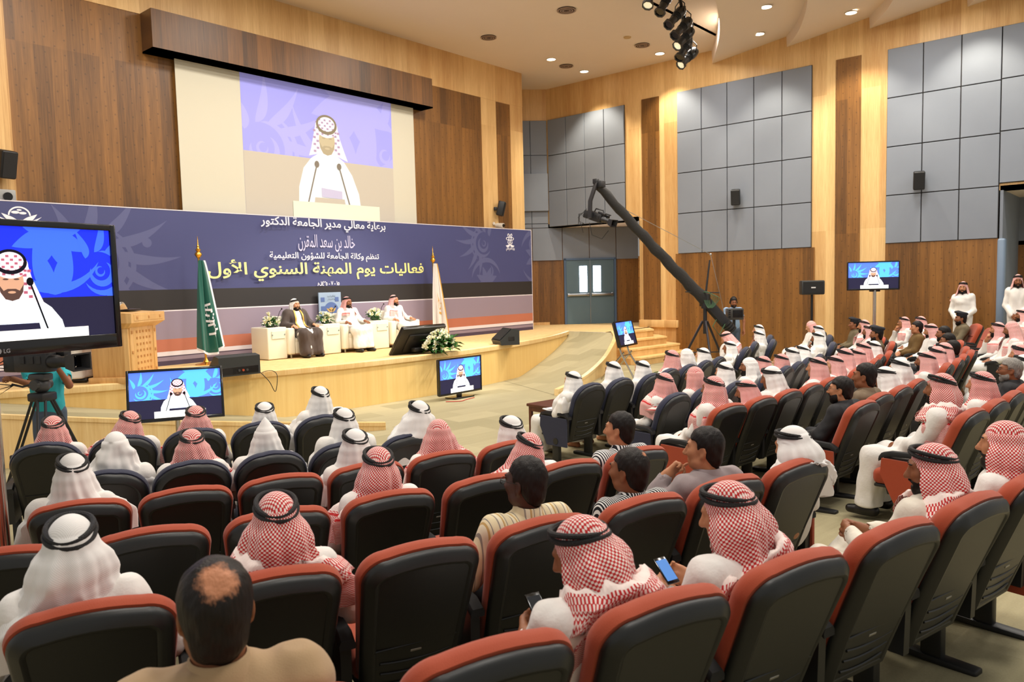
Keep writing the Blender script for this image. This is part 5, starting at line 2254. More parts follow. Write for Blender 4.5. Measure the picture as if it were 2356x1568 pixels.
def collar_mesh(name, nb, hc, m):
    b = B()
    ax = Vector(hc) - Vector(nb)
    prof = [(.066, -.012), (.0635, .02), (.0615, .046), (.0645, .052), (.070, .048), (.079, .006), (.088, -.016), (.085, -.022)]
    b.lathe(prof, Vector(nb) + ax * .06, 26, 0, ax, 1.0, 1.06, False)
    return b.mesh(name, m, 60)


# ------------------------------------------------------------------ headscarf and rope
def ghutra_mesh(name, H, m, seed, neck=1.0, flare=1.0, toss=0, peak=0.0, lump=0.0, open_=1.0, hemz=-.40, seat=True, chest=158, sway=0.0, wrap=0.0, gather=0.0):
    """one sheet of cloth laid over the head; rows run from the crown to the hem"""
    rnd = random.Random(seed)
    nu = 104
    ph = [rnd.uniform(0, 6.283) for _ in range(10)]
    kf = [rnd.choice((3, 4, 5)), rnd.choice((6, 7)), rnd.choice((9, 10, 11)), rnd.choice((14, 15))]
    rows = []

    def lerp(tab, z):
        for (z0, a), (z1, c) in zip(tab, tab[1:]):
            if z >= z1:
                t = (z0 - z) / (z0 - z1) if z0 != z1 else 0
                t = max(0, min(1, t))
                t = t * t * (3 - 2 * t)
                return a + (c - a) * t
        return tab[-1][1]
    TX_ = [(.07, .082), (.03, .094), (-.03, .116 * neck), (-.10, .134 * neck), (-.155, .172 * neck), (-.20, .235 * flare), (-.27, .285 * flare), (-.5, .30 * flare)]
    TB = [(.07, .100), (.03, .109), (-.03, .124), (-.10, .136), (-.17, .15), (-.23, .165), (-.30, .15), (-.5, .12)]
    TF = [(.07, .094), (.03, .102), (.0, .113), (-.06, .122), (-.12, .125), (-.18, .16), (-.25, .205), (-.32, .22), (-.5, .225)]
    zs = []
    for i in range(12):
        zs.append(('d', math.radians(7 + 62 * i / 11)))
    z = .062
    while z > hemz:
        zs.append(('s', z))
        z -= .0145
    co, uvs = [], []
    slen = 0
    prevz = None
    for kind, q_ in zs:
        row, uvr = [], []
        for i in range(nu + 1):
            u = -1 + 2 * i / nu
            if kind == 'd':
                th = u * math.pi
                x = .082 * math.sin(q_) * math.sin(th)
                y = -.014 - .102 * math.sin(q_) * math.cos(th)
                zz = .03 + (.097 + peak * max(0, 1 - (q_ / .7) ** 1.0)) * math.cos(q_)
                row.append((x, y, zz))
                uvr.append((x, y))
            else:
                zz = q_
                # face opening: starts under the forehead
                if zz > .045:
                    mx = math.pi
                else:
                    t = min(1, (.045 - zz) / .035)
                    face = math.radians(128) * open_
                    mx = math.pi + (face - math.pi) * (t * t * (3 - 2 * t))
                    t2 = max(0, min(1, (-.11 - zz) / .12))
                    mx = mx + (math.radians(chest) - mx) * t2
                th = u * mx
                c_, s_ = math.cos(th), math.sin(th)
                rx = lerp(TX_, zz)
                ry = lerp(TB, zz) if c_ > 0 else lerp(TF, zz)
                if gather:
                    gq = 1 + gather * (.9 * math.exp(-((zz + .055) / .05) ** 2) - .75 * math.exp(-((zz + .165) / .035) ** 2))
                    rx, ry = rx * gq, ry * gq
                amp = min(1, max(0, (.05 - zz) / .22))
                fold = (math.sin(kf[0] * th + ph[0] + zz * 4) * .5 + math.sin(kf[1] * th + ph[1] - zz * 6) * .45 + (1 - abs(math.sin(kf[2] * th * .5 + ph[2] + zz * 3))) * .5 + .25 * math.sin(kf[3] * th + ph[3] + 9 * zz))
                g = 1 + (.025 + .115 * amp) * (fold - .25) * min(1, max(0, (.06 - zz) / .04))
                if lump:
                    g += lump * (.5 * math.sin(3 * th + ph[4] + zz * 22) + .4 * math.sin(5 * th + ph[5] - zz * 31) + .3 * math.sin(zz * 55 + 2 * th))
                if toss:
                    # cloth gathered towards one shoulder
                    g *= 1 + .20 * amp * math.exp(-((th - toss * 1.5) / .55) ** 2)
                x = rx * g * s_ + sway * amp * amp
                y = -.014 - ry * g * c_
                dz = 0.0
                if toss:
                    dz = .07 * amp * math.exp(-((th - toss * 2.2) / .6) ** 2)
                row.append((x, y, zz + dz + .006 * math.sin(4 * th + ph[6]) * amp))
                uvr.append((th * .125, .14 + (.062 - zz)))
        co.append(row)
        uvs.append(uvr)
    b = bmesh.new()
    lay = b.loops.layers.uv.new('UVMap')
    G = []
    for r in co:
        G.append([b.verts.new(tuple(H.p(*p))) for p in r])
    top = b.verts.new(tuple(H.p(0, -.014, .03 + .097 + peak)))
    for i in range(nu):
        f = b.faces.new((G[0][i], G[0][i + 1], top))
        for l, w in zip(f.loops, (uvs[0][i], uvs[0][i + 1], (0, -.014))):
            l[lay].uv = w
    for j in range(len(G) - 1):
        seam = zs[j][0] == 'd' and zs[j + 1][0] == 's'
        for i in range(nu):
            f = b.faces.new((G[j][i], G[j + 1][i], G[j + 1][i + 1], G[j][i + 1]))
            a, c, d_, e = uvs[j][i], uvs[j + 1][i], uvs[j + 1][i + 1], uvs[j][i + 1]
            if seam:
                a, e = (c[0], c[1] - .01), (d_[0], d_[1] - .01)
            for l, w in zip(f.loops, (a, c, d_, e)):
                l[lay].uv = w
    if toss:
        # the loose end thrown over the shoulder: a draped band across the chest to the back
        n1, n2 = 26, 12
        S = []
        for i in range(n1 + 1):
            t = i / n1
            th = toss * (2.75 - 3.35 * t)
            zc = -.20 - .02 * math.sin(math.pi * t) + (-.09 * max(0, t - .55) / .45)
            L = []
            for k in range(n2 + 1):
                w = k / n2
                zz = zc + .03 - .13 * w - .02 * math.sin(6 * t + w * 3)
                rx, rb = lerp(TX_, zz) * 1.06 + .012 * math.sin(w * 9 + 3 * t), (lerp(TB, zz) if math.cos(th) > 0 else lerp(TF, zz)) * 1.08 + .012 * math.sin(w * 8 + ph[7])
                L.append(((rx * math.sin(th), -.014 - rb * math.cos(th), zz), (t * .5, .30 + w * .2)))
            S.append(L)
        VV = [[b.verts.new(tuple(H.p(*p))) for p, _ in L] for L in S]
        for i in range(n1):
            for k in range(n2):
                f = b.faces.new((VV[i][k], VV[i + 1][k], VV[i + 1][k + 1], VV[i][k + 1]))
                for l, w in zip(f.loops, (S[i][k][1], S[i + 1][k][1], S[i + 1][k + 1][1], S[i][k + 1][1])):
                    l[lay].uv = w
    if wrap:
        # a rolled fold of the cloth lying round the shoulders
        W_ = []
        n1, n2 = 64, 12
        for i in range(n1 + 1):
            th = -2.55 + 5.1 * i / n1
            cz = -.19 - wrap * .05 * math.sin(th) + .016 * math.sin(2.3 * th + ph[8])
            L = []
            for k in range(n2 + 1):
                a = 2 * math.pi * k / n2
                fo = 1 + .22 * math.sin(3 * a + 5 * th + ph[9]) + .12 * math.sin(13 * th + a * 2)
                zz = cz + .062 * math.sin(a) * fo
                base_x, base_y = lerp(TX_, zz - .005), (lerp(TB, zz) if math.cos(th) > 0 else lerp(TF, zz))
                o_ = .016 + .026 * math.cos(a) * fo
                L.append((((base_x + o_) * math.sin(th), -.014 - (base_y + o_) * math.cos(th), zz), (th * .2, .365 + .15 * k / n2)))
            W_.append(L)
        VW = [[b.verts.new(tuple(H.p(*p))) for p, _ in L] for L in W_]
        for i in range(n1):
            for k in range(n2):
                f = b.faces.new((VW[i][k], VW[i + 1][k], VW[i + 1][k + 1], VW[i][k + 1]))
                for l, w in zip(f.loops, (W_[i][k][1], W_[i + 1][k][1], W_[i + 1][k + 1][1], W_[i][k + 1][1])):
                    l[lay].uv = w
    if seat:                     # keep the cloth in front of the chair back
        for v in b.verts:
            lim = .31 - .322 * (v.co.z - .27)
            if v.co.z < 1.0 and v.co.y < lim:
                v.co.y = lim + .002 * math.sin(40 * v.co.x)
    bmesh.ops.recalc_face_normals(b, faces=b.faces)
    me = bpy.data.meshes.new(name)
    b.to_mesh(me)
    b.free()
    me.materials.append(m)
    me.shade_smooth()
    return me


def agal_mesh(name, H, tilt=.0, r=.0105, sc=.985):
    b = B()
    for k, (dz, o) in enumerate(((-.004, -.002), (.0145, -.0075))):
        pts = []
        for i in range(36):
            t = 2 * math.pi * i / 36
            x, y = (.088 + o) * sc * math.cos(t), (.105 + o) * sc * math.sin(t)
            z = .066 + dz + .03 * (y / .1) + .004 * math.sin(2 * t + k * 2) + tilt * x
            pts.append(H.p(x, y - .014, z))
        b.tube(pts, r, 8, closed=True)
    return b.mesh(name, agal_m)
# ------------------------------------------------------------------ auditorium chairs
shell_m = mat('chair_shell_black', (23, 24, 23), .4, bump=.06, bscale=300, spec=.5)
orange_m = mat('chair_orange_fabric', (164, 66, 34), .85, bump=.12, bscale=260, sheen=.15)
navy_m = mat('chair_navy_fabric', (34, 38, 62), .8, bump=.12, bscale=260, sheen=.15)
frame_b = mat('chair_frame_black', (26, 26, 26), .45)
plate_m = mat('chair_name_plate', (150, 146, 136), .35, .6)
BK0, BK1 = Vector((0, .235, .27)), Vector((0, .0, 1.0))      # back: foot and top of the rear face
BT = (BK1 - BK0).normalized()
BN = Vector((0, -BT.z, BT.y))                                   # out of the rear face
BL = (BK1 - BK0).length


def back_outline(w0, w1, rad, crown, inset=0.0, n=9, t0=0.0):
    """outline of a chair back in (across, along) with rounded upper corners"""
    P = []
    H_ = BL - inset
    w1_, w0_ = w1 / 2 - inset, w0 / 2 - inset
    r = max(.02, rad - inset)
    P.append((-w0_, t0 + inset))
    P.append((-(w0_ + (w1_ - w0_) * .45), t0 + (H_ - t0) * .45))
    for i in range(n + 1):
        a = math.pi - (math.pi / 2) * i / n
        P.append((-w1_ + r + r * math.cos(a), H_ - r + r * math.sin(a)))
    for i in range(1, 6):
        x = -w1_ + r + (2 * w1_ - 2 * r) * i / 6
        P.append((x, H_ + crown * (1 - ((x) / (w1_ - r + 1e-6)) ** 2)))
    for i in range(n + 1):
        a = math.pi / 2 - (math.pi / 2) * i / n
        P.append((w1_ - r + r * math.cos(a), H_ - r + r * math.sin(a)))
    P.append(((w0_ + (w1_ - w0_) * .45), t0 + (H_ - t0) * .45))
    P.append((w0_, t0 + inset))
    return P


def bpt(u, t, d):
    # slight backward curl of the upper part
    cur = .045 * (t / BL) ** 2
    return BK0 + Vector((u, 0, 0)) + BT * t + BN * (d + cur)


def chair_meshes(kind):
    rad, crown, w1, w0 = (.105, .018, .535, .47) if kind == 'orange' else (.20, .01, .535, .47)
    fab = orange_m if kind == 'orange' else navy_m
    ms = {}
    b = B()
    loops = []
    for ins, d in ((.012, -.004), (.0, .0), (.0, .012), (.012, .03), (.045, .052), (.058, .05), (.064, .044)):
        loops.append([bpt(u, t, d) for u, t in back_outline(w0, w1, rad, crown, ins)])
    b.loft(loops, 0)
    # lower half: seam and moulded ribs
    for k, t in enumerate((.30, .225, .165, .105)):
        wv = .40 if k == 0 else .34 - .012 * k
        pts = [bpt(u, t - .018 * (1 - (2 * u / wv) ** 2) * (k > 0), .047) for u in np.linspace(-wv / 2, wv / 2, 9)]
        b.tube(pts, .006 if k else .005, 6)
    ms['back_shell'] = b.mesh('back_shell', shell_m, 40)
    b = B()
    c = bpt(0, .262, .048)
    b.box(c, (.052, .006, .012), 0, Matrix.Rotation(-math.atan2(BN.z, -BN.y), 3, 'X'), .002, 1)
    ms['name_plate'] = b.mesh('name_plate', plate_m)
    b = B()
    loops = []
    for ins, d in ((.05, -.085), (.022, -.088), (.002, -.076), (-.012, -.055), (-.014, -.03), (-.008, -.008), (.01, -.003)):
        loops.append([bpt(u, t, d) for u, t in back_outline(w0 - .02, w1, rad, crown, ins, t0=.14)])
    b.loft(loops, 0)
    for t in (.34, .52):
        b.tube([bpt(u, t, -.088) for u in np.linspace(-.2, .2, 7)], .006, 6)
    ms['back_cushion'] = b.mesh('back_cushion', fab, 50)
    b = B()
    b.box((0, .45, .41), (.49, .47, .13), 0, None, .045, 3)
    ms['seat'] = b.mesh('seat', fab, 50)
    b = B()
    b.box((0, .45, .335), (.47, .44, .03), 0, None, .012, 2)
    ms['seat_pan'] = b.mesh('seat_pan', frame_b)
    for nm, s in (('armrest_l', -1), ('armrest_r', 1)):
        b = B()
        x = s * .3075
        b.loft([[(x - .034, y, z - .022), (x + .034, y, z - .022), (x + .036, y, z), (x + .026, y, z + .018), (x - .026, y, z + .018), (x - .036, y, z)]
                for y, z in ((.10, .60), (.16, .635), (.34, .645), (.50, .64), (.57, .62), (.59, .59))])
        ms[nm] = b.mesh('armrest', rubber if kind == 'orange' else black_m, 40)
        b = B()
        b.prism([(x - .024, .14, .30), (x - .024, .52, .30), (x - .024, .56, .46), (x - .024, .55, .61), (x - .024, .13, .60)], (.048, 0, 0))
        ms['frame_' + nm] = b.mesh('side_frame', frame_b, 30)
        b = B()
        b.box((x, .33, .15), (.06, .11, .31), 0, None, .012, 2)
        b.box((x, .33, .022), (.085, .46, .04), 0, None, .014, 2)
        ms['leg_' + nm] = b.mesh('leg', frame_b)
        b = B()
        b.prism([(x + s * .028, .12, .24), (x + s * .028, .46, .24), (x + s * .028, .57, .47), (x + s * .028, .56, .60), (x + s * .028, .12, .59)], (s * .022, 0, 0))
        ms['panel_' + nm] = b.mesh('end_panel', fab, 30)
        b = B()
        b.cyl((x + s * .05, .30, .30), (x + s * .056, .30, .30), .04, n=20)
        ms['boss_' + nm] = b.mesh('end_panel_cap', frame_b)
    return ms


CHAIRS = {k: chair_meshes(k) for k in ('orange', 'navy')}


def chair(kind, pos, yaw, label, group=None, end=0, right_arm=False):
    ms = CHAIRS[kind]
    t = thing('auditorium_chair', label, 'chair', pos, yaw, group or ('orange edged auditorium chairs' if kind == 'orange' else 'navy auditorium chairs'))
    sh = link('back_shell', ms['back_shell'], t)
    link('name_plate', ms['name_plate'], sh)
    link('back_cushion', ms['back_cushion'], t)
    s = link('seat', ms['seat'], t)
    link('seat_pan', ms['seat_pan'], s)
    for nm, sg in (('armrest_l', -1), ('armrest_r', 1)):
        if sg == 1 and not (right_arm or end == 1):
            continue
        link('armrest', ms[nm], t)
        link('side_frame', ms['frame_' + nm], t)
        link('leg', ms['leg_' + nm], t)
        if end == sg:
            p = link('end_panel', ms['panel_' + nm], t)
            link('panel_cap', ms['boss_' + nm], p)
    return t


# ------------------------------------------------------------------ seated figures
CACHE = {}


def cached(key, fn):
    if key not in CACHE:
        CACHE[key] = fn()
    return CACHE[key]


def seat_head(ps, yaw=0, pitch=0, tip=0):
    return Head(POSES[ps]['hd'], rotm(yaw, pitch, tip))


def person(label, pos, yaw, ps='sit', top='thobe', head='w', hy=0.0, hp=0.0, skin=0, seed=1, scale=1.0, group=None, beard=0, hair=0, rope=True, fine=.0095, gl=False, gk=None, bald=0, tip=0.0, name='person', seen=False):
    """one seated figure; head: w / r / p headscarf colours, h bare hair, b beret"""
    gk = gk or {}
    bm_ = cached(('body', ps, hy, hp, skin, fine), lambda: body_mesh('person', ps, hy, hp, fine, skin))
    o = link(name, bm_)
    o.location = pos
    o.rotation_euler = (0, 0, yaw)
    o.scale = scale if isinstance(scale, tuple) else (1, 1, scale)
    tag(o, label, 'person', group)
    sd = seed % 3
    H = seat_head(ps, hy, hp, tip)
    TOPS = {'thobe': ('robe', thobe_m, True, False), 'cream': ('robe', thobe_c, True, False)}
    if top in TOPS:
        nm, m, sk, jk = TOPS[top]
        link(nm, cached(('robe', ps, top, sd, fine < .009), lambda: thobe_mesh(nm, ps, sd + 1, m, .0095 if fine < .009 else .0125)), o)
    else:
        nm, m, tr = top
        link(nm, cached(('top', ps, nm, m.name, sd), lambda: thobe_mesh(nm, ps, sd + 1, m, .0085 if fine < .009 else .0125, False, True, 'jacket' in nm or 'cloak' in nm or 'suit' in nm)), o)
        link('trousers', cached(('tr', ps, tr.name), lambda: trousers_mesh('trousers', ps, tr)), o)
        nb_ = pose_points(ps)['nb']
        link('collar', cached(('col', ps, m.name), lambda: collar_mesh('collar', nb_, Head(POSES[ps]['hd'], rotm()).p(0, -.02, -.06), m)), o)
    if head in 'wrp':
        m = {'w': ghutra_w, 'r': ghutra_r, 'p': ghutra_p}[head]
        link('headscarf', ghutra_mesh('headscarf', H, m, seed, **dict(dict(sway=random.Random(seed + 1).uniform(-.03, .03), chest=random.Random(seed + 2).choice((158, 150, 125))), **gk)), o)
        if rope:
            link('head_rope', agal_mesh('head_rope', H, gk.get('peak', 0) * 0 + random.Random(seed).uniform(-.12, .12)), o)
    else:
        link('hair', cached(('hair', ps, hy, hp, tip, hair, bald, fine), lambda: hair_mesh('hair', H, hair_mat('hair_thinning', (30, 24, 21), (H.p(.004, -.085, .098), .040 * bald, (196, 132, 96) if skin else (206, 152, 118))) if bald else HAIR[hair], 0, 0, .0055 if fine < .009 else .007)), o)
        if head == 'b':
            link('beret', cached(('beret', ps, hy, hp), lambda: beret_mesh('beret', H)), o)
    if beard:
        link('beard', cached(('beard', ps, hy, hp, hair), lambda: beard_mesh('beard', H, HAIR[hair], .01 * beard)), o)
    if seen:
        link('eyes', cached(('eyes', ps, hy, hp), lambda: eyes_mesh('eyes', H)), o)
    if gl:
        glasses(H, o)
    return o


def beret_mesh(name, H):
    b = B()
    T = Matrix(H.R.tolist())
    def ring(r, z, tx=0):
        return [Vector(H.p(r * .92 * math.sin(2 * math.pi * k / 28) + tx, -.012 - r * 1.14 * math.cos(2 * math.pi * k / 28), z + .02 * math.cos(2 * math.pi * k / 28) * -1)) for k in range(28)]
    b.loft([ring(.092, .05), ring(.094, .085), ring(.112, .10, .012), ring(.118, .118, .02), ring(.10, .138, .02), ring(.05, .148, .012)], 0, False, True)
    b.sph(H.p(-.03, .098, .10), (.016, .006, .02), 1, 10)
    return b.mesh(name, [mat('beret_navy', (24, 26, 34), .8), gold])
# ------------------------------------------------------------------ who sits where: side, row, seat counted from the aisle, bearing, radius, height of head, looks
SEATS = {'LA': (-18.3, -2.18, 5, 15.64), 'LB': (-17.25, -1.93, 5, 17.07), 'LC': (-15.8, -1.88, 6, 17.99), 'LD': (-14.6, -1.87, 7, 19.03), 'LE': (-13.9, -1.76, 7, 20.13), 'LF': (-12.9, -1.72, 7, 21.23),
         'RA': (-5.8, 2.2, 17, 15.87), 'RB': (-6.0, 2.05, 18, 17.17), 'RC': (-7.6, 1.92, 20, 18.13), 'RD': (-6.0, 1.83, 20, 19.12), 'RE': (-6.8, 1.74, 21, 20.17), 'RF': (-6.0, 1.66, 22, 21.24)}
TABLE = [
    ('L', 'A', 4, -26.89, 15.64, 1.214, dict(head='r')),
    ('L', 'A', 3, -24.67, 15.64, 1.204, dict(head='r', tip=.22, hy=.3)),
    ('L', 'A', 2, -22.54, 15.64, 1.200, dict(head='r', gk=dict(neck=1.1))),
    ('L', 'A', 1, -20.19, 15.64, 1.174, dict(head='w', gk=dict(neck=.95))),
    ('L', 'A', 0, -17.94, 15.64, 1.263, dict(head='w', ps='lean', gk=dict(flare=1.1))),
    ('L', 'B', 4, -24.76, 17.07, 1.257, dict(head='w', rope=False, gk=dict(lump=.10, neck=1.15), D='bundled white headscarf without a rope')),
    ('L', 'B', 3, -22.98, 17.07, 1.222, dict(head='r', gk=dict(neck=1.1))),
    ('L', 'B', 2, -21.10, 17.07, 1.208, dict(head='w', rope=False, gk=dict(peak=.05, flare=1.1), D='peaked white headscarf without a rope')),
    ('L', 'B', 1, -18.73, 17.07, 1.243, dict(head='w', ps='lean')),
    ('L', 'B', 0, -16.78, 17.23, 1.286, dict(head='w', gk=dict(neck=1.3, lump=.03, toss=-1), D='white headscarf bunched round the neck')),
    ('L', 'C', 5, -25.37, 17.99, 1.276, dict(head='w', gk=dict(flare=1.1), hy=.2)),
    ('L', 'C', 2, -19.58, 17.99, 1.237, dict(head='w', gk=dict(flare=1.05))),
    ('L', 'C', 1, -17.42, 17.99, 1.231, dict(head='r', rope=False, gk=dict(toss=1, neck=1.1), D='wrapped red headscarf without a rope')),
    ('L', 'C', 0, -15.35, 18.03, 1.188, dict(head='w')),
    ('L', 'D', 3, -20.16, 19.03, 1.243, dict(head='r', gk=dict(flare=1.1, gather=.1))),
    ('L', 'D', 1, -16.64, 19.03, 1.163, dict(head='r', ps='lean', tip=.2)),
    ('L', 'D', 0, -14.44, 19.03, 1.246, dict(head='h', hy=.5, skin=0, top=('shirt', stripe_bw, trouser_dark), D='black and white striped shirt', fine=.0075)),
    ('L', 'E', 6, -24.68, 20.13, 1.309, dict(head='w', gk=dict(flare=1.05, gather=.12, neck=1.08), ps='wide', fine=.0085)),
    ('L', 'E', 5, -22.52, 20.13, 1.278, dict(head='r', gk=dict(wrap=.6, gather=.14, neck=1.05), ps='wide')),
    ('L', 'E', 3, -19.04, 20.13, 1.268, dict(head='h', hy=.45, skin=2, top=('shirt', stripe_tan, trouser_dark), gl=True, D='tan striped shirt and spectacles', fine=.0075, ps='wide')),
    ('L', 'E', 2, -17.11, 20.13, 1.219, dict(head='h', hy=.35, skin=1, top=('shirt', stripe_bw2, trouser_dark), bald=.4, D='dark striped shirt, thinning hair', fine=.0075)),
    ('L', 'E', 1, -15.43, 20.13, 1.263, dict(head='h', hy=.55, skin=0, ps='point', top=('jacket', jacket_grey, trouser_dark), D='grey jacket, finger at his mouth', fine=.0075)),
    ('L', 'E', 0, -13.50, 20.25, 1.191, dict(head='w', hp=-.25, hy=.1, gk=dict(gather=.2, wrap=.8, lump=.03, flare=.9))),
    ('L', 'F', 6, -23.45, 21.33, 1.30, dict(head='h', skin=1, hair=1, bald=1.15, top=('jacket', jacket_tan, trouser_dark), D='tan jacket with a bald crown', fine=.0075)),
    ('L', 'F', 4, -20.11, 21.23, 1.229, dict(head='r', hy=.75, hp=-.38, gk=dict(wrap=1.0, gather=.16, neck=1.05), ps='phone', fine=.0085)),
    ('L', 'F', 3, -18.16, 21.23, 1.245, dict(head='r', hy=.55, hp=-.24, gk=dict(wrap=-.8, gather=.16, neck=1.05), ps='phone', fine=.0085)),
    ('L', 'F', 1, -14.36, 21.23, 1.219, dict(head='r', hy=.6, hp=-.12, gk=dict(wrap=.7, gather=.12), beard=1, ps='clasp', top='cream', fine=.0085, D='red checked headscarf with clasped hands')),
    ('L', 'F', 0, -12.52, 21.29, 1.250, dict(head='r', hy=.35, rope=False, beard=1, gk=dict(neck=1.1, gather=.15), D='red checked headscarf without rope, dark beard')),
    ('R', 'A', 0, -5.96, 15.87, 1.157, dict(head='w', ps='chin', hy=.15, D='white headscarf resting his chin on his hand')),
    ('R', 'A', 1, -3.09, 15.87, 1.215, dict(head='w', gk=dict(neck=1.05, lump=.02))),
    ('R', 'A', 2, -0.89, 15.94, 1.175, dict(head='w', gk=dict(neck=1.05))),
    ('R', 'A', 4, 2.64, 15.87, 1.237, dict(head='r')),
    ('R', 'A', 5, 4.69, 15.85, 1.210, dict(head='w', rope=False, gk=dict(lump=.06), D='white headscarf without a rope')),
    ('R', 'A', 6, 7.05, 15.87, 1.170, dict(head='w')),
    ('R', 'A', 9, 13.49, 15.84, 1.139, dict(head='w', hy=.3)),
    ('R', 'A', 11, 18.00, 15.74, 1.230, dict(head='p', ps='lean', hp=-.5, rope=True, D='pink checked headscarf bending far forward')),
    ('R', 'A', 12, 20.10, 16.18, 1.208, dict(head='w', gl=True, seen=True, ps='chin_left', beard=1, hy=-.3, D='white headscarf and spectacles with a raised hand')),
    ('R', 'A', 14, 25.50, 16.14, 1.243, dict(head='w', seen=True)),
    ('R', 'B', 0, -5.68, 17.17, 1.223, dict(head='r', gk=dict(toss=-1))),
    ('R', 'B', 1, -3.52, 17.17, 1.232, dict(head='r', rope=False, gk=dict(flare=1.1), D='red checked headscarf without a rope')),
    ('R', 'B', 2, -1.43, 17.24, 1.237, dict(head='w')),
    ('R', 'B', 4, 1.73, 17.15, 1.204, dict(head='w', rope=False, hy=.6, beard=1, seen=True, gk=dict(lump=.03), D='white headscarf without a rope with bearded face turned')),
    ('R', 'B', 5, 3.78, 17.12, 1.166, dict(head='r', hy=.2)),
    ('R', 'B', 6, 6.10, 17.17, 1.118, dict(head='r')),
    ('R', 'B', 7, 8.30, 17.17, 1.181, dict(head='w')),
    ('R', 'B', 8, 10.00, 17.24, 1.168, dict(head='w', tip=.2)),
    ('R', 'B', 12, 18.14, 17.28, 1.222, dict(head='w', ps='chin', beard=1, seen=True)),
    ('R', 'B', 15, 24.29, 17.33, 1.234, dict(head='w', seen=True)),
    ('R', 'B', 17, 29.00, 17.37, 1.250, dict(head='p', rope=False, hp=-.3, seen=True, D='pink headscarf without a rope, head bowed')),
    ('R', 'C', 0, -7.20, 18.13, 1.274, dict(head='r', gk=dict(toss=1, neck=1.1), ps='sit_in', hy=.2)),
    ('R', 'C', 1, -5.24, 18.13, 1.167, dict(head='r', hy=.4, hp=-.2, skin=1, beard=1)),
    ('R', 'C', 2, -3.42, 18.13, 1.263, dict(head='w', hp=-.2, hy=.3, gk=dict(flare=1.1))),
    ('R', 'C', 4, 0.52, 18.17, 1.255, dict(head='p', hy=.2)),
    ('R', 'C', 6, 3.48, 18.11, 1.193, dict(head='p', hy=.5)),
    ('R', 'C', 7, 5.40, 18.10, 1.243, dict(head='p')),
    ('R', 'C', 8, 8.00, 18.12, 1.170, dict(head='p')),
    ('R', 'C', 9, 10.12, 18.12, 1.202, dict(head='p')),
    ('R', 'C', 10, 12.04, 18.22, 1.178, dict(head='w')),
    ('R', 'C', 13, 17.80, 18.26, 1.284, dict(head='b', skin=1, beard=1, top=('uniform_shirt', uniform, trouser_dark), seen=True, D='khaki uniform and beret, bearded')),
    ('R', 'C', 15, 21.00, 18.19, 1.265, dict(head='p', seen=True, beard=1)),
    ('R', 'C', 17, 25.00, 18.25, 1.328, dict(head='p', seen=True, beard=1)),
    ('R', 'C', 19, 28.44, 18.26, 1.264, dict(head='b', skin=1, top=('uniform_shirt', uniform, trouser_dark), seen=True, D='khaki uniform and dark beret')),
    ('R', 'D', 0, -5.58, 19.20, 1.223, dict(head='h', hy=.25, skin=0, beard=1, gl=True, top=('suit_jacket', suit_black, jeans), D='black suit and spectacles, short beard', fine=.0075, ps='sit_in')),
    ('R', 'D', 1, -3.75, 19.17, 1.304, dict(head='h', hy=.2, skin=1, top=('shirt', shirt_brown, trouser_dark), D='olive brown shirt and black hair', fine=.0075)),
    ('R', 'D', 2, -1.92, 19.17, 1.203, dict(head='w', hp=-.2)),
    ('R', 'D', 3, -0.09, 19.15, 1.241, dict(head='w', gk=dict(neck=1.15, lump=.04))),
    ('R', 'D', 6, 4.56, 19.14, 1.181, dict(head='p', hy=.1, skin=1, beard=1)),
    ('R', 'D', 7, 6.50, 19.19, 1.197, dict(head='p')),
    ('R', 'D', 8, 8.50, 19.23, 1.194, dict(head='p')),
    ('R', 'D', 9, 10.50, 19.32, 1.169, dict(head='h', top=('shirt', suit_black, trouser_dark), skin=1, D='dark shirt and black hair')),
    ('R', 'D', 10, 12.72, 19.27, 1.229, dict(head='h', top=('shirt', suit_black, trouser_dark), skin=1, seen=True, D='dark shirt, black hair and moustache')),
    ('R', 'D', 12, 16.00, 19.27, 1.272, dict(head='h', top=('shirt', suit_black, trouser_dark), skin=1, beard=1, seen=True, D='dark shirt, curly black hair and beard')),
    ('R', 'D', 14, 19.20, 19.18, 1.255, dict(head='p', seen=True, beard=1, hp=-.15)),
    ('R', 'D', 15, 21.87, 19.07, 1.264, dict(head='h', top=('jacket', jacket_brown, trouser_dark), seen=True, skin=0, D='olive jacket and short dark hair')),
    ('R', 'D', 17, 25.00, 19.32, 1.288, dict(head='p', seen=True, skin=1)),
    ('R', 'D', 19, 28.35, 19.30, 1.225, dict(head='p', ps='chin', gl=True, seen=True, D='pink headscarf, hand to his mouth')),
    ('R', 'E', 0, -6.54, 20.17, 1.309, dict(head='r', hy=.3, skin=1, beard=1, gk=dict(flare=.95, gather=.15, wrap=.5), ps='sit_in', fine=.0085, D='red checked headscarf, big build')),
    ('R', 'E', 2, -3.40, 20.17, 1.201, dict(head='r')),
    ('R', 'E', 4, 0.56, 20.18, 1.198, dict(head='h', hair=2, hy=.25, gl=True, skin=1, beard=1, top=('suit_jacket', suit_black, trouser_dark), seen=True, D='black suit, spectacles and short grey hair', fine=.0075)),
    ('R', 'E', 6, 3.24, 20.21, 1.155, dict(head='w')),
    ('R', 'E', 7, 5.78, 20.14, 1.201, dict(head='r', seen=True)),
    ('R', 'E', 13, 15.50, 20.22, 1.302, dict(head='p', rope=False, beard=1, seen=True, hp=-.15, gk=dict(flare=1.1, toss=1), D='pink headscarf without rope, leaning back')),
    ('R', 'E', 14, 17.96, 20.18, 1.240, dict(head='p', ps='chin', seen=True, beard=1, D='pink headscarf, cheek on his hand')),
    ('R', 'E', 19, 26.66, 20.25, 1.266, dict(head='b', skin=1, beard=1, top=('uniform_shirt', uniform, trouser_dark), seen=True, ps='sit_in', D='khaki uniform with shoulder patch and dark beret')),
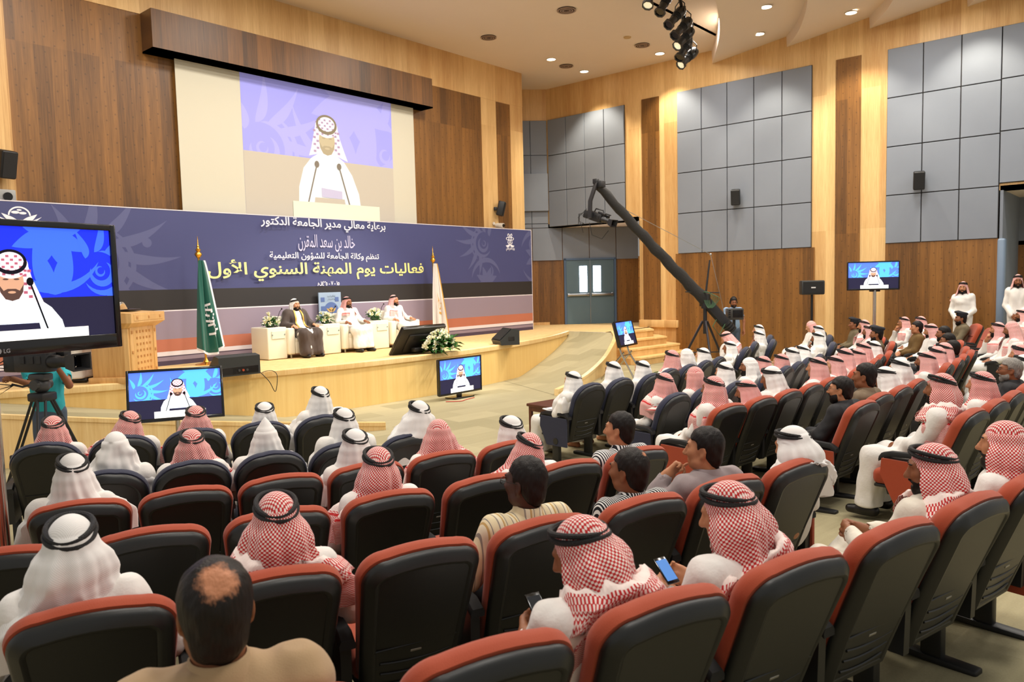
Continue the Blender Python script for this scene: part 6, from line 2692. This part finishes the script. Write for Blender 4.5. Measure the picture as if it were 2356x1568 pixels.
    ('R', 'F', 20, 27.00, 21.40, 1.234, dict(head='p', seen=True, beard=1)),
]
EMPTY = {'LC': (3, 4), 'LD': (2, 4, 5, 6), 'LE': (4,), 'LF': (5, 2), 'RA': (3,), 'RB': (), 'RC': (3,), 'RE': (1, 3, 15, 16, 17)}
ROWN = {'A': 'front', 'B': 'second', 'C': 'third', 'D': 'fourth', 'E': 'fifth', 'F': 'sixth'}


def seat_place(r, th, f=0.0):
    t = math.radians(th)
    x, y = RCX + r * math.sin(t), RCY - r * math.cos(t)
    x2, y2 = RCX + (r - .35) * math.sin(t), RCY - (r - .35) * math.cos(t)
    return Vector((x, y, floor_z(x2, y2))), yaw_to(RCX - x, RCY - y)


def where(side, row, n):
    # counted from the aisle that splits the hall
    return '%s from aisle, %s row %s' % (ORD[n] if n < 16 else ('seventeenth', 'eighteenth', 'nineteenth', 'twentieth', 'twenty-first')[n - 16], ROWN[row], 'left' if side == 'L' else 'right')


taken = {}
for side, row, n, th, r, top, st in TABLE:
    taken.setdefault(side + row, {})[n] = (r, st.get('D'))
for key, (st, dt, cnt, r0) in SEATS.items():
    kind = 'navy' if key[1] in 'AB' else 'orange'
    occ = taken.get(key, {})
    todo = sorted(set(occ) | set(EMPTY.get(key, ())))
    for n in todo:
        th = st + dt * n
        rr_ = max(r0, occ[n][0]) if n in occ and abs(occ[n][0] - r0) > .06 and key[0] == 'R' else r0
        pos, yw = seat_place(rr_, th)
        lab = '%s%s auditorium chair, %s' % ('' if n in occ else 'empty ', 'navy' if kind == 'navy' else 'orange edged', where(key[0], key[1], n))
        end = 0
        if n == 0:
            end = 1 if key[0] == 'L' else -1
        chair(kind, pos, yw, lab, None, end, n == 0 and key[0] == 'L' or (key[0] == 'R' and (n + 1) not in todo))

PEOPLE = {}
for i, (side, row, n, th, r, top, st) in enumerate(TABLE):
    st = dict(st)
    D = st.pop('D', None)
    pos, yw = seat_place(r, th)
    base = {'w': 'white headscarf', 'r': 'red checked headscarf', 'p': 'pink checked headscarf'}.get(st.get('head'), '')
    if not D:
        D = base
    D = D.replace(' without a rope', ', no rope') if len(D.split()) > 7 else D
    lab = 'person in %s, %s' % (D, where(side, row, n))
    ht = POSES[st.get('ps', 'sit')]['hd'][2] + .134
    st.setdefault('seed', i * 7 + 3)
    st.setdefault('skin', (0, 1, 0, 3, 1)[i % 5])
    PEOPLE[(side + row, n)] = person(lab, pos, yw, scale=(1.1, 1.1, 1.1) if (side + row, n) == ('LF', 6) else max(.93, min(1.06, top / ht)), group=None, **st)


def at_person(key, p):
    o = PEOPLE[key]
    return Matrix.Translation(o.location) @ Matrix.Rotation(o.rotation_euler[2], 4, 'Z') @ Vector(p), o.rotation_euler[2]


def phone(label, p, yaw, pit=.6, lit=True):
    t = thing('smartphone', label, 'phone', p, yaw)
    t.rotation_euler = (pit, 0, yaw)
    b = B()
    b.box((0, 0, 0), (.066, .128, .009), 0, None, .004, 2)
    b.out('case', tv_black, t)
    b = B()
    b.box((0, 0, .0052), (.056, .1, .001), 0)
    b.out('screen', mat('phone_screen_blue', (80, 130, 200), .2, emit=.5) if lit else mat('phone_screen_dark', (30, 32, 36), .15), t, 0)


p, yw = at_person(('LF', 3), (-.06, .60, .79))
phone('smartphone with lit blue screen held by a man in red headscarf, sixth row', p, yw, .7)
p, yw = at_person(('LF', 4), (.0, .62, .77))
phone('black smartphone held low by the man with the most tilted headscarf, sixth row', p, yw, .7, False)
p, yw = at_person(('RA', 0), (.0, .58, .62))
b = B()
b.box((0, 0, 0), (.21, .3, .004), 0, Matrix.Rotation(.1, 3, 'X'))
b.box((.03, .02, .005), (.21, .3, .003), 0, Matrix.Rotation(.12, 3, 'Y'))
o = b.out('papers', paper, None, 0)
o.location, o.rotation_euler = p, (0, 0, yw)
tag(o, 'white papers lying in the lap of the man resting his chin', 'paper')
# ------------------------------------------------------------------ standing figures
def stand_pose(el, wr, hands, hd=(0, .03, 1.60), kn=((.10, .03, .50), (-.10, .03, .50)), an=((.11, 0, .08), (-.11, 0, .08))):
    return dict(el=el, wr=wr, hand=hands, hd=hd, kn=kn, an=an, shr=((.175, 0, 1.40), (-.175, 0, 1.40)), nb=(0, .0, 1.445))


def stand_body(name, q, skin, yaw=0, pitch=0, h=.0095):
    v = Vol((-.62, -.35, -.01), (.62, .62, 1.78), h)
    H = Head(q['hd'], rotm(yaw, pitch))
    add_head(v, H)
    add_neck(v, q['nb'], H)
    v.cone((-.13, 0, 1.385), (.13, 0, 1.385), .062, None, .05)
    v.ell((0, .02, 1.24), (.155, .10, .2), .06)
    v.ell((0, .01, .98), (.145, .1, .16), .07)
    for i, s in ((0, 1), (1, -1)):
        v.cone(q['shr'][i], q['el'][i], .047, .039, .03)
        v.cone(q['el'][i], q['wr'][i], .039, .027, .02)
        e, w = np.array(q['el'][i]), np.array(q['wr'][i])
        d = (w - e) / np.linalg.norm(w - e)
        d2, n2, cu = q['hand'][i]
        add_hand(v, w, d if d2 is None else d2, n2, s, cu)
        v.cone((s * .085, .01, .93), q['kn'][i], .078, .055, .05)
        v.cone(q['kn'][i], q['an'][i], .052, .036, .03)
        a = q['an'][i]
        v.cone((a[0], a[1] - .03, .04), (a[0] * 1.1, a[1] + .14, .03), .034, .028, .02)
    v.plane((0, 0, .004), (0, 0, -1))
    return v.mesh(name, SKINS[skin], 1)


def stand_robe(name, q, m, seed, kind='robe', h=.0125, sleeve=.93):
    v = Vol((-.62, -.35, -.02), (.62, .62, 1.6), h)
    v.cone((-.15, 0, 1.385), (.15, 0, 1.385), .076, None, .06)
    v.ell((0, .02, 1.27), (.185, .125, .22), .07)
    v.ell((0, .015, 1.02), (.175, .13, .2), .09)
    for i, s in ((0, 1), (1, -1)):
        e, w = np.array(q['el'][i]), np.array(q['wr'][i])
        v.cone((q['shr'][i][0] * .9, 0, 1.38), q['shr'][i], .07, None, .04)
        if kind == 'robe':
            v.cone(q['shr'][i], e, .066, .056, .04)
            v.cone(e, e + (w - e) * sleeve, .055, .046, .025)
            v.cone((s * .08, .01, .95), (q['an'][i][0], q['an'][i][1] + .02, .1), .11, .135, .1)
        else:
            sh = np.array(q['shr'][i])
            v.cone(sh, sh + (e - sh) * .72, .066, .066, .04)
    v.wrinkle(.0055, seed, 15)
    v.wrinkle(.002, seed + 9, 40)
    nb = np.array(q['nb'])
    H = Head(q['hd'], rotm())
    hc = H.p(0, -.02, -.06)
    v.cone(nb, nb + (hc - nb) * .5, .067, .064, .03)
    v.plane(nb + (hc - nb) * .4, (hc - nb))
    v.cone(nb, hc, .057, .057, 0, 'cut')
    v.plane((0, 0, .07 if kind == 'robe' else .86), (0, 0, -1))
    for i in (0, 1):
        sh, e, w = np.array(q['shr'][i]), np.array(q['el'][i]), np.array(q['wr'][i])
        if kind == 'robe':
            d = (w - e) / np.linalg.norm(w - e)
            v.cone(e + (w - e) * .9, w + d * .1, .034, .038, 0, 'cut')
        else:
            v.cone(sh + (e - sh) * .66, e, .056, .06, 0, 'cut')
    return v.mesh(name, m, 2)


def stand_jeans(name, q, m, h=.0125):
    v = Vol((-.4, -.3, -.02), (.4, .4, 1.1), h)
    v.ell((0, .01, .95), (.165, .125, .13), .05)
    for i, s in ((0, 1), (1, -1)):
        v.cone((s * .085, .01, .92), q['kn'][i], .098, .075, .03)
        v.cone(q['kn'][i], q['an'][i], .074, .065, .03)
    v.wrinkle(.004, 5, 18)
    v.plane((0, 0, .06), (0, 0, -1))
    v.plane((0, 0, 1.0), (0, 0, 1))
    return v.mesh(name, m, 2)


def shoes(parent, an, m=shoe_m, dz=0.0):
    for i, s in ((0, 1), (1, -1)):
        a = an[i]
        v = Vol((a[0] - .12, a[1] - .15, -.02), (a[0] + .12, a[1] + .28, .16), .008)
        v.cone((a[0], a[1] - .03, .05), (a[0] * 1.05, a[1] + .06, .048), .05, .05, .03)
        v.cone((a[0] * 1.02, a[1] + .05, .045), (a[0] * 1.1, a[1] + .17, .04), .045, .036, .03)
        v.cone((a[0], a[1], .05), (a[0], a[1], .11), .048, .044, .02)
        v.plane((0, 0, .004), (0, 0, -1))
        v.plane((0, 0, .12), (0, 0, 1))
        link('shoe', v.mesh('shoe', m, 1), parent)


def standing(label, pos, yaw, q, robe, skin, hy, hp, head, seed, lower=None, scale=1.0, beard=1, hair=0, gk=None, seen=True):
    o = link('person', stand_body('person', q, skin, hy, hp))
    o.location, o.rotation_euler, o.scale = pos, (0, 0, yaw), (.94, .94, scale)
    tag(o, label, 'person')
    H = Head(q['hd'], rotm(hy, hp))
    nm, m, kind = robe
    link(nm, stand_robe(nm, q, m, seed, kind), o)
    if lower:
        link('trousers', stand_jeans('trousers', q, lower), o)
    shoes(o, q['an'])
    if head in 'wrp':
        link('headscarf', ghutra_mesh('headscarf', H, {'w': ghutra_w, 'r': ghutra_r, 'p': ghutra_p}[head], seed, seat=False, **(gk or {})), o)
        link('head_rope', agal_mesh('head_rope', H), o)
    else:
        link('hair', hair_mesh('hair', H, HAIR[hair]), o)
    if beard:
        link('beard', beard_mesh('beard', H, HAIR[0], .008 * beard), o)
    if seen:
        link('eyes', eyes_mesh('eyes', H), o)
    return o


CLASP = stand_pose(((.245, .04, 1.13), (-.245, .04, 1.13)), ((.06, .19, .93), (-.06, .20, .95)), (((-.8, .3, -.3), (0, -1, 0), .4), ((.8, .3, -.3), (0, -1, 0), .4)))
p = at_x(2216, 700, 19.45)
p.z = floor_z(p.x, p.y)
m1 = standing('man in white thobe and pink checked headscarf standing against the wood wall', p, yaw_to(-.85, .1), CLASP, ('robe', thobe_m, 'robe'), 0, .1, -.05, 'p', 5, scale=max(.96, min(1.12, (at_x(2216, 646, p.x).z - p.z) / 1.735)), gk=dict(neck=.95, flare=.9, chest=100, hemz=-.3))
b = B()
b.lathe([(0, 0), (.02, .002)], (.06, .135, 1.28), 12, axis=(0, 1, 0))
b.out('badge', gold, m1)
p = at_x(2341, 690, 19.6)
p.z = floor_z(p.x, p.y)
standing('bearded man in white thobe and pink checked headscarf standing by the entrance', p, yaw_to(-.9, -.05), CLASP, ('robe', thobe_m, 'robe'), 1, .15, -.1, 'p', 11, scale=max(.96, min(1.12, (at_x(2341, 626, p.x).z - p.z) / 1.735)), gk=dict(neck=.9, flare=.85, chest=100, hemz=-.28))

# speaker behind the lectern (upper half hidden by the big television)
READ = stand_pose(((.27, .12, 1.15), (-.27, .12, 1.15)), ((.16, .34, 1.16), (-.16, .34, 1.16)), (((-.3, .9, 0), (0, 0, -1), .4), ((.3, .9, 0), (0, 0, -1), .4)))
sp = PO + R_ @ Vector((.12, -.70, 0))
standing('speaker in white thobe standing behind the wooden lectern', sp, PYAW, READ, ('robe', thobe_m, 'robe'), 0, 0, -.25, 'r', 17, scale=1.02)

# ------------------------------------------------------------------ three men in the armchairs
def stage_man(label, x, ps, top, head, hy, beard, skin, seed, gk=None, cloak=False, dx=0.0, hair=0):
    pos = Vector((x + dx, FY + .64, HS))
    o = person(label, pos, math.pi, ps, top, head, hy, -.05, skin, seed, 1.0, None, beard, 0, True, .008, False, gk, 0, 0, 'person', True)
    shoes(o, pose_points(ps)['an'])
    if cloak:
        me = thobe_mesh('cloak', ps, 4, bisht_m, .012, True, False, True, True, .022)
        c = link('cloak', me, o)
        from mathutils.bvhtree import BVHTree
        bv = BVHTree.FromPolygons([v_.co.copy() for v_ in me.vertices], [tuple(f.vertices) for f in me.polygons])
        b = B()
        for s in (1, -1):
            P = []
            for i in range(16):
                t_ = i / 15
                xx, zz = s * (.078 + .02 * t_), .97 - .36 * t_
                h_ = bv.ray_cast(Vector((xx, 1.2, zz)), Vector((0, -1, 0)))
                if h_[0] is not None:
                    P.append(h_[0] + Vector((0, .004, 0)))
            if len(P) > 3:
                P.sort(key=lambda w: -w.z)
                b.loft([[w + Vector((-.017, 0, 0)) for w in P], [w + Vector((0, .006, 0)) for w in P], [w + Vector((.017, 0, 0)) for w in P]], 0, False, False, False)
        b.out('gold_trim', mat('gold_braid', (220, 172, 80), .4, .3), c, 60)
        b = B()
        for k in range(4):
            b.sph((.06 + .02 * k, .52 + .01 * k, .60 - .02 * (k % 2)), (.018, .012, .022), 0, 8)
        b.out('gold_tassel', mat('gold_braid', (220, 172, 80), .4, .3), c)
    return o


stage_man('seated man in brown gold-edged cloak and white headscarf on the stage', AX[0], 'wide', 'thobe', 'w', .1, 1, 3, 31, dict(neck=.95, flare=.8), True, 0.0, 2)
stage_man('seated man in white thobe and red headscarf on the middle armchair', AX[1], 'wide', 'thobe', 'r', .15, .6, 1, 37, dict(neck=.9, flare=.8, toss=0, hemz=-.3))
s3 = stage_man('seated man with full black beard and pink headscarf hanging down his chest', AX[2], 'wide', 'thobe', 'p', .25, 2.5, 0, 44, dict(neck=1.0, flare=.9, hemz=-.52))
b = B()
b.loft([[(-.05, 0, 0), (.05, 0, 0)], [(-.055, .01, -.09), (.05, .02, -.08)], [(-.04, .0, -.16), (.06, .015, -.17)]], 0, False, False, False)
o = b.out('paper_sheet', paper, None, 60)
o.location = (AX[2] - .24, FY + .06, HS + .67)
tag(o, 'folded white paper held by the bearded man in the right armchair', 'paper')

for key in (('RE', 0), ('RD', 0), ('RC', 0), ('RB', 0), ('RA', 0), ('LF', 1)):
    if key in PEOPLE:
        shoes(PEOPLE[key], pose_points('sit')['an'])

# ------------------------------------------------------------------ television camera, its tripod and the cameraman at the left
cam_blk = mat('camera_body_black', (24, 24, 26), .45, bump=.1, bscale=200)
CP = at_d(92, 838, 8.0)
CP0 = Vector((CP.x, CP.y, 0))
cy_ = yaw_to(EX.x * .97 - EF.x * .25, EX.y * .97 - EF.y * .25)


def video_camera(label, pos, yaw, sc=1.0, pitch=0.0):
    t = thing('video_camera', label, 'camera', pos, yaw)
    t.rotation_euler = (pitch, 0, yaw)
    t.scale = (sc, sc, sc)
    b = B()
    b.box((0, -.05, .0), (.14, .36, .19), 0, None, .02, 2)
    b.box((0, -.29, -.01), (.12, .14, .17), 0, None, .015, 2)
    b.box((.02, .1, .115), (.05, .2, .04), 0, None, .012, 2)
    for y in (-.12, -.02, .06):
        b.box((.073, y, .02), (.012, .05, .07), 0, None, .004, 1)
    b.out('body', cam_blk, t)
    b = B()
    b.tube([(0, -.12, .1), (0, -.1, .17), (0, .1, .18), (0, .14, .11)], .015, 8)
    b.out('handle', cam_blk, t)
    b = B()
    b.lathe([(.06, .13), (.062, .2), (.05, .22), (.052, .3), (.06, .31), (.06, .36)], axis=(0, 1, 0), n=18)
    b.out('lens_barrel', cam_blk, t)
    b = B()
    b.loft([[(x * w, y, z * hh) for x, z in ((-1, -1), (1, -1), (1, 1), (-1, 1))] for y, w, hh in ((.34, .062, .055), (.47, .105, .08), (.47, .09, .066), (.40, .06, .05))], 0, False, False)
    b.out('lens_hood', cam_blk, t, 20)
    b = B()
    b.cyl((0, .30, 0), (0, .365, 0), .05, n=20)
    b.out('lens_glass', mat('lens_glass_dark', (14, 16, 24), .06), t)
    b = B()
    b.box((-.12, .1, .07), (.09, .2, .07), 0, None, .015, 2)
    b.cyl((-.12, .0, .07), (-.12, -.06, .07), .04, .045, 12)
    b.out('viewfinder', cam_blk, t)
    b = B()
    b.tube([(0, .12, .13), (.02, .34, .14)], .012, 8)
    b.out('microphone', rubber, t)
    b = B()
    for k in range(3):
        b.tube([(.05, -.34, .02 - .04 * k), (.1 + .02 * k, -.42, -.04), (.08, -.4, -.2 - .05 * k), (.02, -.3, -.22)], .005, 6)
    b.out('cable_loop', rubber, t)
    return t


vc = video_camera('large black television camera on a tripod at the left', CP + Vector((0, 0, .03)), cy_, 1.15)
t = thing('tripod', 'black camera tripod with pan handle carrying the left television camera', 'tripod', CP0, cy_)
hz = CP.z - .10
b = B()
b.box((0, 0, hz - .03), (.13, .2, .07), 0, None, .015, 2)
b.sph((0, 0, hz - .12), (.09, .085, .085), 0, 14)
b.cyl((-.1, 0, hz - .11), (.1, 0, hz - .11), .055, n=16)
b.out('fluid_head', mat('tripod_grey', (58, 58, 58), .45), t)
b = B()
b.box((0, 0, hz - .24), (.2, .2, .09), 0, None, .02, 2)
b.out('bowl', cam_blk, t)
for k, a in enumerate((-80, 40, 160)):
    ca, sa = math.cos(math.radians(a)), math.sin(math.radians(a))
    top_, ft = Vector((.08 * ca, .08 * sa, hz - .25)), Vector((.56 * ca, .56 * sa, .02))
    b = B()
    sd_ = Vector((-sa, ca, 0)) * .035
    mid = top_.lerp(ft, .55)
    b.cyl(top_ + sd_, mid + sd_, .014, n=8)
    b.cyl(top_ - sd_, mid - sd_, .014, n=8)
    b.cyl(mid - (ft - top_) * .06, ft, .017, n=8)
    b.box(mid, (.09, .09, .07), 0, None, .01, 1)
    b.box(ft + Vector((0, 0, .01)), (.07, .07, .04), 0, None, .01, 1)
    b.out('leg', cam_blk, t)
b = B()
hR = Vector(((at_d(28, 884, 8.1) - CP0)))
inv = Matrix.Rotation(-cy_, 3, 'Z')
hl = inv @ hR
b.tube([(.02, -.06, hz - .1), tuple(Vector((.02, -.06, hz - .1)).lerp(hl, .55) + Vector((0, 0, -.03))), tuple(hl)], .012, 8)
b.out('pan_handle', cam_blk, t)
# the man: faces the lens side, right hand on the pan handle, left hand at the lens
MP = at_d(112, 930, 8.55)
mdir = Vector((EX.x * .55 - EF.x * .84, EX.y * .55 - EF.y * .84, 0)).normalized()
my = yaw_to(mdir.x, mdir.y)
minv = Matrix.Rotation(-my, 3, 'Z')
wl = minv @ (at_d(30, 882, 8.15) - Vector((MP.x, MP.y, 0)))
wr_ = minv @ (at_d(132, 852, 8.15) - Vector((MP.x, MP.y, 0)))
el1 = minv @ (at_d(72, 893, 8.35) - Vector((MP.x, MP.y, 0)))
el2 = minv @ (at_d(163, 893, 8.4) - Vector((MP.x, MP.y, 0)))
q1 = stand_pose((tuple(el1), tuple(el2)), (tuple(wl), tuple(wr_)), ((None, (0, 0, -1), 1.2), (None, (.6, .3, -.3), .9)))
standing('cameraman in turquoise shirt and jeans behind the left tripod camera', (MP.x, MP.y, 0), my, q1, ('shirt', turq, 'shirt'), 1, .2, -.1, 'h', 3, jeans, 1.03, 0)

# ------------------------------------------------------------------ camera crane
JP = at_d(1622, 690, 18.2)                       # pivot
JT = at_d(1378, 428, 17.4)                       # outer tip
JB = at_d(1668, 742, 18.3)                       # short rear end
t = thing('camera_crane', 'long black camera crane reaching up over the right seats', 'camera crane', (JP.x, JP.y, floor_z(JP.x, JP.y)))
O_ = Vector(t.location)
L_ = lambda v_: Vector(v_) - O_
b = B()
nseg = 9
ax_ = (JT - JP).normalized()
sid = ax_.cross(Vector((0, 0, 1))).normalized()
upv = sid.cross(ax_)
loops = []
for i in range(nseg * 3 + 1):
    s = i / (nseg * 3)
    c = JP.lerp(JT, s)
    hh = (.15 - .05 * s) * (1 + .07 * math.sin(i * 2.1))
    ww = .085 * (1 + .1 * math.sin(i * 1.7))
    c = c + upv * (.012 * math.sin(i * 1.3)) - Vector((0, 0, .05 * math.sin(math.pi * s)))
    loops.append([L_(c + sid * (ww * math.cos(a)) + upv * (hh * math.sin(a))) for a in np.linspace(0, 2 * math.pi, 10, False)])
b.loft(loops, 0)
b.out('boom_sleeve', mat('crane_sleeve', (36, 34, 32), .8, bump=.4, bscale=30), t, 60)
b = B()
b.loft([[L_(JP.lerp(JB, s) + sid * (.08 * math.cos(a)) + upv * (.14 * math.sin(a))) for a in np.linspace(0, 2 * math.pi, 8, False)] for s in (-.1, .3, .7, 1.0)], 0)
b.out('rear_boom', cam_blk, t, 40)
b = B()
for k in range(4):
    c = JB + (JB - JP).normalized() * (.0 + .07 * k)
    b.cyl(L_(c - sid * .0), L_(c + (JB - JP).normalized() * .055), .13, n=20)
b.out('counterweight', cam_blk, t)
b = B()
b.cyl((0, 0, .95), (0, 0, L_(JP).z - .12), .05, .045, 14)
b.cyl((0, 0, L_(JP).z - .2), (0, 0, L_(JP).z + .02), .09, n=14)
b.box(L_(JP), (.1, .26, .3), 0, None, .02, 2)
b.out('pivot_post', cam_blk, t)
for k, a in enumerate((-140, -20, 95)):
    ca, sa = math.cos(math.radians(a)), math.sin(math.radians(a))
    b = B()
    b.cyl((.06 * ca, .06 * sa, 1.25), (.72 * ca, .72 * sa, .03), .03, .026, 10)
    b.cyl((0, 0, .5), (.46 * ca, .46 * sa, .48), .014, n=8)
    b.cyl((.72 * ca, .72 * sa, .0), (.72 * ca, .72 * sa, .05), .05, n=12)
    b.out('leg', mat('crane_leg', (44, 42, 50), .35, .3), t)
MT = JP + Vector((0, 0, 1.0)) + sid * .02
b = B()
b.cyl(L_(JP), L_(at_d(1633, 598, 18.2)), .026, .02, 10)
ct = at_d(1577, 671, 18.0), at_d(1656, 673, 18.4)
b.cyl(L_(ct[0]), L_(ct[1]), .014, n=8)
b.out('mast', cam_blk, t)
b = B()
tp_ = at_d(1635, 585, 18.2)
b.tube([L_(at_d(1440, 483, 17.6)), L_(tp_)], .006, 6)
b.tube([L_(tp_), L_(at_d(1662, 700, 18.3)), L_(JB)], .006, 6)
b.sph(L_(tp_), .03, 0, 8)
b.out('stay_cable', steel, t)
b = B()
hp_ = [at_d(1372, 420, 17.35), at_d(1358, 462, 17.3), at_d(1357, 502, 17.3)]
for s in (0, 1):
    off_ = sid * (.05 if s else -.05)
    b.tube([L_(w + off_) for w in hp_], .035, 4)
b.box(L_(at_d(1380, 424, 17.38)), (.2, .2, .16), 0, None, .02, 2)
b.box(L_(at_d(1371, 417, 17.35)), (.12, .12, .12), 0, None, .02, 2)
b.out('head_bracket', cam_blk, t)
b = B()
for k in range(5):
    b.tube(smooth_path([L_(at_d(1618 + 3 * k, 672, 18.1)), L_(at_d(1630 + 6 * k, 672 + 3 * k, 18.0)), L_(at_d(1640 + 3 * k, 692, 18.0)), L_(at_d(1630 + 2 * k, 708, 18.0)), L_(at_d(1620 + 3 * k, 690, 18.1))]), .008, 6)
b.tube([L_(at_d(1648, 735, 18.2)), L_(at_d(1640, 750, 18.1)), L_(at_d(1655, 770, 18.1)), L_(at_d(1668, 745, 18.2))], .012, 6)
b.out('cable_bundle', mat('cable_green_dark', (48, 84, 52), .5), t)
cdir = (at_d(1412, 512, 17.0) - at_d(1362, 492, 17.4))
vc2 = video_camera('black television camera slung under the tip of the camera crane', at_d(1375, 500, 17.3), yaw_to(cdir.x, cdir.y), 1.05, -.35)
b = B()
b.tube([at_d(1356, 512, 17.3), at_d(1362, 540, 17.25), at_d(1385, 549, 17.2), at_d(1400, 530, 17.1)], .008, 6)
b.tube([at_d(1350, 480, 17.3), at_d(1330, 500, 17.3), at_d(1338, 520, 17.3), at_d(1342, 535, 17.3)], .006, 6)
tag(b.out('cable', rubber), 'thin cables looping below the crane camera', 'cable')
# operator and his control box
OPp = at_d(1687, 700, 19.1)
OPp.z = floor_z(OPp.x, OPp.y)
q2 = stand_pose(((.27, .06, 1.13), (-.27, .06, 1.13)), ((.2, .3, 1.0), (-.24, .16, .92)), (((0, 1, -.2), (0, 0, -1), .5), (None, (.3, .2, 0), .4)))
sc_ = (at_d(1684, 683, 19.0).z - OPp.z) / 1.725
op = standing('crane operator in pale blue shirt and headphones behind the crane', OPp, yaw_to(-EF.x - .1, -EF.y), q2, ('shirt', shirt_blue, 'shirt'), 1, .05, -.2, 'h', 6, jeans, max(.9, min(1.1, sc_)), .4)
b = B()
H = Head(q2['hd'], rotm(.05, -.2))
b.tube([H.p(.092 * math.cos(a), -.01, .02 + .115 * math.sin(a)) for a in np.linspace(0, math.pi, 14)], .009, 8)
for s in (1, -1):
    b.sph(H.p(s * .09, -.008, -.005), (.02, .034, .04), 0, 10)
b.out('headphones', rubber, op)
t = thing('control_monitor', 'metal control monitor on the rear end of the crane before its operator', 'monitor', at_d(1690, 722, 18.62), yaw_to(-EF.x, -EF.y))
b = B()
b.box((0, 0, 0), (.4, .2, .28), 0, None, .02, 2)
b.out('case', mat('monitor_case', (72, 70, 66), .4, .4), t)
b = B()
b.box((-.05, .102, .01), (.24, .006, .18), 0)
for k in range(4):
    b.box((.15, .104, .09 - .05 * k), (.05, .008, .025), 0)
b.out('panel', tv_black, t)
b = B()
b.box((0, -.05, -.26), (.06, .06, .24), 0)
b.out('bracket', cam_blk, t)
